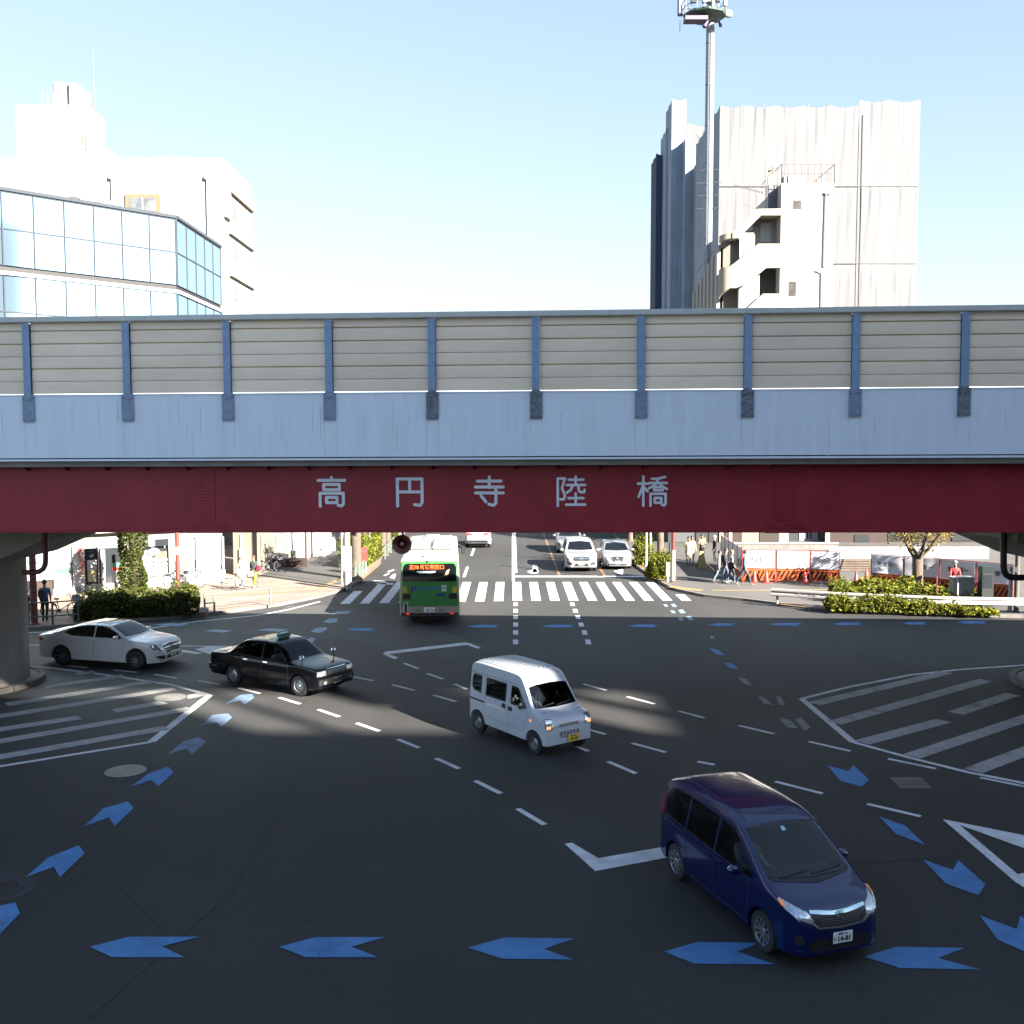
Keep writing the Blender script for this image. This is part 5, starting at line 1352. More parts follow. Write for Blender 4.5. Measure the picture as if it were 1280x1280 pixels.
    # roof equipment
    roofm = mat('roof_unit_white', (.24, .23, .20), .5, coat=.2)
    MB().bbox(-2.6, 1.2, -.95, -.03, 2.80, 3.02, .07).build('roof_unit', roofm, c.t, smooth=40)
    MB().bbox(-2.6, 1.2, .03, .95, 2.80, 3.02, .07).build('roof_unit', roofm, c.t, smooth=40)
    MB().bbox(2.2, 3.6, -.4, .4, 2.80, 2.98, .06).build('roof_hatch', roofm, c.t, smooth=40)
    MB().bbox(-5.35, -4.95, -.33, .28, 2.78, 2.93, .04).build('roof_box', mat('roof_box_grey', (.18, .18, .19), .5), c.t, smooth=40)
    MB().lathe([(.05, 0), (.05, .02)], 10, T=Matrix.Translation((-5.62, 0.1, 2.66)) @ Matrix.Rotation(R(90), 4, 'Y')).build('rear_camera', 'trim', c.t)
    MB().bar((4.7, -1.2, 2.4), (4.9, -1.5, 2.2), .04).bbox(4.85, 4.92, -1.62, -1.42, 1.85, 2.25, .03).build('mirror', 'trim', c.t)
    c.wheels(rimm='steelrim', style='steel', tw=.28, rr=.29)
    rz = R(93.4)
    c.at(-3.40 - 0.0 + 5.6 * math.cos(rz), 42.7 + 5.6 * math.sin(rz), rz)
bus()
# ------------------------------------------------------------------ unseen block added behind the camera to shade the junction and shape sun patches
def back_block():
    t = thing('shade_block', 'unseen tall grey block added behind the viewer to shade the junction, with roof gaps for sun patches', 'building', (0, -30, 0))
    w = MB().box(-8, 53, -26, 0, 0, 45.5).box(53, 78, -26, 0, 0, 45.2).box(78, 150, -26, 0, 0, 53)
    w.build('wall', 'grey', t)
    for i in range(11):
        z = 4 + i * 3.7
        MB().box(-7, 149, 0.01, .06, z, z + 1.9).build('window_band', 'glass_dark', t)
    MB().box(28, 78, -3, -2.4, 51.0, 60.5).box(65.2, 68.9, -3, -2.4, 49.5, 50.998).box(78, 120, -3, -2.4, 53.01, 60.5).build('roof_shade_panel', 'offwhite', t)  # added panel keeps sun off the bridge face, open gap left below
    for x in (30, 38, 46, 54.3, 66.0, 72.0, 77.5): MB().box(x, x + .5, -2.9, -2.5, 45, 51).build('shade_panel_post', 'steel', t)
    MB().box(68.9, 70.3, -5.2, -3.2, 45, 50.99).build('gap_blocker', 'grey', t)  # added blocker, shades the van and splits the sun patch
    MB().box(30, 60.0, -6, -3.2, 45.5, 50.99).build('long_gap_blocker', 'grey', t)  # added blocker, closes the left end of the sun gap
    MB().lathe([(1.1, 45), (1.1, 47.6)], 20, T=Matrix.Translation((65.8, -5, 0))).build('water_tank', 'offwhite', t)  # tank shape added in the gap to break up the sun patch
    MB().bar((61.4, -2.6, 45), (61.4, -2.6, 51), .3).build('gap_bar', 'steel', t)  # added bar in the sun gap
back_block()

# ------------------------------------------------------------------ mirror-glass office at the left corner
def facade_T(p, q):
    d = (q - p); d.z = 0; L = d.length; d.normalize()
    n = Vector((d.y, -d.x, 0))                      # outward (towards the camera for left-to-right walls)
    T = Matrix((( d.x, -n.x, 0, p.x), (d.y, -n.y, 0, p.y), (0, 0, 1, 0), (0, 0, 0, 1)))
    return T, L
def to_facade(T, u, v):
    Ti = T.inverted(); o = Ti @ Vector((0, 0, CAMH)); d = Ti.to_3x3() @ ray(u, v)
    t = -o.y / d.y; p = o + d * t
    return p.x, p.z
t = thing('glass_office', 'mirror glass office block with a chamfered corner at the upper left', 'building')
C0 = P(218, 272, 56.0); LP = P(0, 237, 49.8); RE = P(271, 308, 64.3)
Ht = C0.z
LPg = LP + (LP - C0) * 1.0
base = [(LPg.x, LPg.y), (C0.x, C0.y), (C0.x + .02, RE.y), (-46, RE.y), (-52, LPg.y)]
MB().prism([(x + (0.25 if False else 0), y) for x, y in base], 4.2, Ht - .12).build('core', 'darkgrey', t)
def glazing(p, q, name, ncol, mat_, floors):
    T, L = facade_T(p, q)
    for f, (z1, z0) in enumerate(floors):
        zm = (z0 + z1) / 2
        for i in range(ncol):
            a, b = L * i / ncol, L * (i + 1) / ncol
            for zz0, zz1 in ((z0, zm), (zm, z1)):
                if zz1 < 9: continue
                tl = random.uniform(-.0035, .0035); t2 = random.uniform(-.003, .003)
                mb = MB().add([(a + .04, -.09 + tl, zz0 + .03), (b - .04, -.09 - tl, zz0 + .03), (b - .04, -.09 - tl + t2, zz1 - .03), (a + .04, -.09 + tl + t2, zz1 - .03)], [(0, 1, 2, 3)], T=T)
                mb.add([(a + .04, -.02, zz0 + .03), (b - .04, -.02, zz0 + .03), (b - .04, -.02, zz1 - .03), (a + .04, -.02, zz1 - .03)], [(3, 2, 1, 0)], T=T)
                PANES.append(mb)
    mu = MB()
    for z1, z0 in floors:
        zm = (z0 + z1) / 2
        mu.box(0, L, -.13, -.015, zm - .028, zm + .028, T=T)
        mu.box(0, L, -.13, -.015, z1 - .03, z1 + .04, T=T)
        for i in range(ncol + 1):
            a = L * i / ncol; mu.box(a - .022, a + .022, -.125, -.014, z0, z1 - .031, T=T)
    return T, L, mu
PANES = []
z = Ht - .1; floors = []
for k in range(4):
    floors.append((z, z - 3.45)); z -= 3.45 + .42
n1 = 12
T1, L1, mu1 = glazing(Vector((LPg.x, LPg.y, 0)), Vector((C0.x, C0.y, 0)), 'a', n1, 'x', floors)
mu1.build('mullion', 'mull', t)
T2, L2, mu2 = glazing(Vector((C0.x, C0.y, 0)), Vector((C0.x + .02, RE.y, 0)), 'b', 5, 'x', floors)
mu2.build('mullion', 'mull', t)
nn = 0
for pn in PANES:
    pn.build('glass_pane', 'glass_mirror', t); nn += 1
for z1, z0 in floors:
    for T_, L_ in ((T1, L1), (T2, L2)):
        MB().box(-.1 if T_ is T1 else .12, L_ + (.1 if T_ is T1 else -.05), -.2, .0, z0 - .42, z0 - .26, T=T_).build('ledge', 'cap', t)
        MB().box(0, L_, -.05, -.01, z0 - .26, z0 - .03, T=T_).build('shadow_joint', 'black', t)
for T_, L_, a in ((T1, L1, -.05), (T2, L2, .0)):
    MB().box(a, L_, -.2, .15, Ht - .06, Ht + .10, T=T_).build('roof_edge', 'mull', t)

# ------------------------------------------------------------------ convenience store on the corner (ground floor)
S0, S1 = G(20, 747, KH), G(281, 727.5, KH)
TS, LS = facade_T(S0, S1)
def sf(u, v): return to_facade(TS, u, v)
t = thing('corner_store', 'bright white corner shop with glass doors and a green stripe at street level', 'shop')
MB().box(-6, LS, .3, 9, KH, 4.0, T=TS).build('wall', 'offwhite', t)
def panel(name, u0, v0, u1, v1, m, y0=-.02, y1=.299, parent=None):
    a, z1 = sf(u0, v0); b, z0 = sf(u1, v1)
    return MB().box(a, b, y0, y1, max(z0, KH + .002), z1, T=TS).build(name, m, parent or t)
MB().box(-6, LS + .05, -.12, .299, 3.05, 4.3, T=TS).build('sign_band', 'white', t)
MB().box(-6, LS + .05, -.14, -.121, 3.12, 3.17, T=TS).build('sign_line', 'red_pipe', t)
panel('wall_panel', 66, 684, 90, 742, 'offwhite', -.03)
panel('window', 68, 687, 87, 712, mat('frosted_glass', (0.165, 0.182, 0.165), .3, col2=(0.247, 0.238, 0.218), vscale=1.2), -.045, -.031)
panel('stripe', 68, 711.5, 90, 715, 'green_band', -.06, -.046)
panel('base_wall', 66, 736, 106, 744, 'grey', -.055, -.031)
panel('pillar', 90, 684, 107, 740, 'white', -.02)
panel('window', 108, 686, 121.5, 732, 'glass_dark', .05)
panel('poster', 109, 700.5, 121, 706, 'white', .03, .049)
panel('poster', 109.5, 714, 121, 727, mat('yellow_poster', (0.264, 0.205, 0.0264), .6, col2=(0.231, 0.247, 0.165), vscale=4), .03, .049)
panel('poster', 109, 707, 121, 713, mat('pale_poster', (0.198, 0.165, 0.165), .6, col2=(0.247, 0.231, 0.224), vscale=5), .03, .049)
panel('door_frame', 122, 684, 124.6, 734, 'white', -.03)
panel('doorway', 125, 686, 152, 732, 'glass_dark', .12)
panel('door_sign', 126, 687.5, 132.5, 731, mat('sign_column', (0.257, 0.244, 0.238), .6, col2=(0.231, 0.182, 0.165), vscale=5), .05, .119)
panel('counter', 141, 704, 152, 727, 'white', .07, .119)
panel('counter_stripe', 141, 704, 152, 709, 'green_band', .055, .069)
panel('counter_stripe', 140.5, 709.5, 152, 713, 'redpaint', .055, .069)
panel('floor_strip', 107, 731, 190, 735, 'offwhite', -.06)
panel('wall_panel', 152, 684, 189, 736, 'white', .0)
panel('pillar', 183, 684, 191, 735, 'white', -.03)
panel('window', 191.5, 674, 210, 681.5, 'glass_dark', -.15, -.141)
panel('window', 191.5, 686, 210.5, 722, 'glass_dark', .1)
fr = panel('shelf_window', 192, 690, 209.5, 721, 'goods', .07, .099)
for v in (699, 704.5, 709, 713, 717): panel('shelf', 192, v, 209.5, v + 1.6, 'white', .03, .069, fr)
panel('low_wall', 191, 722, 216, 734, 'white', -.01)
panel('window_frame', 210.5, 676, 217, 731, 'white', -.04)
panel('window', 217, 700, 244, 716, mat('grey_pane', (0.0924, 0.102, 0.099), .15, coat=1), .02)
panel('blind', 217, 676, 244, 699.5, 'white', .015)
panel('low_wall', 217, 716.5, 282, 731.5, 'white', .0)
panel('window_frame', 244.5, 672, 247.3, 717, 'white', -.045)
panel('blind', 248, 673, 276.5, 706, 'white', .015)
panel('window', 248, 706.5, 276.5, 716, mat('blue_grey_pane', (0.0726, 0.0924, 0.106), .15, coat=1, col2=(0.139, 0.145, 0.139), vscale=1.5), .02)
panel('window_frame', 277, 671, 280.5, 728, 'white', -.05)
# signs fixed on the shop
a, z1 = sf(183, 673); b, z0 = sf(191, 682)
bs = MB().bbox(a, b, -.45, -.16, z0, z1, .03, T=TS).build('projecting_sign', mat('pale_sign', (0.231, 0.257, 0.271), .5), t)
a, z1 = sf(184, 685); b, z0 = sf(199, 693.5)
mb = MB(); cx_, cz_, rx, rz_ = (a + b) / 2, (z0 + z1) / 2, (b - a) / 2, (z1 - z0) / 2
vs = [(cx_ + rx * math.cos(k * math.pi / 12), -.12, cz_ + rz_ * math.sin(k * math.pi / 12)) for k in range(24)] + [(cx_ + rx * math.cos(k * math.pi / 12), -.06, cz_ + rz_ * math.sin(k * math.pi / 12)) for k in range(24)]
mb.add(vs, [tuple(range(24)), tuple(range(47, 23, -1))] + [(i, i + 24, (i + 1) % 24 + 24, (i + 1) % 24) for i in range(24)], T=TS)
mb.build('oval_sign', mat('oval_sign', (0.149, 0.182, 0.264), .4, col2=(0.247, 0.264, 0.281), vscale=2), t)

# big poster wall left of the shop
p0 = G(14, 752, KH); p1 = G(66, 744, KH)
TP, LP_ = facade_T(p0 + Vector((-1, -.5, 0)), p1)
t = thing('poster_board', 'white poster board with pale blue pictures beside the left pier', 'poster board')
def pf(u, v): return to_facade(TP, u, v)
b_, z1 = pf(65, 682); a_, z0 = pf(-10, 728)
_, zb = pf(40, 727)
MB().box(a_ + .2, b_, -.03, .05, zb, z1 + 1, T=TP).build('board', 'white', t)
MB().box(a_ + .2, b_, .051, .3, KH, z1 + 1, T=TP).build('wall', 'brown', t)
a1, z2 = pf(46, 702); b1, z3 = pf(64, 724)
MB().box(a1, b1, -.045, -.031, z3, z2, T=TP).build('picture', 'lightblue', t)
a1, z2 = pf(31, 690); b1, z3 = pf(38.5, 722)
MB().box(a1, b1, -.045, -.031, z3, z2, T=TP).build('picture', mat('pale_green_picture', (0.198, 0.238, 0.218), .6), t)

# nobori banners
def banner(u, vb, vt, w, m, label):
    b = G(u, vb, KH); t = thing('banner_flag', label, 'banner flag', (b.x, b.y, KH))
    h = P(u, vt, b.y).z - KH
    MB().tube([(-w / 2, 0, 0), (-w / 2, 0, h + .1)], .015, 6).tube([(-w / 2, 0, h + .04), (w / 2, 0, h + .04)], .01, 6).build('pole', 'white', t)
    mb = MB(); n = 12
    for i in range(n + 1):
        z = h - (h - .75) * i / n
        mb.v += [Vector((-w / 2 + .02, 0.02 * math.sin(i * .9), z)), Vector((0, -.05 - .04 * math.sin(i * .7), z)), Vector((w / 2, .03 * math.sin(i * 1.3), z))]
    for i in range(n):
        for j in range(2): mb.face((i * 3 + j, i * 3 + j + 1, i * 3 + j + 4, i * 3 + j + 3))
    c = mb.build('cloth', m, t, smooth=60)
    MB().bbox(-w / 2 - .15, -w / 2 + .15, -.15, .15, 0, .1, .03).build('foot', 'white', t)
ban = mat('banner_cloth', (0.231, 0.0396, 0.0264), .6, col2=(0.271, 0.251, 0.231), vscale=3.2, detail=1)
banner(98, 741, 684, .62, ban, 'red and white banner flag left of the shop doors')
banner(229, 731, 680, .55, mat('banner_cloth_orange', (0.247, 0.0825, 0.0495), .6, col2=(0.271, 0.244, 0.218), vscale=3.2, detail=1), 'orange and white banner flag right of the red brown pole')

# ------------------------------------------------------------------ buildings further up the left pavement
def block(name, label, x0, x1, y0, y1, h, m, cat='building', feats=(), roof=True):
    t = thing(name, label, cat, ((x0 + x1) / 2, y0, 0)); ox = (x0 + x1) / 2
    MB().box(x0 - ox, x1 - ox, 0, y1 - y0, 0, h).build('wall', m, t)
    if roof: MB().box(x0 - ox - .12, x1 - ox + .12, -.12, y1 - y0 + .12, h + .002, h + .25).build('roof_edge', 'cap', t)
    for f in feats:
        nm, a, b, c, d, mm = f[:6]; yy = f[6] if len(f) > 6 else -.05
        MB().box(a - ox, b - ox, yy, -.002, c, d).build(nm, mm, t)
    return t
def XZ(u, v, Y):
    p = P(u, v, Y); return p.x, p.z
def fx(name, u0, v0, u1, v1, Y, m, dy=-.05):
    a, z1 = XZ(u0, v0, Y); b, z0 = XZ(u1, v1, Y)
    return (name, a, b, max(z0, .15), z1, m, dy)
Y = 58.2
block('shop_annex', 'beige grey side wall with white corner strips right of the corner shop', XZ(279, 0, Y)[0], XZ(309, 0, Y)[0], Y, 63, 6, 'beige', feats=[
    fx('corner_strip', 300, 668, 304, 726, Y, 'offwhite'), fx('white_panel', 299.5, 686, 309, 727, Y, 'white', -.12)])
Y = 66.0
block('tiled_house', 'grey tiled house with a dark passage and bicycle racks in front', XZ(303, 0, Y)[0], XZ(362, 0, Y)[0], Y, 74, 7.5, 'offwhite', feats=[
    fx('dark_opening', 304, 640, 330, 712, Y, mat('dark_opening', (0.0099, 0.00825, 0.00726), .8, col2=(0.033, 0.0231, 0.0165), vscale=2)), fx('pillar', 330.5, 668, 335.5, 712, Y, mat('reddish_pillar', (0.149, 0.119, 0.109), .8)),
    fx('grey_panel', 337, 660, 357, 691, Y, mat('grey_shutter', (0.119, 0.119, 0.122), .7, var=.08)), fx('dark_base', 337, 692, 361, 700, Y, 'darkgrey')])
Y = 67.0
block('white_house', 'sunlit white house with a thin brown downpipe beyond the planter', XZ(363, 0, Y)[0], XZ(396, 0, Y)[0], Y, 78, 7.5, 'white', feats=[
    fx('downpipe', 382.6, 655, 383.8, 702, Y, 'brown', -.09), fx('corner_column', 391, 660, 395.5, 706, Y, 'white', -.12), fx('notice_frame', 360.5, 660, 371.5, 683.5, Y, 'darkgrey'), fx('notice', 362, 660, 370.5, 682.5, Y, mat('notice_glass', (0.139, 0.155, 0.172), .3), -.07)])
t = thing('green_pole', 'slanting green pole in a white foot in front of the notice case', 'pole', G(366.5, 708, KH))
b = G(366.5, 708, KH); top = P(364.5, 655, b.y - .2)
MB().tube([(0, 0, 0), top - b], .05, 8).build('shaft', 'green_steel', t, smooth=60)
MB().bbox(-.18, .18, -.15, .15, 0, .16, .05).build('foot', 'white', t, smooth=60)
MB().box(-.16, .16, -.02, .02, .5, .95).build('notice_plate', mat('pinkish_plate', (0.198, 0.149, 0.149), .6), t)
pc = G(335, 709, KH); pd = G(386, 706, KH)
t = thing('brick_planter', 'low brown brick planter with a clipped hedge by the white house', 'planter', (pc.x, pc.y, 0))
L_ = pd.x - pc.x
MB().bbox(0, L_, 0, .8, .05, .62, .02).build('box', 'brown', t)

# far left street clutter: white sign boards and a round blue-white sign
def signboard(u, vb, vt, w, h, m, name, label, cat, pole='white', Y=None, leg=.05, shape='box', yaw=0):
    b = G(u, vb, KH); t = thing(name, label, cat, (b.x, b.y, KH), yaw)
    H = P(u, vt, b.y).z - KH
    MB().tube([(0, 0, 0), (0, 0, H)], leg, 10).build('post', pole, t, smooth=60)
    if shape == 'box': MB().bbox(-w / 2, w / 2, -leg - .06, -leg - .002, H - h, H, .015).build('panel', m, t)
    else: MB().lathe([(w / 2, H - h), (w / 2 * 1.05, H - h * .8), (w / 2 * 1.05, H - h * .2), (w / 2 * .9, H)], 20).build('panel', m, t, smooth=60)
    return t
signboard(409.5, 692, 668, .5, .8, 'white', 'shop_sign', 'white standing shop sign far up the left pavement', 'sign')
signboard(414.5, 690, 671, .55, .95, mat('bluewhite', (0.231, 0.257, 0.271), .5, col2=(0.132, 0.198, 0.247), vscale=1.5), 'barrel_sign', 'pale blue and white barrel shaped sign far up the left pavement', 'sign', shape='r')
signboard(401, 694, 674, .5, .6, mat('creamsign', (0.247, 0.231, 0.215), .6), 'small_sign', 'small cream sign beside the white house corner', 'sign')

# ------------------------------------------------------------------ white apartment block, upper left
def apartment():
    Y0 = 75.0
    t = thing('apartment_block', 'white apartment block with a taller stair tower and roof tanks at the upper left', 'building', (0, Y0, 0))
    xl, _ = XZ(15, 0, Y0); xt, _ = XZ(104, 0, Y0); xr, zr = XZ(278, 197, Y0); _, zt = XZ(65, 131, Y0)
    w = MB().box(xl - 6, xr, 0.0, 8.2, 0, zr).build('wall', 'white', t)
    MB().box(xl, xt, .01, 3.3, zr + .002, zt).build('tower', 'white', t)
    MB().box(xt + .002, xt + 0.9, 1.5, 3.2, zr + .002, zt - 2.6).build('tower_step', 'white', t)
    # balconies on the face towards the road
    for k in range(6):
        z = zr - 1.1 - k * 3.0
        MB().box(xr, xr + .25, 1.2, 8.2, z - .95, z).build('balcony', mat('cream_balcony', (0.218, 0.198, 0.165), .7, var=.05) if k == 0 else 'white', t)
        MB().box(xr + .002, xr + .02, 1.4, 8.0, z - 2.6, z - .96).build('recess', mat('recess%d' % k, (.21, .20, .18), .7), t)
        MB().box(xr + .021, xr + .05, 2.2, 3.6, z - 2.5, z - 1.2).build('balcony_door', mat('balcony_glass', (.10, .105, .11), .3), t)
        MB().box(xr + .002, xr + .26, .01, 1.15, z - 3, z).build('corner_pier', 'white', t) if k == 0 else None
    # window with orange frame
    a, z1 = XZ(157, 243, Y0); b, z0 = XZ(201, 270, Y0)
    f = MB().box(a, b, -.12, -.002, z0 - .6, z1).build('window', 'orangewood', t)
    MB().box(a + .3, b - .3, -.14, -.121, z0 - .4, z1 - .25).build('pane', mat('curtain_pane', (.05, .055, .06), .2, col2=(.14, .14, .145), vscale=1.1), f)
    MB().box((a + b) / 2 - .04, (a + b) / 2 + .04, -.17, -.141, z0 - .4, z1 - .25).build('sash', 'white', f)
    # downpipes
    for u in (140, 259):
        x, z = XZ(u, 225, Y0); MB().tube([(x, -.09, z - 22), (x, -.09, z), (x - .1, -.02, z + .15)], .06, 8).build('downpipe', mat('pipe_white', (.25, .24, .24), .5), t, smooth=60)
        MB().bbox(x - .2, x + .1, -.2, -.0, z, z + .3, .03).build('pipe_head', 'offwhite', t)
    for u0, v0, u1, v1 in ((105, 168, 107, 181), (108.5, 170, 111.5, 187)):
        a, z1 = XZ(u0 - 2, v0, Y0); b, z0 = XZ(u1 - 2, v1, Y0); MB().box(a, b, -.03, .009, z0, z1).build('window', mat('slit', (0.115, 0.109, 0.099), .5), t)
    # roof of the lower house behind the glass office: small machines
    # tanks on the tower
    for u0, u1, v in ((66, 83, 102), (84, 97, 103)):
        a, z1 = XZ(u0, v, Y0 + 2); b, z0 = XZ(u1, 132, Y0 + 2)
        MB().bbox(a, b, 2, 4.5, zt + .002, z1, .08).build('water_tank', 'white', t)
    for u in (86, 91):
        x, z = XZ(u, 105, Y0 + 1.9); MB().box(x, x + .04, 1.93, 1.99, zt, z).build('tank_rib', mat('rib_grey', (0.149, 0.152, 0.165), .6), t)
    for u0, u1, us in ((49, 66, (49, 56, 63)), (98, 108, (100, 104, 108))):
        r = MB()
        for u in us:
            x, _ = XZ(u, 0, Y0 + .5); r.bar((x, .5, zt - .0), (x, .5, zt + 1.1), .04)
        a, _ = XZ(u0, 0, Y0 + .5); b, _ = XZ(u1, 0, Y0 + .5)
        for dz in (.4, .75, 1.1): r.bar((a, .5, zt + dz), (b, .5, zt + dz), .035)
        r.build('roof_railing', 'steel', t)
    x, z = XZ(116, 62, Y0 + 1)
    m_ = MB().tube([(x, 1, zt - 5), (x, 1, z)], .045, 8).build('mast', mat('mast_blue', (0.066, 0.0825, 0.132), .5), t)
    r = MB()
    for dz, l in ((-3.3, .9), (-4.1, .7), (-5.1, .8), (-6.5, .5)): r.bar((x - l, 1, z + dz), (x + l, 1, z + dz), .02)
    r.build('aerial', 'steel', m_)
    # small tv aerial on the lower roof
    x, z = XZ(202, 196, Y0)
    MB().bar((x - .9, 1, zr + .55), (x - .2, 1, zr + .45), .02).bar((x + .1, 1, zr + .5), (x + .9, 1, zr + .5), .02).bar((x, 1, zr), (x, 1, zr + .5), .03).build('roof_aerial', mat('aerial', (0.115, 0.149, 0.198), .5), t)
apartment()
# machines on the glass office roof
t = thing('roof_air_conditioner', 'small grey air conditioner on the glass office roof before the apartment block', 'air conditioner', P(113, 262, 58) )
MB().bbox(-.35, .5, 0, .5, -.9, .45, .04).build('casing', mat('ac_dark', (0.115, 0.122, 0.115), .5), t)
MB().bbox(.55, 1.1, 0, .5, -.9, .5, .04).build('casing_side', 'white', t)
MB().lathe([(.18, 0), (.2, .03)], 16, T=Matrix.Translation((.05, -.02, 0.05)) @ Matrix.Rotation(R(90), 4, 'X')).build('fan', 'darkgrey', t)
t = thing('roof_box', 'small cream box on the glass office roof left of the air conditioner', 'roof box', P(89, 250, 58))
MB().bbox(-.3, .3, 0, .5, -.9, .15, .03).build('casing', 'beige', t); MB().box(-.35, .35, -.05, .55, .151, .2).build('lid', 'cap', t)

# ------------------------------------------------------------------ sheeted building, stair block and mast, upper right
def sheeting(mb, x0, x1, z0, z1, y, nx, seed, amp=.045, pw=2.75, ph=7.8, flip=False, axis='x'):
    rnd = random.Random(seed)
    nz = int((z1 - z0) / .55)
    cols = max(1, int(round((x1 - x0) / pw))); rows = max(1, int(round((z1 - z0) / ph)))
    ph_ = [[(rnd.uniform(0, 6.28), rnd.uniform(.5, 1.3), rnd.uniform(-.25, .25), rnd.uniform(0, 6.28)) for _ in range(rows + 1)] for _ in range(cols + 1)]
    o = len(mb.v)
    for i in range(nx + 1):
        fxx = i / nx * cols; c = min(cols - 1, int(fxx)); s = fxx - c
        for j in range(nz + 1):
            fz = j / nz * rows; r = min(rows - 1, int(fz)); q = fz - r
            a, k, sk, b = ph_[c][r]
            env = math.sin(math.pi * min(1, max(0, s))) ** .7
            top = (1 - q)
            d = env * (amp * (.5 * math.sin(2 * math.pi * (s * (1.5 + k) + sk * q * 3) + a) + .45 * math.sin(2 * math.pi * (s * 3.3 - q * .8 * k) + b)) * (.25 + .75 * q))
            d += env * amp * .55 * math.sin(math.pi * q) * (1 if k > .9 else -.6)
            d += amp * .35 * math.sin(2 * math.pi * s * 6 + a) * q ** 2 * env
            zz = z0 + (z1 - z0) * j / nz
            if j == nz: zz += .25 * abs(math.sin(math.pi * s)) * -1 + .25
            x = x0 + (x1 - x0) * i / nx
            mb.v.append(Vector((x, y - d, zz)) if axis == 'x' else Vector((y + (d if flip else -d), x, zz)))
    m = nz + 1
    for i in range(nx):
        for j in range(nz):
            mb.face((o + i * m + j, o + (i + 1) * m + j, o + (i + 1) * m + j + 1, o + i * m + j + 1))
def netted():
    Y0 = 110.0
    x0, z1 = XZ(900, 136, Y0); x1, _ = XZ(1152, 0, Y0); _, z2 = XZ(1157, 128, Y0)
    t = thing('sheeted_building', 'tall building wrapped in white scaffold sheeting at the upper right', 'building', (0, Y0, 0))
    MB().box(x0 + .5, x1 - .3, 1.2, 20, 0, z1 - 1.2).build('core', 'grey', t)
    mb = MB(); n0 = 9; xs = x0 + (x1 - x0) * .70
    sheeting(mb, x0, xs, 8, z1 + .1, 0, 130, 3)
    mb.build('front_sheet', 'net', t, smooth=180)
    mb = MB(); sheeting(mb, xs + .02, x1 + .15, 8, z2, -.05, 60, 9)
    mb.build('front_sheet', 'net', t, smooth=180)
    mb = MB(); sheeting(mb, 0, 14, 8, z1 + .1, x0 - .02, 60, 5, axis='y', amp=.03)
    mb.build('side_sheet', 'netshade', t, smooth=180)  # left side shade is carried by the sheet colour
    mb = MB(); sheeting(mb, 0, 20, 8, z2, x1 + .1, 60, 6, axis='y', flip=True, amp=.07)
    mb.build('side_sheet', 'net', t, smooth=180)
    for zz in (z1 - 7.9, z1 - 15.8, z1 - 23.7): MB().box(x0 + .05, x1 + .1, -.10, -.085, zz, zz + .09).build('sheet_hem', mat('hem', (.082, .082, .087), .8), t)
    # scaffold pipes showing at the top and a dark seam
    for i in range(10):
        x = x0 + (x1 - x0) * i / 9; MB().tube([(x, .1, z1 - 1), (x, .1, z1 + .35 + (i % 3) * .1)], .05, 6).build('scaffold_pipe', mat('pipe_blue', (0.132, 0.165, 0.191), .5) if i == 0 else 'steel', t)
    x, _ = XZ(1082, 0, Y0)
    MB().box(x - .03, x + .03, -.16, -.12, 8, z1 - .6).build('sheet_seam', mat('seam_grey', (.06, .065, .075), .7), t)
    MB().box(x0, x1, .9, 1.1, z1 - 1.6, z1 - 1.3).build('top_rail', 'steel', t)
netted()
t = thing('wrapped_tower', 'narrow tower wrapped in sheeting with blue grey shade in its colour left of the sheeted building', 'tower', (0, 128, 0))
def bl_(u0, u1, v, Y, m, nm, d=6, amp=.04, seed=1):
    a, z = XZ(u0, v, Y); b, _ = XZ(u1, v, Y)
    MB().box(a + .1, b - .1, Y - 128 + .4, Y - 128 + d, 0, z - .3).build('core', 'darkgrey', t)
    mb = MB(); sheeting(mb, a, b, 8, z, Y - 128, 26, seed, amp=amp, pw=2.4); mb.build(nm, m, t, smooth=180)
    mb = MB(); sheeting(mb, Y - 128, Y - 128 + d, 8, z, a, 20, seed + 3, amp=amp, pw=2.4, axis='y'); mb.build(nm, m, t, smooth=180)
bl_(840, 858, 126, 131, 'netshade', 'tall_sheet', 5, .04, 11)
bl_(857, 882, 172, 129, 'netshade', 'middle_sheet', 5, .04, 12)
bl_(833, 842, 162, 134, 'netshade', 'narrow_sheet', 5, .04, 13)
bl_(820.5, 834, 194, 137, mat('shaded_blue_sheet', (0.0231, 0.0396, 0.066), .9, var=.1), 'dark_sheet', 5, .03, 14)  # dark sheet, bluish shade included in its colour
a, z1 = XZ(859, 155, 127); b, z0 = XZ(880, 190, 127)
MB().add([(a, -1.2, z0), (a, -1.2, z1), (b, -1.2, z1 - .4), (b - .2, -1.25, z0 + 1.4), ((a + b) / 2, -1.1, z0 + .6)], [(0, 4, 3, 2, 1)]).add([(a, -1.15, z0), (a, -1.15, z1), (b, -1.15, z1 - .4), (b - .2, -1.2, z0 + 1.4), ((a + b) / 2, -1.05, z0 + .6)], [(0, 1, 2, 3, 4)]).build('loose_sheet', 'net', t)

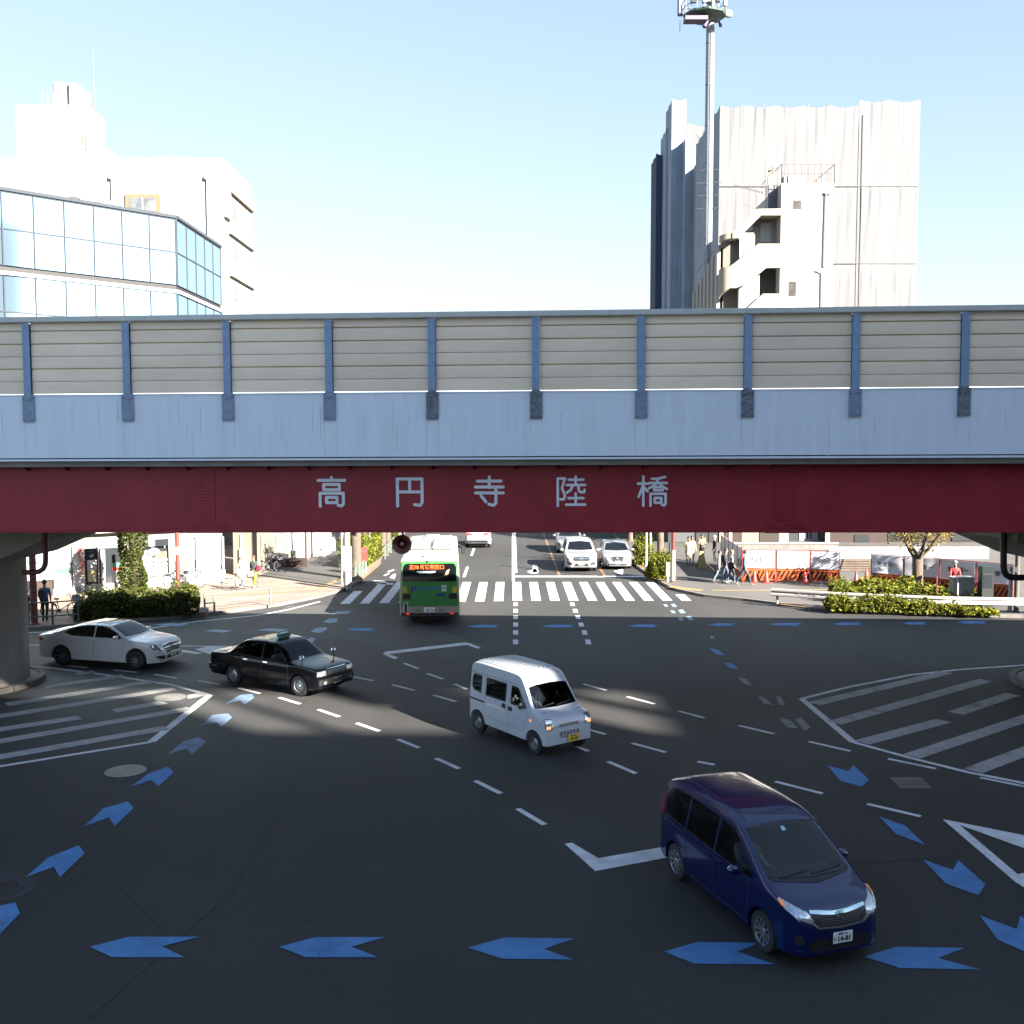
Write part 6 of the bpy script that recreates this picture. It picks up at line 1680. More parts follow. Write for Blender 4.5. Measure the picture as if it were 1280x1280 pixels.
def stairs_block():
    Y0 = 88.0
    t = thing('stair_building', 'small white building with slanting cream stair balconies before the sheeted building', 'building', (0, Y0, 0))
    X = lambda u, Y=Y0: XZ(u, 0, Y)[0]
    Z = lambda v, Y=Y0: XZ(900, v, Y)[1]
    zt = Z(229)
    MB().box(X(981), X(1048), 0, 9, 0, zt).build('wall', 'white', t)
    MB().box(X(951), X(981) - .003, 1.6, 9, 0, Z(266)).box(X(930), X(951) - .002, 1.6, 6, 0, Z(284)).box(X(908), X(930) - .002, 1.6, 4, 0, Z(301)).build('stair_wall', 'offwhite', t)
    MB().box(X(981) - .02, X(1048) + .02, -.05, -.002, Z(336.5), Z(334)).build('ledge', mat('ledge_grey', (.12, .12, .115), .7), t)
    for u0, v0, u1, v1 in ((995, 249.5, 1007, 262.5), (991, 351, 1002.5, 371.5)):
        w = MB().box(X(u0), X(u1), -.03, -.002, Z(v1), Z(v0)).build('window', 'offwhite', t)
        MB().box(X(u0) + .07, X(u1) - .07, -.045, -.031, Z(v1) + .07, Z(v0) - .07).build('pane', mat('small_pane', (.02, .02, .02), .3, col2=(.05, .047, .045), vscale=2), w)
    dp = mat('downpipe_white', (.20, .195, .2), .5)
    for pts in ([(1042, 241), (1037, 244), (1036, 334)], [(1026, 338), (1034, 341), (1034, 390)]):
        MB().tube([(X(u), -.12, Z(v)) for u, v in pts], .06, 8).build('downpipe', dp, t, smooth=60)
    MB().box(X(1035), X(1043), -.2, -.05, Z(243), Z(240)).build('pipe_head', dp, t)
    # roof railing with panels
    r = MB()
    for i in range(9):
        x = X(981) + (X(1048) - X(981)) * i / 8; r.bar((x, .05, zt), (x, .05, Z(205)), .04)
    for v in (205, 217): r.bar((X(981), .05, Z(v)), (X(1048), .05, Z(v)), .04)
    for i in range(5):
        r.bar((X(981), .05 + i * 1.2, zt), (X(981), .05 + i * 1.2, Z(205)), .04); r.bar((X(1048), .05 + i * 1.2, zt), (X(1048), .05 + i * 1.2, Z(205)), .04)
    r.bar((X(981), .05, Z(205)), (X(981), 7, Z(205)), .04); r.bar((X(1048), .05, Z(205)), (X(1048), 7, Z(205)), .04)
    r.build('roof_railing', mat('rail_pink', (.05, .038, .038), .6), t)
    MB().box(X(971), X(981) - .03, 2.0, 2.1, Z(224), Z(205)).box(X(1033), X(1048), 4.0, 4.05, Z(228), Z(208)).build('railing_panel', mat('tan_panel', (0.165, 0.125, 0.0924), .7), t)
    MB().bbox(X(995), X(1016), 1.5, 2.6, zt, Z(213), .04).build('tank', 'white', t)
    MB().box(X(990), X(995) - .01, 1.6, 2.5, zt, Z(214)).build('tank_side', mat('tank_side', (0.099, 0.0891, 0.0825), .6), t)
    MB().tube([(X(968), 1.8, Z(262)), (X(968), 1.8, Z(196))], .04, 6).tube([(X(977), 2, Z(262)), (X(977), 2, Z(201))], .03, 6).build('mast', 'steel', t)
    MB().lathe([(.05, 0), (.32, .06), (.40, .12)], 20, T=Matrix.Translation((X(979), 1.8, Z(197))) @ Matrix.Rotation(R(70), 4, 'X')).build('dish', 'white', t)
    MB().box(X(969.5), X(981) - .03, 1.3, 1.59, Z(262), Z(226)).build('stair_head', mat('stairhead', (0.033, 0.0396, 0.0495), .6, col2=(0.099, 0.099, 0.099), vscale=3), t)
    # yagi aerials
    r = MB(); ax = X(945.5)
    r.bar((ax, 1.5, Z(266)), (ax, 1.5, Z(224)), .035); r.bar((X(927), 1.5, Z(226)), (X(963), 1.5, Z(236)), .025)
    for i in range(11):
        x = X(928) + (X(962) - X(928)) * i / 10; z = Z(226.5) + (Z(235.5) - Z(226.5)) * i / 10; r.bar((x, 1.2, z), (x, 1.8, z), .03); r.bar((x, 1.5, z - .12), (x, 1.5, z + .12), .02)
    r.bar((X(939), 1.5, Z(250)), (X(953), 1.5, Z(256)), .025); r.bar((X(912), 1.5, Z(294)), (X(914), 1.5, Z(270)), .03)
    r.build('aerial', mat('aerial_dark', (0.0396, 0.0363, 0.0363), .5), t)
    # slanting stair parapets: (pixel outline) in front of the stair core
    def par(px, y0, y1, m, nm):
        pts = [(X(u, Y0 + y0), Z(v, Y0 + y0)) for u, v in px]; n = len(pts)
        vs = [(p[0], y0, p[1]) for p in pts] + [(p[0], y1, p[1]) for p in pts]
        a = sum(pts[i][0] * pts[(i + 1) % n][1] - pts[(i + 1) % n][0] * pts[i][1] for i in range(n))
        fs = [tuple(range(n)), tuple(range(2 * n - 1, n - 1, -1))] + [(i, n + i, n + (i + 1) % n, (i + 1) % n) for i in range(n)]
        if a < 0: fs = [f[::-1] for f in fs]
        MB().add(vs, fs).build(nm, m, t)
    cr = 'cream'
    par([(920, 291), (951, 261), (980.5, 260.5), (980.5, 269), (956, 269), (928, 297), (920, 298)], -.1, 1.59, cr, 'stair_roof')
    par([(917, 333), (924, 328), (953, 304.5), (980.5, 304.5), (980.5, 334.5), (963, 335), (940, 354.5), (925, 360), (917, 360)], -.1, .1, cr, 'stair_parapet')
    par([(929, 395), (960, 367), (980.5, 367), (980.5, 400), (929, 400)], -.1, .1, cr, 'stair_parapet')
    def curved(vt, vb, nm):
        mb = MB(); cx = X(917); r_ = X(917) - X(905); n = 10
        for i in range(n):
            a0, a1 = math.pi / 2 * i / n, math.pi / 2 * (i + 1) / n
            q = [(cx - r_ * math.sin(a), -.1 + r_ * (1 - math.cos(a)) * 1.0) for a in (a0, a1)]
            mb.add([(q[0][0], q[0][1], Z(vb(i / n))), (q[1][0], q[1][1], Z(vb((i + 1) / n))), (q[1][0], q[1][1], Z(vt((i + 1) / n))), (q[0][0], q[0][1], Z(vt(i / n))),
                    (q[0][0] + .15, q[0][1] + .15, Z(vb(i / n))), (q[1][0] + .15, q[1][1] + .15, Z(vb((i + 1) / n))), (q[1][0] + .15, q[1][1] + .15, Z(vt((i + 1) / n))), (q[0][0] + .15, q[0][1] + .15, Z(vt(i / n)))],
                   [(0, 3, 2, 1), (4, 5, 6, 7), (3, 7, 6, 2), (0, 1, 5, 4)])
        mb.build(nm, cr, t, smooth=40)
    curved(lambda s: 291 + 3 * s, lambda s: 298 + 4 * s, 'curved_roof')
    curved(lambda s: 333 + 3 * s, lambda s: 360 + 12 * s, 'curved_parapet')
    par([(929, 291), (947, 291), (947, 316), (929, 330)], .9, 1.0, 'white', 'white_door')
    par([(955, 278), (969, 278), (969, 303), (955, 303)], 1.5, 1.59, 'white', 'white_door')
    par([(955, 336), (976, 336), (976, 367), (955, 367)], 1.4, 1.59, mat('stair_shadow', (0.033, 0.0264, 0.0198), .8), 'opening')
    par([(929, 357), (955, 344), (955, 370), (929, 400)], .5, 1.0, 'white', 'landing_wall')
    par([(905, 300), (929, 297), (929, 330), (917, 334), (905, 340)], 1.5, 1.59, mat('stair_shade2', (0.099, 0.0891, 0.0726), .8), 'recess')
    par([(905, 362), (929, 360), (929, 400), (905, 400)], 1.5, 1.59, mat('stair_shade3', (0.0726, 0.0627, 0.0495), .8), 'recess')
    # ribbed flank going back
    mb = MB(); xf = X(905)
    for i in range(7):
        y = 1.5 + i * 1.7; mb.box(xf - .0 - .02 * i, xf + .5, y, y + 1.1, 0, Z(306) - i * .35 + 0)
        mb.box(xf + .18, xf + .5, y + 1.101, y + 1.699, 0, Z(306) - i * .35 - .4)
    mb.build('ribbed_flank', 'offwhite', t)
    MB().tube([(xf + .1, 1.8, Z(306)), (xf + .1, 5, Z(303)), (xf + .1, 12, Z(312))], .04, 6).build('flank_rail', 'steel', t)
stairs_block()

def mast():
    Y0 = 100.0
    X = lambda u: XZ(u, 0, Y0)[0]; Z = lambda v: XZ(888, v, Y0)[1]
    t = thing('antenna_mast', 'tall steel mast with a round railed platform rising at the top right', 'mast', (X(888.5), Y0, 0))
    MB().lathe([(.44, 0), (.42, 20), (.40, Z(30))], 12).build('pole', 'mast', t, smooth=30)
    for v in (55, 107, 158, 205, 214, 232, 247, 262, 300, 320):
        MB().lathe([(.43, Z(v)), (.43, Z(v) + .12)], 12).build('collar', 'steel', t)
    r = MB()
    for s in (-1, 1): r.bar((.1 + s * .12, -.45, 12), (.1 + s * .12, -.42, Z(34)), .03)
    z = 12
    while z < Z(36): r.bar((-.02, -.44, z), (.22, -.44, z), .025); z += .4
    r.build('ladder', mat('ladder_blue', (0.0825, 0.109, 0.149), .5), t)
    for v, s in ((230, 1.3), (246, 1.1), (262, 1.2), (214, 1.0)):
        MB().bar((-.9 * s, -.3, Z(v)), (.9 * s, -.3, Z(v) + .1), .05).build('bracket', 'darkgrey', t)
    zp = Z(19)
    MB().lathe([(.3, zp - .35), (1.0, zp - .2), (2.0, zp - .15), (2.05, zp), (2.0, zp + .05)], 8, T=Matrix.Translation((-.55, 0, 0))).build('platform', 'green_steel', t)
    MB().box(-2.6, -.5, -1.5, -.3, zp - .95, zp - .6).build('platform_box', mat('plum', (0.0825, 0.066, 0.0924), .6), t)
    r = MB()
    for i in range(18):
        a = 2 * math.pi * i / 18; p = (-.55 + 1.98 * math.cos(a), 1.98 * math.sin(a)); r.bar((p[0], p[1], zp), (p[0], p[1], zp + 1.2), .05)
    for h in (.6, 1.2):
        pts = [(-.55 + 1.98 * math.cos(2 * math.pi * i / 24), 1.98 * math.sin(2 * math.pi * i / 24), zp + h) for i in range(25)]
        r.tube(pts, .035, 6)
    r.build('railing', 'mast', t)
    MB().lathe([(.34, zp), (.32, zp + 5)], 12).build('upper_pole', 'mast', t, smooth=40)
    MB().bbox(-3.1, -2.6, -.6, .1, zp - .1, zp + 1.9, .05).build('antenna_panel', mat('panel_blue', (0.0825, 0.099, 0.139), .5), t)
    MB().bbox(-1.0, -.2, -1.2, -.8, zp + .7, zp + 3, .05).bbox(.9, 1.25, -1.6, -1.3, zp + .2, zp + 3, .05).build('antenna_panel', 'mast', t)
    MB().bbox(-2.2, -1.7, -2.1, -1.8, zp + .3, zp + .7, .04).bbox(.1, .5, -2.0, -1.7, zp + .4, zp + .9, .04).build('equipment_box', 'darkgrey', t)
    MB().lathe([(.1, 0), (.33, .08), (.38, .25), (.3, .45)], 16, T=Matrix.Translation((1.4, -1.2, zp - .45)) @ Matrix.Rotation(R(90), 4, 'X')).build('dish', 'white', t, smooth=50)
    MB().tube([(-.3, -.6, zp - .6), (-.75, -.9, zp - 1.4)], [.08, .2], 10).tube([(.6, -.5, zp - .6), (.8, -.8, zp - 1.3)], [.06, .16], 10).tube([(-2.9, -.3, zp - .6), (-2.9, -.3, zp - 1.6)], .03, 6).build('whip', mat('violet', (0.066, 0.0429, 0.099), .5), t)
mast()

# ------------------------------------------------------------------ houses behind the hoarding on the right
Y = 77.0
W_ = 'glass_dark'
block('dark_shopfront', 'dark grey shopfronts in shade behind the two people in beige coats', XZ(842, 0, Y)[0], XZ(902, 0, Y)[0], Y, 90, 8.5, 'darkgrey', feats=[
    fx('grey_wall', 842, 655, 867, 697, Y, mat('bluish_grey', (0.0429, 0.0462, 0.0495), .7, var=.1)), fx('doorway', 870, 660, 884, 697, Y, 'black', -.06), fx('door_frame', 872, 671, 882, 697, Y, mat('door_tan', (0.0429, 0.033, 0.0231), .6), -.08), fx('doorway', 886, 660, 898, 697, Y, 'black', -.06), fx('sign', 876, 672, 882, 680, Y, mat('dull_yellow', (0.099, 0.0825, 0.0264), .6), -.1), fx('corner_post', 899, 650, 902.5, 690, Y, 'cream', -.15)])
block('beige_house', 'beige house with dark window gaps beyond the white hoarding', XZ(905, 0, Y)[0], XZ(985, 0, Y)[0], Y, 88, 7.2, 'beige', feats=[
    fx('dark_gap', 906, 640, 927, 690, Y, 'brown'), fx('white_post', 911, 660, 914.5, 690, Y, 'white', -.1), fx('dark_gap', 950, 640, 973, 690, Y, mat('umber', (0.0198, 0.0149, 0.0099), .8)), fx('white_wall', 974, 660, 985, 690, Y, 'white', -.03)])
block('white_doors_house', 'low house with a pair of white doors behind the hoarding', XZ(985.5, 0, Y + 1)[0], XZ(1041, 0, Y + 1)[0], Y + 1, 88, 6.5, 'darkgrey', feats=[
    fx('white_door', 999, 655, 1016, 690, Y + 1, 'white', -.06), fx('white_door', 1017, 655, 1033, 690, Y + 1, 'white', -.06), fx('door_slit', 1008, 664, 1010, 673, Y + 1, 'black', -.08), fx('door_slit', 1012, 664, 1014, 673, Y + 1, 'black', -.08), fx('door_slit', 1022, 664, 1024, 673, Y + 1, 'black', -.08), fx('door_slit', 1026, 664, 1028, 673, Y + 1, 'black', -.08)])
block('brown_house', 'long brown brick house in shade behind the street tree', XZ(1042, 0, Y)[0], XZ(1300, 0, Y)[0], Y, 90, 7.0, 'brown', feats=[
    fx('window', 1068, 668, 1086, 678, Y, W_), fx('window', 1110, 664, 1150, 676, Y, W_), fx('window', 1190, 664, 1215, 676, Y, W_), fx('pale_post', 1031, 660, 1036, 688, Y, 'offwhite', -.2)])
Y = 71.5
t = thing('grey_block_wall', 'low grey block wall running behind the white hoarding', 'wall', (XZ(925, 0, Y)[0], Y, 0))
MB().box(0, XZ(1062, 0, Y)[0] - XZ(925, 0, Y)[0], 0, .2, KH, XZ(0, 680, Y)[1]).build('wall', mat('blocks', (0.099, 0.0924, 0.0858), .85, var=.2, vscale=2), t)
MB().box(-.05, XZ(1062, 0, Y)[0] - XZ(925, 0, Y)[0] + .05, -.05, .25, XZ(0, 680, Y)[1] + .002, XZ(0, 680, Y)[1] + .1).build('coping', 'concrete', t)
Y = 66.0
t = thing('site_hoarding', 'long pale blue white steel hoarding behind the street tree', 'hoarding', (XZ(1050, 0, Y)[0], Y, 0))
a, b = 0, XZ(1258, 0, Y)[0] - XZ(1050, 0, Y)[0]; zt = XZ(0, 683.5, Y)[1]
n = 9; hb = mat('hoarding_steel', (0.205, 0.218, 0.231), .5, var=.05, stretch=(6, 1, .3))
for i in range(n): MB().bbox(a + (b - a) * i / n + .01, a + (b - a) * (i + 1) / n - .01, 0, .05, KH, zt, .01).build('panel', hb, t)
MB().box(a, b, .055, .1, zt - .3, zt - .2).build('rail', 'steel', t)
# ------------------------------------------------------------------ vegetation
def leafcloud(mb, n, size, sampler, rnd, mi=0, flat=0.5):
    for _ in range(n):
        p = sampler(rnd)
        a = Vector((rnd.gauss(0, 1), rnd.gauss(0, 1), rnd.gauss(0, 1) * flat)).normalized()
        b = a.cross(Vector((rnd.gauss(0, 1), rnd.gauss(0, 1), rnd.gauss(0, 1)))).normalized()
        s = size * rnd.uniform(.6, 1.4)
        o = len(mb.v)
        mb.v += [p - a * s, p + b * s * .5 + a * s * .1, p + a * s, p - b * s * .5 + a * s * .1]
        mb.face((o, o + 1, o + 2, o + 3), mi)
def hedge_sampler(L, D, H, lumps, rnd0):
    cs = [(rnd0.uniform(.05, .95) * L, rnd0.uniform(.15, .85) * D, rnd0.uniform(.5, 1.1) * H, rnd0.uniform(.22, .5)) for _ in range(lumps)]
    def f(r):
        if r.random() < .45:
            c = r.choice(cs); d = Vector((r.gauss(0, 1), r.gauss(0, 1), r.gauss(0, 1))).normalized() * c[3] * r.uniform(.75, 1.05)
            p = Vector((c[0], c[1], c[2] - .25)) + d
            p.z = max(.03, p.z); return p
        k = r.random()
        x = r.random() * L; w = 1 + .16 * math.sin(x * 2.1 + L) + .10 * math.sin(x * 5.3 + L * 2) + .06 * math.sin(x * 11)
        if k < .07: return Vector((x, r.random() * D, H * w * r.uniform(1.0, 1.28)))
        if k < .45: return Vector((x, r.random() * D, H * w * r.uniform(.80, 1.0) * (1 - .38 * (2 * x / L - 1) ** 4)))
        if k < .8: return Vector((x, r.uniform(-.06, .12), H * w * r.random()))
        return Vector((x, r.random() * D, H * w * r.random()))
    return f
def hedge(name, label, px0, px1, D, H, mats_, n, size, zb=KH, group=None, lumps=None, cat='hedge', lift=0):
    a, b = G(*px0, zb), G(*px1, zb); d = b - a; L = d.length; rz = math.atan2(d.y, d.x)
    t = thing(name, label, cat, (a.x, a.y, zb + lift), rz, group)
    rnd = random.Random(hash(px0) % 9999 + 5)
    s = hedge_sampler(L, D, H, lumps or max(3, int(L * 1.6)), rnd)
    mb = MB(); leafcloud(mb, n, size, s, rnd); mb.build('foliage', mats_[0], t)
    if len(mats_) > 1:
        mb = MB(); leafcloud(mb, int(n * .55), size, lambda r: s(r) * 1.0 + Vector((0, -.02, .03)), rnd); mb.build('lighter_foliage', mats_[1], t)
    st = MB()
    for i in range(int(L * 2) + 1):
        x = (i + .5) * L / (int(L * 2) + 1); y = rnd.uniform(.25, .75) * D
        for k in range(3): st.tube([(x, y, 0), (x + rnd.uniform(-.25, .25), y + rnd.uniform(-.2, .2), H * .75)], [.015, .006], 5)
    st.build('stems', 'bark', t)
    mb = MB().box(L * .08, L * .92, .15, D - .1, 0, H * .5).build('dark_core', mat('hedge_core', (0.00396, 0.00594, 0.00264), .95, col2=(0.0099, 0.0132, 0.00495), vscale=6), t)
    return t
LD, LM, LY = 'leaf_dark', 'leaf_mid', 'leaf_yellow'
hedge('hedge', 'dark green loose hedge along the kerb behind the white saloon car', (92, 777), (250, 768), 2.6, .82, [LD, LM], 11000, .075)
# ivy-covered trunk
def ivy_column():
    b = G(167, 752, KH); t = thing('ivy_covered_trunk', 'tall trunk thickly covered with ivy in the middle of the left hedge', 'tree', (b.x, b.y, KH))
    MB().tube([(0, 0, 0), (.05, 0, 2), (-.05, .05, 4.6)], [.25, .2, .14], 10).build('trunk', 'bark', t, smooth=60)
    rnd = random.Random(4)
    def s(r):
        z = r.random() * 4.4; R_ = .56 + .06 * math.sin(z * 2.3) + .05 * math.sin(z * 5.1 + 1) + (.10 if z > 2.6 else 0) * math.sin((z - 2.6) * 1.6)
        a = r.random() * 6.283; q = R_ * (1 + .14 * math.sin(3 * a + z * 2)) * r.uniform(.8, 1.05)
        return Vector((q * math.cos(a), q * math.sin(a), z))
    mb = MB(); leafcloud(mb, 5200, .075, s, rnd); mb.build('ivy', LD, t)
    mb = MB(); leafcloud(mb, 2200, .07, s, rnd); mb.build('lighter_ivy', LM, t)
ivy_column()

def tree(name, label, base, H, trunk_r, fork, crown_c, crown_r, m1, m2, n, size, seed, zb=KH, group=None, bare=False):
    t = thing(name, label, 'tree', (base.x, base.y, zb), 0, group)
    rnd = random.Random(seed)
    tr = MB()
    tr.tube([(0, 0, -.05), (0, 0, .15), (.02, 0, fork * .5), (0, 0, fork), (.03, .02, fork + .3)], [trunk_r * 1.35, trunk_r * 1.05, trunk_r * .92, trunk_r * .95, trunk_r * .7], 12)
    tips = []
    for k in range(7):
        a = k * 2.4 + rnd.uniform(-.3, .3); L = crown_r[0] * rnd.uniform(.6, .9)
        p0 = Vector((0, 0, fork * rnd.uniform(.85, 1.05))); p1 = p0 + Vector((math.cos(a) * L * .4, math.sin(a) * L * .4, (crown_c - fork) * .35)); p2 = Vector((math.cos(a) * L, math.sin(a) * L, crown_c + rnd.uniform(-.3, .8) * crown_r[1]))
        tr.tube([p0, p1, p2], [trunk_r * .5, trunk_r * .32, trunk_r * .1], 7)
        tips.append(p2); tips.append(p1.lerp(p2, .5))
        for j in range(3):
            q = p1.lerp(p2, rnd.uniform(.3, .9)); e = q + Vector((rnd.uniform(-1, 1), rnd.uniform(-1, 1), rnd.uniform(0, 1))) * L * .35
            tr.tube([q, e], [trunk_r * .15, trunk_r * .05], 5); tips.append(e)
    tr.build('trunk', 'bark', t, smooth=70)
    cl = [(tp, rnd.uniform(.28, .5) * crown_r[0]) for tp in tips] + [(Vector((rnd.uniform(-1, 1) * crown_r[0] * .8, rnd.uniform(-1, 1) * crown_r[0] * .8, crown_c + rnd.uniform(-.8, 1) * crown_r[1])), rnd.uniform(.25, .45) * crown_r[0]) for _ in range(12)]
    def s(r):
        c, q = r.choice(cl); d = Vector((r.gauss(0, 1), r.gauss(0, 1), r.gauss(0, .8))).normalized() * q * (r.random() ** .4)
        return c + d
    mb = MB(); leafcloud(mb, n, size, s, rnd); mb.build('crown', m1, t)
    mb = MB(); leafcloud(mb, n // 2, size, s, rnd); mb.build('lighter_leaves', m2, t)
    return t
# street tree in the right bed
b = G(1146, 742, KH)
tree('street_tree', 'street tree with a thick pale trunk and sparse yellow leaves in the right shrub bed', b, 6, .27, 1.75, 3.1, (1.5, 1.0), 'leaf_autumn', LM, 1150, .07, 21)
# shrubs in the right bed
grp = 'shrubs in the bed behind the guard rail'
sh = [((1036, 764), (1092, 765), 'low yellow green shrub before the rail at the left end of the bed'), ((1092, 765), (1140, 766.5), 'bright yellow tipped shrub in front, below the street tree'),
      ((1140, 767), (1200, 768.5), 'yellow green shrub before the rail, right of the tree'), ((1200, 769), (1250, 770), 'thin low shrub petering out towards the right pier')]
for i, (p0, p1, lb) in enumerate(sh):
    hedge('shrub', lb, p0, p1, .75, [.55, .58, .45, .28][i], [LM, LY], [1700, 1700, 1500, 900][i], .075, group=grp, cat='shrub')
for i, (p0, p1, lb) in enumerate((((1040, 753), (1100, 755), 'clipped green shrub behind the rail left of the street tree'), ((1100, 756), (1165, 757), 'green shrub around the foot of the street tree'), ((1165, 757), (1232, 759), 'green shrub behind the rail below the grey cabinet'))):
    hedge('shrub', lb, p0, p1, 3.2, [.68, .8, .55][i], [LM, LY], 3200, .085, group=grp, cat='shrub')
# hedges along the main road
hedge('hedge', 'bright yellow green hedge beyond the red notice box on the left pavement', (456, 711), (477, 696), 1.8, 1.55, [LM, LY], 5200, .08, lumps=5)
hedge('hedge', 'green hedge strip along the left kerb far up the road', (488, 688), (498, 677), 1.5, 1.2, [LM, LD], 2500, .09)
hedge('hedge', 'rounded green hedge beside the hatchback on the right', (793, 706), (812, 706.5), 2.4, 1.25, [LM, LY], 4500, .08, lumps=5)
hedge('hedge', 'low yellow green hedge in front of the brown post at the right corner', (812, 723.5), (838, 724), 1.4, 1.1, [LM, LY], 3600, .075, lumps=5)
# roadside trees
row = 'roadside trees along the main road'
for i, (u, v, lb, s, hgt) in enumerate(((445, 724, 'street tree with a straight trunk behind the white sign board', 31, 2.6), (478.5, 694, 'roadside tree behind the bright hedge on the left', 32, 2.2), (484.5, 690, 'roadside tree beside the horn loudspeaker on the left kerb', 33, 2.2), (825, 706, 'small roadside tree between the white pole and the brown post', 34, 2.1))):
    b = G(u, v, KH)
    tree('roadside_tree', lb, b, 6, .22 if i else .3, hgt, hgt + 1.4, (1.25, 1.0), LM, LY, 2200, .085, s, group=row)
for i, (x, y, lb, s) in enumerate(((-10.6, 92, 'dark street tree left of the road beyond the bus', 41), (-11, 106, 'farther dark street tree left of the road', 42), (10.4, 88, 'dark street tree right of the road behind the hatchback', 43), (10.8, 100, 'farther dark street tree right of the road', 44), (-13, 84, 'dark tree behind the white shop signs', 45), (8.9, 78, 'dark leafy street tree overhanging the right kerb', 46))):
    tree('roadside_tree', lb, Vector((x, y, 0)), 6, .2, 1.8, 4.3, (2.6, 2.2), LD, LM, 3800, .13, s, group=row)

# ------------------------------------------------------------------ poles, signs, rails
def pole(u, vb, r, H, m, label, name='pole', cat='pole', lean=0, zb=KH, extra=None):
    b = G(u, vb, zb); t = thing(name, label, cat, (b.x, b.y, zb))
    MB().tube([(0, 0, 0), (lean, 0, H)], [r, r * .9], 14).build('shaft', m, t, smooth=60)
    MB().lathe([(r * 1.5, 0), (r * 1.5, .04), (r * 1.05, .06)], 14).build('base_plate', m, t)
    return t
t = pole(43, 780, .145, 4.4, 'darkred', 'dark red brown pole standing beside the left pier')
MB().lathe([(.17, 3.1), (.17, 3.3)], 14).lathe([(.165, 2.5), (.165, 2.55)], 14).build('band', 'darkred', t)
t = pole(223, 753, .10, 5.0, mat('redbrown_pole', (0.109, 0.0264, 0.0198), .5), 'slim red brown pole rising from the right end of the left hedge')
MB().lathe([(.112, 2.25), (.112, 2.6)], 14).build('band', 'white', t)
t = pole(434, 735, .16, 9.0, mat('concrete_pole', (0.198, 0.195, 0.188), .8), 'pale concrete utility pole carrying a white sign board', 'utility_pole', 'utility pole')
t2 = signboard(434, 737.5, 682.5, .52, 1.28, mat('signface', (0.238, 0.238, 0.231), .6, col2=(0.198, 0.198, 0.198), vscale=14), 'sign_board', 'tall white sign board on two legs in front of the utility pole', 'sign')
MB().tube([(.18, 0, 0), (.18, 0, 1.4)], .04, 8).build('leg', 'offwhite', t2)
t = pole(427.5, 730, .05, 6.0, 'offwhite', 'thin white pole left of the utility pole')
t = pole(462.3, 700, .07, 6.0, 'white', 'white sign pole rising from the bright hedge on the left')
t = pole(807.6, 709, .07, 6.0, 'white', 'white pole rising from the hedge right of the hatchback')
t = pole(841, 727, .10, 6.5, 'darkred', 'brown post with a white lower sleeve at the right corner')
MB().lathe([(.125, .05), (.125, 1.7)], 14).build('sleeve', 'offwhite', t)
t = pole(812.5, 706, .08, 3, 'cream', 'thin cream post left of the small roadside tree')
t = pole(834.5, 727, .05, .9, 'white', 'short white bollard in front of the brown post', 'bollard', 'bollard')
MB().bbox(-.12, .12, -.06, .06, .25, 1.05, .03).build('panel', 'offwhite', t)
t = pole(837, 721, .07, 1.9, 'darkgrey', 'short dark post behind the white bollard')
# red notice box on legs
b = G(453, 718, KH)
t = thing('red_notice_box', 'bright red box hanging on the railing by the left kerb', 'box', (b.x, b.y, KH), R(35))
MB().bbox(-.28, .28, -.12, .12, .75, 1.55, .03).build('box', 'redpaint', t)
MB().box(-.22, .22, -.135, -.121, 1.25, 1.4).build('slot_plate', mat('redplate', (0.165, 0.0099, 0.0066), .5), t)
MB().bar((-.2, 0, 0), (-.2, 0, .75), .05).bar((.2, 0, 0), (.2, 0, .75), .05).build('legs', 'rail_green', t)
# railings
def railing(name, label, pts, H, rails, posts, m, zb=KH, balus=0, r=.03):
    P_ = [G(u, v, zb) for u, v in pts]; o = P_[0]
    t = thing(name, label, 'railing', o)
    tot = 0
    for a, b in zip(P_, P_[1:]):
        n = max(1, int(round((b - a).length / posts)))
        for i in range(n + (1 if b is P_[-1] else 0)):
            p = a.lerp(b, i / n) - o; MB().tube([p, p + Vector((0, 0, H))], r * 1.5, 8).build('post', m, t, smooth=60); tot += 1
        for h in rails: MB().tube([a - o + Vector((0, 0, h)), b - o + Vector((0, 0, h))], r, 8).build('rail', m, t, smooth=60)
        if balus:
            mb = MB(); k = int((b - a).length / balus)
            for i in range(k + 1):
                p = a.lerp(b, i / k) - o; mb.bar(p + Vector((0, 0, rails[-1])), p + Vector((0, 0, rails[0])), .02)
            mb.build('balusters', m, t)
    return t
railing('railing', 'green pipe railing with two bars beside the left pier and hedge', [(36, 782), (66, 780.5), (98, 778)], .95, (.92, .35), 1.6, 'green_steel')
railing('railing', 'cream two bar railing along the kerb right of the left hedge', [(256, 767), (268, 766), (338, 757)], .85, (.82, .45), 2.6, 'cream_rail')
railing('railing', 'green railing with upright bars below the red notice box', [(444, 729), (457.5, 717)], .85, (.82, .12), 1.3, 'rail_green', balus=.3)
railing('railing', 'thin green railing along the left kerb far up the road', [(481, 699), (492, 687)], .85, (.82, .4), 2, 'rail_green')
# little white marker box at the end of the hedge
b = G(255, 768.5, KH)
t = thing('marker_box', 'small white and red kerb marker box at the right end of the left hedge', 'marker', b)
MB().bbox(-.19, .19, -.12, .12, .03, .33, .05).build('casing', 'white', t); MB().box(-.15, .15, -.13, -.121, .07, .13).build('stripe', 'redpaint', t)

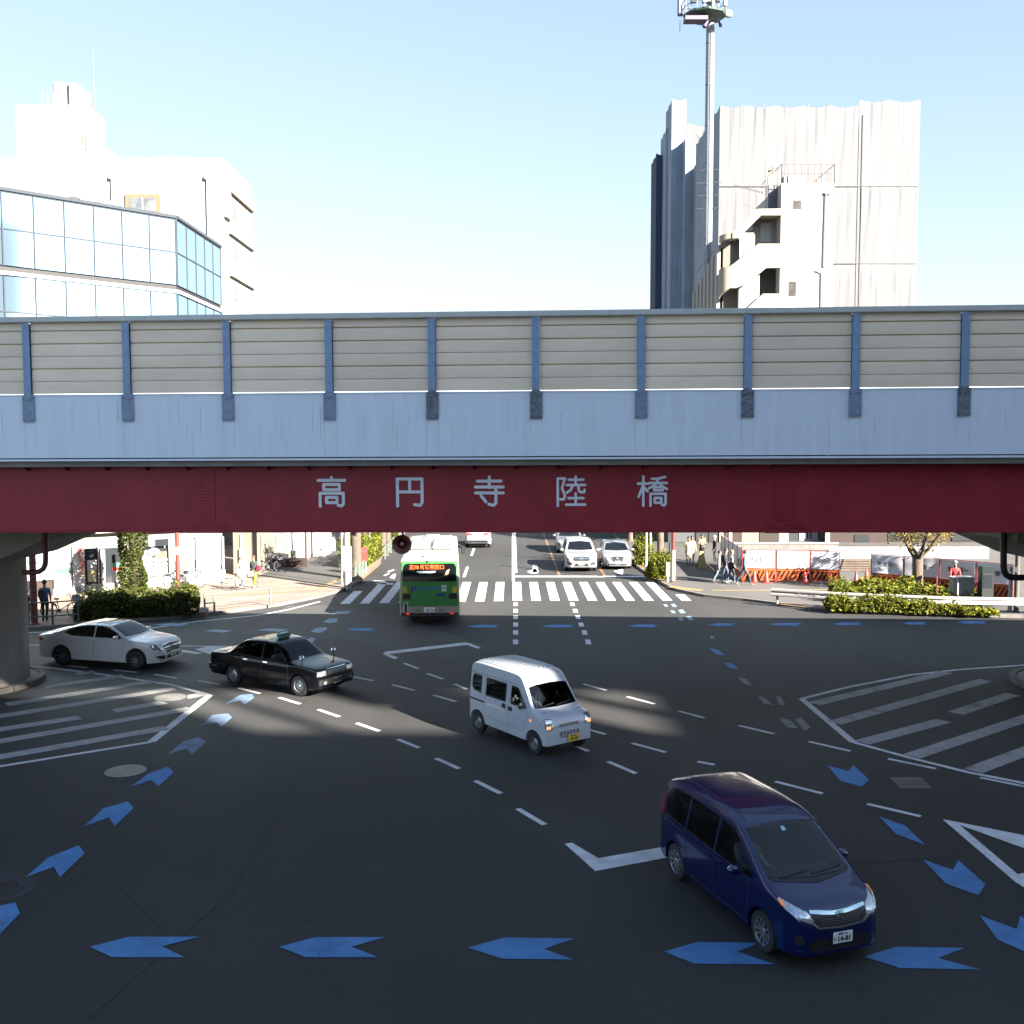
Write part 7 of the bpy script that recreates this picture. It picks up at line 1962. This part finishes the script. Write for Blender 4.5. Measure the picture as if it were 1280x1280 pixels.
# W-beam guard rail
def wbeam(u0, v0, u1, v1, label, m, graffiti=False, ends=True, name='guard_rail'):
    a, b = G(u0, v0, KH), G(u1, v1, KH); d = b - a; L = d.length
    t = thing(name, label, 'guard rail', (a.x, a.y, KH), math.atan2(d.y, d.x))
    pr = [(0.0, .36), (-.07, .40), (-.07, .47), (-.015, .52), (-.015, .56), (-.07, .61), (-.07, .68), (0, .72), (.01, .72), (.01, .36)]
    n = len(pr); mb = MB()
    mb.add([(0, p[0], p[1]) for p in pr] + [(L, p[0], p[1]) for p in pr], [tuple(range(n))[::-1], tuple(range(n, 2 * n))] + [(i, (i + 1) % n, n + (i + 1) % n, n + i) for i in range(n)])
    be = mb.build('beam', m, t, smooth=35)
    k = max(1, int(L / 2.6))
    for i in range(k + 1):
        x = .25 + (L - .5) * i / k
        MB().tube([(x, .1, 0), (x, .1, .7)], .06, 10).build('post', 'white', t, smooth=60)
        MB().bbox(x - .04, x + .04, .011, .06, .42, .66, .005).build('bracket', 'steel', t)
    if graffiti:
        rnd = random.Random(3); g_ = MB()
        x = L * .42
        for i in range(9):
            pts = [(x + rnd.uniform(0, .22), -.082, .47 + rnd.random() * .18) for _ in range(5)]
            g_.tube(pts, .009, 4); x += .2
        g_.build('graffiti', 'purple', be)
    return t
wbeam(964, 754.5, 1046, 760, 'white guard rail with purple graffiti left of the shrub bed', 'offwhite', True)
wbeam(1046, 760, 1178, 766, 'white guard rail section half hidden by the shrubs', 'offwhite')
wbeam(1178, 766, 1330, 769, 'bright clean white guard rail section towards the right pier', 'white')

# ------------------------------------------------------------------ works barrier, boards and cones
def wbarrier(u0, v0, u1, v1, label, txt, lit, vt=None, faint=False):
    a, b = G(u0, v0, KH), G(u1, v1, KH); d = b - a; L = d.length
    t = thing('works_barrier', label, 'works barrier', (a.x, a.y, KH), math.atan2(d.y, d.x), 'orange works barriers with white boards')
    fr = MB()
    for x in (.02, L - .02): fr.tube([(x, 0, 0), (x, 0, 1.72)], .028, 8)
    for z in (.72, 1.70): fr.tube([(.02, 0, z), (L - .02, 0, z)], .02, 8)
    fr.build('frame', 'red_pipe', t, smooth=60)
    mb = MB(); nx, nz = 12, 7; rnd = random.Random(int(u0)); ph = rnd.uniform(0, 6)
    for i in range(nx + 1):
        for j in range(nz + 1):
            x, z = .05 + (L - .1) * i / nx, .75 + .92 * j / nz
            mb.v.append(Vector((x, -.035 - .018 * math.sin(3.1 * x / L * 3 + ph + 2 * z) - .012 * math.sin(7 * x / L + 5 * z + ph), z)))
    for i in range(nx):
        for j in range(nz):
            q = i * (nz + 1) + j; mb.face((q, q + nz + 1, q + nz + 2, q + 1))
    sh_ = mb.build('sheet', mat('board_sheet', (0.50, 0.485, 0.53), .6), t, smooth=180)
    text_mesh(txt, .26, mat('faint_ink', (0.115, 0.109, 0.125), .7) if faint else 'ink', 'lettering', sh_, (L * .52, -.085, 1.22), (R(90), 0, 0), bold=.006)
    # slatted orange lower part with diagonal openings
    mb = MB().box(0.03, L - .03, -.03, .0, .60, .70).box(.03, L - .03, -.03, .0, .08, .16)
    k = int(L / .28)
    for i in range(k + 1):
        x = .03 + (L - .36) * i / k
        mb.add([(x, -.031, .16), (x + .13, -.031, .16), (x + .36, -.031, .60), (x + .23, -.031, .60), (x, -.005, .16), (x + .13, -.005, .16), (x + .36, -.005, .60), (x + .23, -.005, .60)],
               [(0, 1, 2, 3), (7, 6, 5, 4), (0, 3, 7, 4), (1, 5, 6, 2)])
    mb.build('slatted_base', 'orange', t)
    MB().box(.03, L - .03, .03, .06, .1, .68).build('dark_back', mat('dark_slats', (0.033, 0.0099, 0.00495), .8), t)
    MB().bbox(-.05, .05, -.25, .25, 0, .07, .02).bbox(L - .05, L + .05, -.25, .25, 0, .07, .02).build('foot', 'redcone', t)
bars = [(928, 727, 969, 727.5, 'works barrier with a faint lettered white board behind the walking man', '安全第一', True), (970, 727.5, 1012, 728, 'works barrier with an outlined blank panel on its white board', '―', False), (1012.5, 728, 1049, 730, 'works barrier with black lettering left of the gap in the fence', '安全第一', False),
        (1088, 733.5, 1129, 737, 'works barrier with black lettering right of the gap in the fence', '安全第一', False), (1129.5, 737, 1173.5, 741, 'works barrier behind the trunk of the street tree', '安全第一', False), (1174, 741, 1219, 746, 'works barrier behind the worker in red', '安全第一', False), (1219.5, 746, 1266, 751, 'works barrier behind the dark cabinet by the right pier', '安全第一', False)]
for u0, v0, u1, v1, lb, tx, fa in bars: wbarrier(u0, v0, u1, v1, lb, tx, 0, faint=fa)
# receding fence of grey sheets
a, b = G(901, 706, KH), G(927, 727, KH)
d = b - a; L = d.length
t = thing('sheet_fence', 'pale sheet fence receding behind the walking group', 'fence', (a.x, a.y, KH), math.atan2(d.y, d.x), None)
for i in range(5): MB().bbox(L * i / 5 + .02, L * (i + 1) / 5 - .02, 0, .04, .55, 1.8, .01).build('panel', mat('pinkgrey', (0.5, 0.46, 0.46), .7, var=.1), t)
mb = MB()
for i in range(6): mb.tube([(L * i / 5, 0, 0), (L * i / 5, 0, 1.9)], .03, 8)
mb.build('frame', 'red_pipe', t, smooth=60)
MB().box(0, L, 0.0, .04, .1, .5).build('orange_base', 'orange', t)
# the outlined rectangle on the blank board is a thin blue frame
# cones
def make_cone(label):
    t = thing('traffic_cone', label, 'traffic cone', group='red cones along the works barriers')
    MB().lathe([(.18, .03), (.155, .05), (.03, .70), (.0, .71)], 20, cap=False).build('cone', 'redcone', t, smooth=60)
    MB().bbox(-.2, .2, -.2, .2, 0, .035, .01).build('base', 'redcone', t)
    return t
spots = [(943, 728, 'red cone just right of the walking man'), (958, 728.5, 'red cone before the first lettered barrier board'), (1006, 728.5, 'red cone standing alone near the middle barrier'), (1038, 730, 'left cone of the pair at the end of the third barrier'), (1048.5, 731, 'right cone of the pair at the end of the third barrier'),
         (1070, 730, 'red cone in the gap between the barriers'), (1083, 727, 'smaller far red cone in the gap between the barriers'), (1094, 733, 'red cone at the first barrier right of the gap')]
c0 = make_cone(spots[0][2])
for i, (u, v, lb) in enumerate(spots):
    c = c0 if i == 0 else copy_tree(c0, label=lb)
    c.location = G(u, v, KH); c['label'] = lb
# site clutter in the gap: timber stack and low pipes
b = G(1050, 714, KH)
t = thing('timber_stack', 'low stack of brown planks lying in the gap between the barriers', 'timber', (b.x, b.y, KH))
for i in range(5): MB().box(.0 + .05 * i, 2.0 - .07 * i, -.1 + .02 * i, .3, .02 + i * .14, .13 + i * .14).build('plank', mat('plank', (0.0726, 0.0528, 0.0396), .85, var=.3), t)
# cabinets
def at_px(u, v): return G(u, v, KH)
b = at_px(1205, 757)
t = thing('grey_cabinet', 'grey roadside utility cabinet behind the guard rail on the right', 'cabinet', b)
MB().bbox(-.48, .45, 0, .55, 0, 1.22, .02).build('casing', mat('cab_grey', (.22, .21, .19), .7, var=.1), t); MB().bbox(-.52, .49, -.04, .6, 1.222, 1.29, .015).build('lid', 'concrete', t)
MB().box(-.02, -.01, -.012, -.001, .1, 1.15).box(.1, .13, -.03, -.001, .6, .72).build('door_edge', 'darkgrey', t)
b = at_px(1234, 760)
t = thing('dark_cabinet', 'tall narrow dark cabinet with a greenish top right of the grey cabinet', 'cabinet', b)
MB().bbox(-.27, .27, 0, .4, 0, 1.85, .02).build('casing', mat('cab_dark', (0.0066, 0.00726, 0.00726), .5), t); MB().bbox(-.29, .29, -.02, .42, 1.6, 1.87, .01).build('head', mat('cab_teal', (0.0033, 0.0099, 0.0116), .4), t)
MB().box(-.2, .2, -.012, -.001, .9, 1.5).build('front_panel', 'glass_dark', t)
t = pole(1270, 765, .11, 4.9, mat('grey_pole', (0.0561, 0.0495, 0.0429), .7, var=.2), 'weathered grey pole in front of the right pier pipe')
MB().bbox(-.28, -.05, -.12, .1, 1.75, 2.0, .02).build('junction_box', 'darkgrey', t)
t = pole(1262, 764, .09, 1.7, 'white', 'short white marker post left of the weathered grey pole')
b = at_px(1184, 757)
t = thing('yellow_post', 'thin reddish post among the shrubs left of the grey cabinet', 'post', G(1170, 757, KH)); MB().tube([(0, 0, 0), (0, 0, 1.3)], .04, 8).build('shaft', 'darkred', t); MB().lathe([(.06, 1.3), (.0, 1.36)], 8).build('cap', 'darkred', t)
# ------------------------------------------------------------------ bicycles
def make_bike(label, col, group='bicycles parked by the grey passage'):
    t = thing('bicycle', label, 'bicycle', group=group)
    r = .33
    for x in (-.52, .52):
        w = MB().tube([(x + r * math.cos(a), 0, r + r * math.sin(a)) for a in [2 * math.pi * k / 28 for k in range(29)]], .018, 6, cap=False).build('wheel', 'tyre', t, smooth=60)
        mb = MB()
        for k in range(14):
            a = math.pi * 2 * k / 14; mb.bar((x, 0, r), (x + r * math.cos(a), 0, r + r * math.sin(a)), .004)
        mb.tube([(x + (r - .02) * math.cos(a), 0, r + (r - .02) * math.sin(a)) for a in [2 * math.pi * k / 28 for k in range(29)]], .009, 5, cap=False)
        mb.build('spokes', 'steel', w)
    f = MB().tube([(-.52, 0, r), (-.12, 0, .30), (.36, 0, .62)], .018, 8).tube([(-.12, 0, .30), (-.2, 0, .78)], .018, 8).tube([(-.52, 0, r), (-.19, 0, .68)], .012, 8).tube([(.52, 0, r), (.40, 0, .62), (.34, 0, .95)], .016, 8)
    f.build('frame', col, t, smooth=60)
    MB().tube([(.22, -.27, .98), (.32, -.15, 1.0), (.34, 0, .98), (.32, .15, 1.0), (.22, .27, .98)], .013, 8).build('handlebar', 'steel', t, smooth=60)
    MB().bbox(-.34, -.08, -.09, .09, .78, .84, .03).build('saddle', 'black', t, smooth=60)
    MB().box(.42, .70, -.15, .15, .72, .725).box(.42, .425, -.15, .15, .72, .95).box(.695, .70, -.17, .17, .72, .95).box(.42, .70, -.155, -.15, .72, .95).box(.42, .70, .15, .155, .72, .95).build('basket', 'steel', t)
    MB().box(-.75, -.35, -.07, .07, .66, .675).bar((-.52, .04, r), (-.55, .04, .66), .012).build('rear_rack', 'steel', t)
    MB().tube([(-.52 + (r + .03) * math.cos(a), 0, r + (r + .03) * math.sin(a)) for a in [math.pi * (.15 + k * .08) for k in range(10)]], .018, 5).build('mudguard', 'steel', t)
    MB().tube([(-.12, .07, .30), (-.05, .12, .17)], .012, 6).tube([(-.12, -.07, .30), (-.19, -.12, .43)], .012, 6).lathe([(.08, -.01), (.08, .01)], 16, T=Matrix.Translation((-.12, .05, .30)) @ Matrix.Rotation(R(90), 4, 'X')).build('crank', 'steel', t)
    return t
bk = make_bike('silver bicycle parked below the orange banner flag', 'steel', None)
bk.location = G(225, 733, KH); bk.rotation_euler = (0, 0, R(8))
def bike_copy(u, v, rz, label, group=None, frame=None):
    c = copy_tree(bk, label=label); c.location = G(u, v, KH); c.rotation_euler = (0, 0, rz)
    if group: c['group'] = group
    if frame:
        for ch in c.children:
            if ch.name.startswith('frame') or ch.name.startswith('mudguard'):
                me = ch.data.copy(); me.materials[0] = M[frame] if isinstance(frame, str) else frame; ch.data = me
    return c
bike_copy(238, 734, R(-12), 'pale bicycle parked right of the orange banner flag', frame='white')
pb_ = 'bicycles parked by the grey passage'
bm_red = mat('bike_red', (0.168, 0.0126, 0.0168), .4)
for u, v, rz, lb, fr_ in ((309, 715, R(60), 'red bicycle leftmost in the row before the dark passage', bm_red), (316, 714, R(65), 'black bicycle second in the row before the dark passage', 'trim'), (324, 713.5, R(62), 'red bicycle behind the person in yellow trousers', bm_red), (331, 714, R(40), 'white bicycle right of the person in yellow trousers', 'white'), (338, 715, R(12), 'dark bicycle with big black wheels rightmost in the row', 'trim'), (335, 712, R(30), 'red bicycle behind the rightmost parked bicycle', bm_red)):
    bike_copy(u, v, rz, lb, pb_, fr_)
rb = bike_copy(300, 738, R(10), 'bicycle being ridden past the shop', None, 'white')
# white rubbish bag and round basket by the shop
b = G(264, 728, KH)
t = thing('white_bag', 'round white bag with a red brown tie against the shop wall', 'bag', b)
MB().lathe([(.15, 0), (.32, .08), (.36, .25), (.25, .42), (.08, .5), (.1, .56)], 14).build('sack', 'white', t, smooth=180); MB().lathe([(.09, .48), (.09, .52)], 10).build('tie', 'darkred', t)
# bicycle behind the railing left of the hedge
c = bike_copy(78, 772, R(14), 'dark bicycle half hidden by the left end of the hedge', None, 'trim')

# ------------------------------------------------------------------ people (continuous skinned body, clothing by region)
def person(label, loc, rz, H=1.68, top='black', legs='black', shoes='white', skin='skin', hairc='hair', pose='stand', coat=False, bag=None, hat=None, stride=.22, arm=(.15, -.15), elbow=0.35, group=None, girth=1.0, name='person'):
    t = thing(name, label, 'person', loc, rz, group)
    k = H / 1.70
    V, E, Rr, Z = [], [], [], []          # vertex, edges, radius, zone
    def v(p, r, z, frm=None):
        V.append(Vector(p) * k); Rr.append(r * k); Z.append(z)
        if frm is not None: E.append((frm, len(V) - 1))
        return len(V) - 1
    # local: +x is forward
    if pose in ('sit', 'drive'):
        hipz, lean = .92, (.12 if pose == 'sit' else -.04)
    else:
        hipz, lean = .92, .03
    pel = v((0, 0, hipz), .135 * girth, 'T')
    wst = v((lean * .3, 0, hipz + .16), .125 * girth, 'T', pel)
    ch = v((lean * .7, 0, hipz + .36), .145 * girth, 'T', wst)
    nk0 = v((lean, 0, hipz + .50), .075, 'T', ch)
    nk = v((lean + .01, 0, hipz + .56), .052, 'S', nk0)
    h1 = v((lean + .03, 0, hipz + .64), .088, 'S', nk)
    h2 = v((lean + .025, 0, hipz + .735), .082, 'S', h1)
    nose = v((lean + .125, 0, hipz + .66), .012, 'S', h1)
    for s, ar in ((1, arm[0]), (-1, arm[1])):
        sh = v((lean * .8, s * .175, hipz + .45), .062 * girth, 'T', ch)
        ux, uz = math.sin(ar), -math.cos(ar)
        el = v((lean * .8 + ux * .28, s * .215, hipz + .45 + uz * .28), .047 * girth, 'T', sh)
        fa = ar + (elbow if pose not in ('sit',) else .6)
        wr = v((lean * .8 + ux * .28 + math.sin(fa) * .24, s * .20, hipz + .45 + uz * .28 - math.cos(fa) * .24), .034, 'T', el)
        hd = v((lean * .8 + ux * .28 + math.sin(fa) * .31, s * .195, hipz + .45 + uz * .28 - math.cos(fa) * .31), .03, 'S', wr)
        for q in range(4):
            dx = math.sin(fa + .25) * .085; dz = -math.cos(fa + .25) * .085
            v((V[hd].x / k + dx + (q - 1.5) * .012, V[hd].y / k + (q - 1.5) * .016 * s * .3, V[hd].z / k + dz), .0085, 'S', hd)
        v((V[hd].x / k + .035, V[hd].y / k - s * .01, V[hd].z / k - .03), .010, 'S', hd)
    for s, st in ((1, stride), (-1, -stride)):
        hp_ = v((0, s * .085, hipz - .05), .098 * girth, 'L', pel)
        if pose == 'drive':
            kn = (.40, s * .11, hipz + .04); an = (.70, s * .12, hipz - .26); toe = (.84, s * .12, hipz - .22)
        elif pose == 'sit':
            kn = (.36, s * .10, hipz - .12 - (.14 if s > 0 else .28)); an = (.22, s * .11, kn[2] - .40); toe = (.38, s * .12, an[2] - .04)
        else:
            kn = (st * .55 + (.05 if st > 0 else .03), s * .085, .49); an = (st * 1.0 - (.06 if st < 0 else 0), s * .085, .075 + (.04 if st < 0 else 0)); toe = (an[0] + .17, s * .10, .035)
        mid = v(((kn[0]) * .5, s * .09, (hipz - .05 + kn[2]) / 2), .085 * girth, 'L', hp_)
        a = v(kn, .062 * girth, 'L', mid)
        b_ = v(((kn[0] + an[0]) / 2 - .01, kn[1], (kn[2] + an[2]) / 2 + .04), .056 * girth, 'L', a)
        c_ = v(an, .042 * girth, 'L', b_)
        heel = v((an[0] - .02, an[1], an[2] - .03), .042, 'F', c_)
        v(toe, .032, 'F', heel)
    me = bpy.data.meshes.new('sk'); me.from_pydata([tuple(p) for p in V], E, []); o = bpy.data.objects.new('sk', me); COL.objects.link(o)
    md = o.modifiers.new('s', 'SKIN'); md.use_smooth_shade = True
    for i, sv in enumerate(me.skin_vertices[0].data): sv.radius = (Rr[i], Rr[i]); sv.use_root = (i == 0)
    ss = o.modifiers.new('u', 'SUBSURF'); ss.levels = 1; ss.render_levels = 1
    dg = bpy.context.evaluated_depsgraph_get(); bm_ = bpy.data.meshes.new_from_object(o.evaluated_get(dg)); bpy.data.objects.remove(o)
    bm_.name = 'body'; bm_.materials.clear()
    for m in (top, legs, shoes, skin): bm_.materials.append(M[m] if isinstance(m, str) else m)
    segs = [(V[a], V[b_], Z[b_]) for a, b_ in E]
    def zone(p):
        best, bz = 1e9, 'T'
        for a, b2, z in segs:
            ab = b2 - a; tt = max(0, min(1, (p - a).dot(ab) / max(1e-9, ab.length_squared))); d = (p - a - ab * tt).length
            if d < best: best, bz = d, z
        return bz
    zi = {'T': 0, 'L': 1, 'F': 2, 'S': 3}
    for p in bm_.polygons:
        p.use_smooth = True; c = p.center; z = zone(c)
        if z == 'T' and c.z < (hipz - .03) * k and abs(c.y) < .16 * k: z = 'L'
        p.material_index = zi[z]
    ob = bpy.data.objects.new('body', bm_); COL.objects.link(ob); ob.parent = t
    # hair cap
    hc = V[h2]
    mb = MB(); prof = [(max(.001, math.sin(math.pi * i / 10)), math.cos(math.pi * i / 10)) for i in range(7)]
    T = Matrix.Translation(hc + Vector((-.012, 0, .0)) * k) @ Matrix.Rotation(R(-18), 4, 'Y') @ Matrix.Diagonal((.108 * k, .098 * k, .115 * k, 1))
    if hat: mb.lathe(prof[:6], 16, T=T @ Matrix.Diagonal((1.1, 1.1, 1.1, 1))); mb.lathe([(1.35, .12), (1.35, .04)], 16, T=T); mb.build('helmet' if hat == 'white' else 'hat', hat, t, smooth=60)
    else: mb.lathe(prof[::-1], 16, T=T, cap=False); mb.build('hair', hairc, t, smooth=180)
    # eyes
    for s in (1, -1):
        MB().lathe([(.012, 0), (.001, .006)], 8, T=Matrix.Translation(V[h1] + Vector((.082, s * .032, .025)) * k) @ Matrix.Rotation(R(90), 4, 'Y')).build('eye', 'black', t)
    if coat:
        # coat skirt below the waist
        w = V[pel]; mb = MB()
        mb.lathe([(.15 * k * girth, .12 * k), (.165 * k * girth, 0), (.20 * k * girth, -.28 * k)], 16, T=Matrix.Translation(w), cap=False)
        mb.build('coat_skirt', top, t, smooth=60)
    if bag:
        nm, m, pos, sz = bag
        MB().bbox(pos[0] - sz[0] / 2, pos[0] + sz[0] / 2, pos[1] - sz[1] / 2, pos[1] + sz[1] / 2, pos[2] - sz[2] / 2, pos[2] + sz[2] / 2, .05).build(nm, m, t, smooth=60)
    return t
c = lambda n, *a, **k: mat(n, *a, **k)
jean = c('jeans', (0.042, 0.063, 0.105), .8, var=.2); palejean = c('pale_jeans', (0.134, 0.168, 0.21), .8, var=.15)
navy = c('navy_cloth', (0.0126, 0.0189, 0.042), .8); beigec = c('beige_coat', (0.26, 0.21, 0.139), .8); khaki = c('khaki', (0.189, 0.151, 0.105), .8); greyj = c('grey_jacket', (0.0672, 0.0714, 0.0798), .8)
yel = c('yellow_trousers', (0.336, 0.26, 0.0084), .7); blk = c('black_cloth', (0.0063, 0.0063, 0.00756), .85); creamc = c('cream_cloth', (0.231, 0.193, 0.143), .8); dblue = c('denim_jacket', (0.0504, 0.084, 0.126), .8, var=.2)
teal = c('teal_blue', (0.0252, 0.063, 0.118), .7); red_c = c('red_jacket', (0.231, 0.021, 0.021), .7); greyw = c('pale_grey_cloth', (0.21, 0.21, 0.218), .8)
K = Vector((0, 0, 0))
person('person in a blue jacket seen from behind, standing beside the dark red pole', G(56.5, 777, KH), R(100), 1.70, teal, blk, 'black', stride=.04, arm=(.1, .1), bag=('bag', navy, (-.2, .05, 1.2), (.16, .28, .35)))
person('person in black standing between the left pier and the dark red pole', G(35.5, 765, KH), R(250), 1.66, blk, blk, 'black', stride=.04, hat=None, hairc=creamc)
person('person in bright yellow trousers walking past the bicycles', G(318, 734.5, KH), R(255), 1.62, c('dark_teal', (0.021, 0.0336, 0.0336), .8), yel, 'white', stride=.10, bag=('shoulder_bag', c('maroon_bag', (0.105, 0.0126, 0.0252), .6), (.02, .25, 1.0), (.28, .18, .30)), girth=1.05, hairc=c('brown_hair', (0.042, 0.021, 0.0126), .6))
# rider on the bicycle
p = person('person in a pale jacket riding the white bicycle past the shop', rb.location + Vector((-.12, -.02, .02)), rb.rotation_euler[2], 1.62, greyw, palejean, 'black', pose='sit', arm=(.75, .75), elbow=.3)
p.location.z = KH + .02
person('person in a long beige coat standing on the far right pavement', G(860.5, 707, KH), R(265), 1.72, beigec, creamc, 'black', coat=True, stride=.06, girth=1.05)
person('person in a tan coat beside the first beige coat', G(864.5, 705, KH), R(280), 1.70, khaki, beigec, 'black', coat=True, stride=.06)
person('person in a tan jacket standing alone behind the yellow post', G(877.3, 702, KH), R(262), 1.68, c('tan', (0.231, 0.168, 0.109), .8), blk, 'black', stride=.05, arm=(.3, .3), elbow=1.5)
person('person in black with a white cap in front of the dark shopfront', G(893.5, 704, KH), R(200), 1.66, blk, blk, 'black', stride=.1, hat=c('white_cap', (0.294, 0.294, 0.286), .7))
person('person in a grey jacket at the left of the walking group', G(898, 729, KH), R(-15), 1.70, greyj, palejean, c('brown_shoe', (0.084, 0.042, 0.021), .6), stride=.20, bag=('tote_bag', blk, (-.05, .30, .62), (.3, .12, .36)))
person('person in black with a backpack in the middle of the walking group', G(906, 727, KH), R(-20), 1.76, c('charcoal', (0.0084, 0.0105, 0.0168), .8), jean, 'white', stride=.16, bag=('backpack', blk, (-.2, 0, 1.25), (.2, .3, .42)))
person('person with a pale top and dark bag at the right of the walking group', G(913.5, 729, KH), R(-10), 1.72, creamc, jean, 'white', stride=.20, hairc=c('light_hair', (0.147, 0.101, 0.0504), .6), bag=('shoulder_bag', blk, (.0, -.25, .95), (.30, .14, .40)))
person('man in a denim jacket striding ahead of the group towards the barriers', G(930, 731.5, KH), R(-12), 1.76, dblue, c('dark_jeans', (0.0252, 0.0336, 0.0504), .8, var=.2), c('tan_shoe', (0.168, 0.105, 0.0504), .6), stride=.34, arm=(.45, -.1), bag=('backpack', blk, (-.22, 0, 1.22), (.2, .3, .45)), name='person')
person('worker in a red jacket and white helmet behind the grey cabinet', G(1193, 747, KH), R(250), 1.72, red_c, blk, 'black', hat='white', stride=.05, arm=(.5, .5), elbow=.8)
def driver(car, x, y, z, label, top, H=1.68):
    p = Matrix.Rotation(car.t.rotation_euler[2], 4, 'Z') @ Vector((x, y, 0))
    o = person(label, (car.t.location.x + p.x, car.t.location.y + p.y, z - .92 * H / 1.7), car.t.rotation_euler[2], H, top, blk, 'black', pose='drive', arm=(.75, .75), elbow=.75)
driver(CAR_A, .15, -.36, .66, 'driver in a grey top at the wheel of the dark blue minivan', greyw, 1.66)
driver(CAR_B, .42, -.34, .74, 'driver in a dark top at the wheel of the white van', navy, 1.62)
driver(CAR_C, .05, -.36, .58, 'driver in a white shirt at the wheel of the black taxi', c('white_shirt', (.6, .6, .6), .8), 1.62)
driver(CAR_D, .0, -.36, .50, 'driver in black at the wheel of the white saloon car', blk, 1.60)
# yellow caution post near the people in beige
b = G(877, 710, KH)
t = thing('caution_stand', 'yellow folding floor sign standing before the tan jacket', 'sign', b)
MB().add([(-.28, -.25, 0), (.28, -.25, 0), (.10, 0, 1.0), (-.10, 0, 1.0)], [(0, 1, 2, 3)]).add([(-.28, .25, 0), (.28, .25, 0), (.10, 0.02, 1.0), (-.10, 0.02, 1.0)], [(3, 2, 1, 0)]).build('boards', mat('dull_gold', (0.231, 0.176, 0.042), .6), t)
MB().bar((-.15, -.12, .5), (-.15, .12, .5), .02).build('hinge', 'black', t)
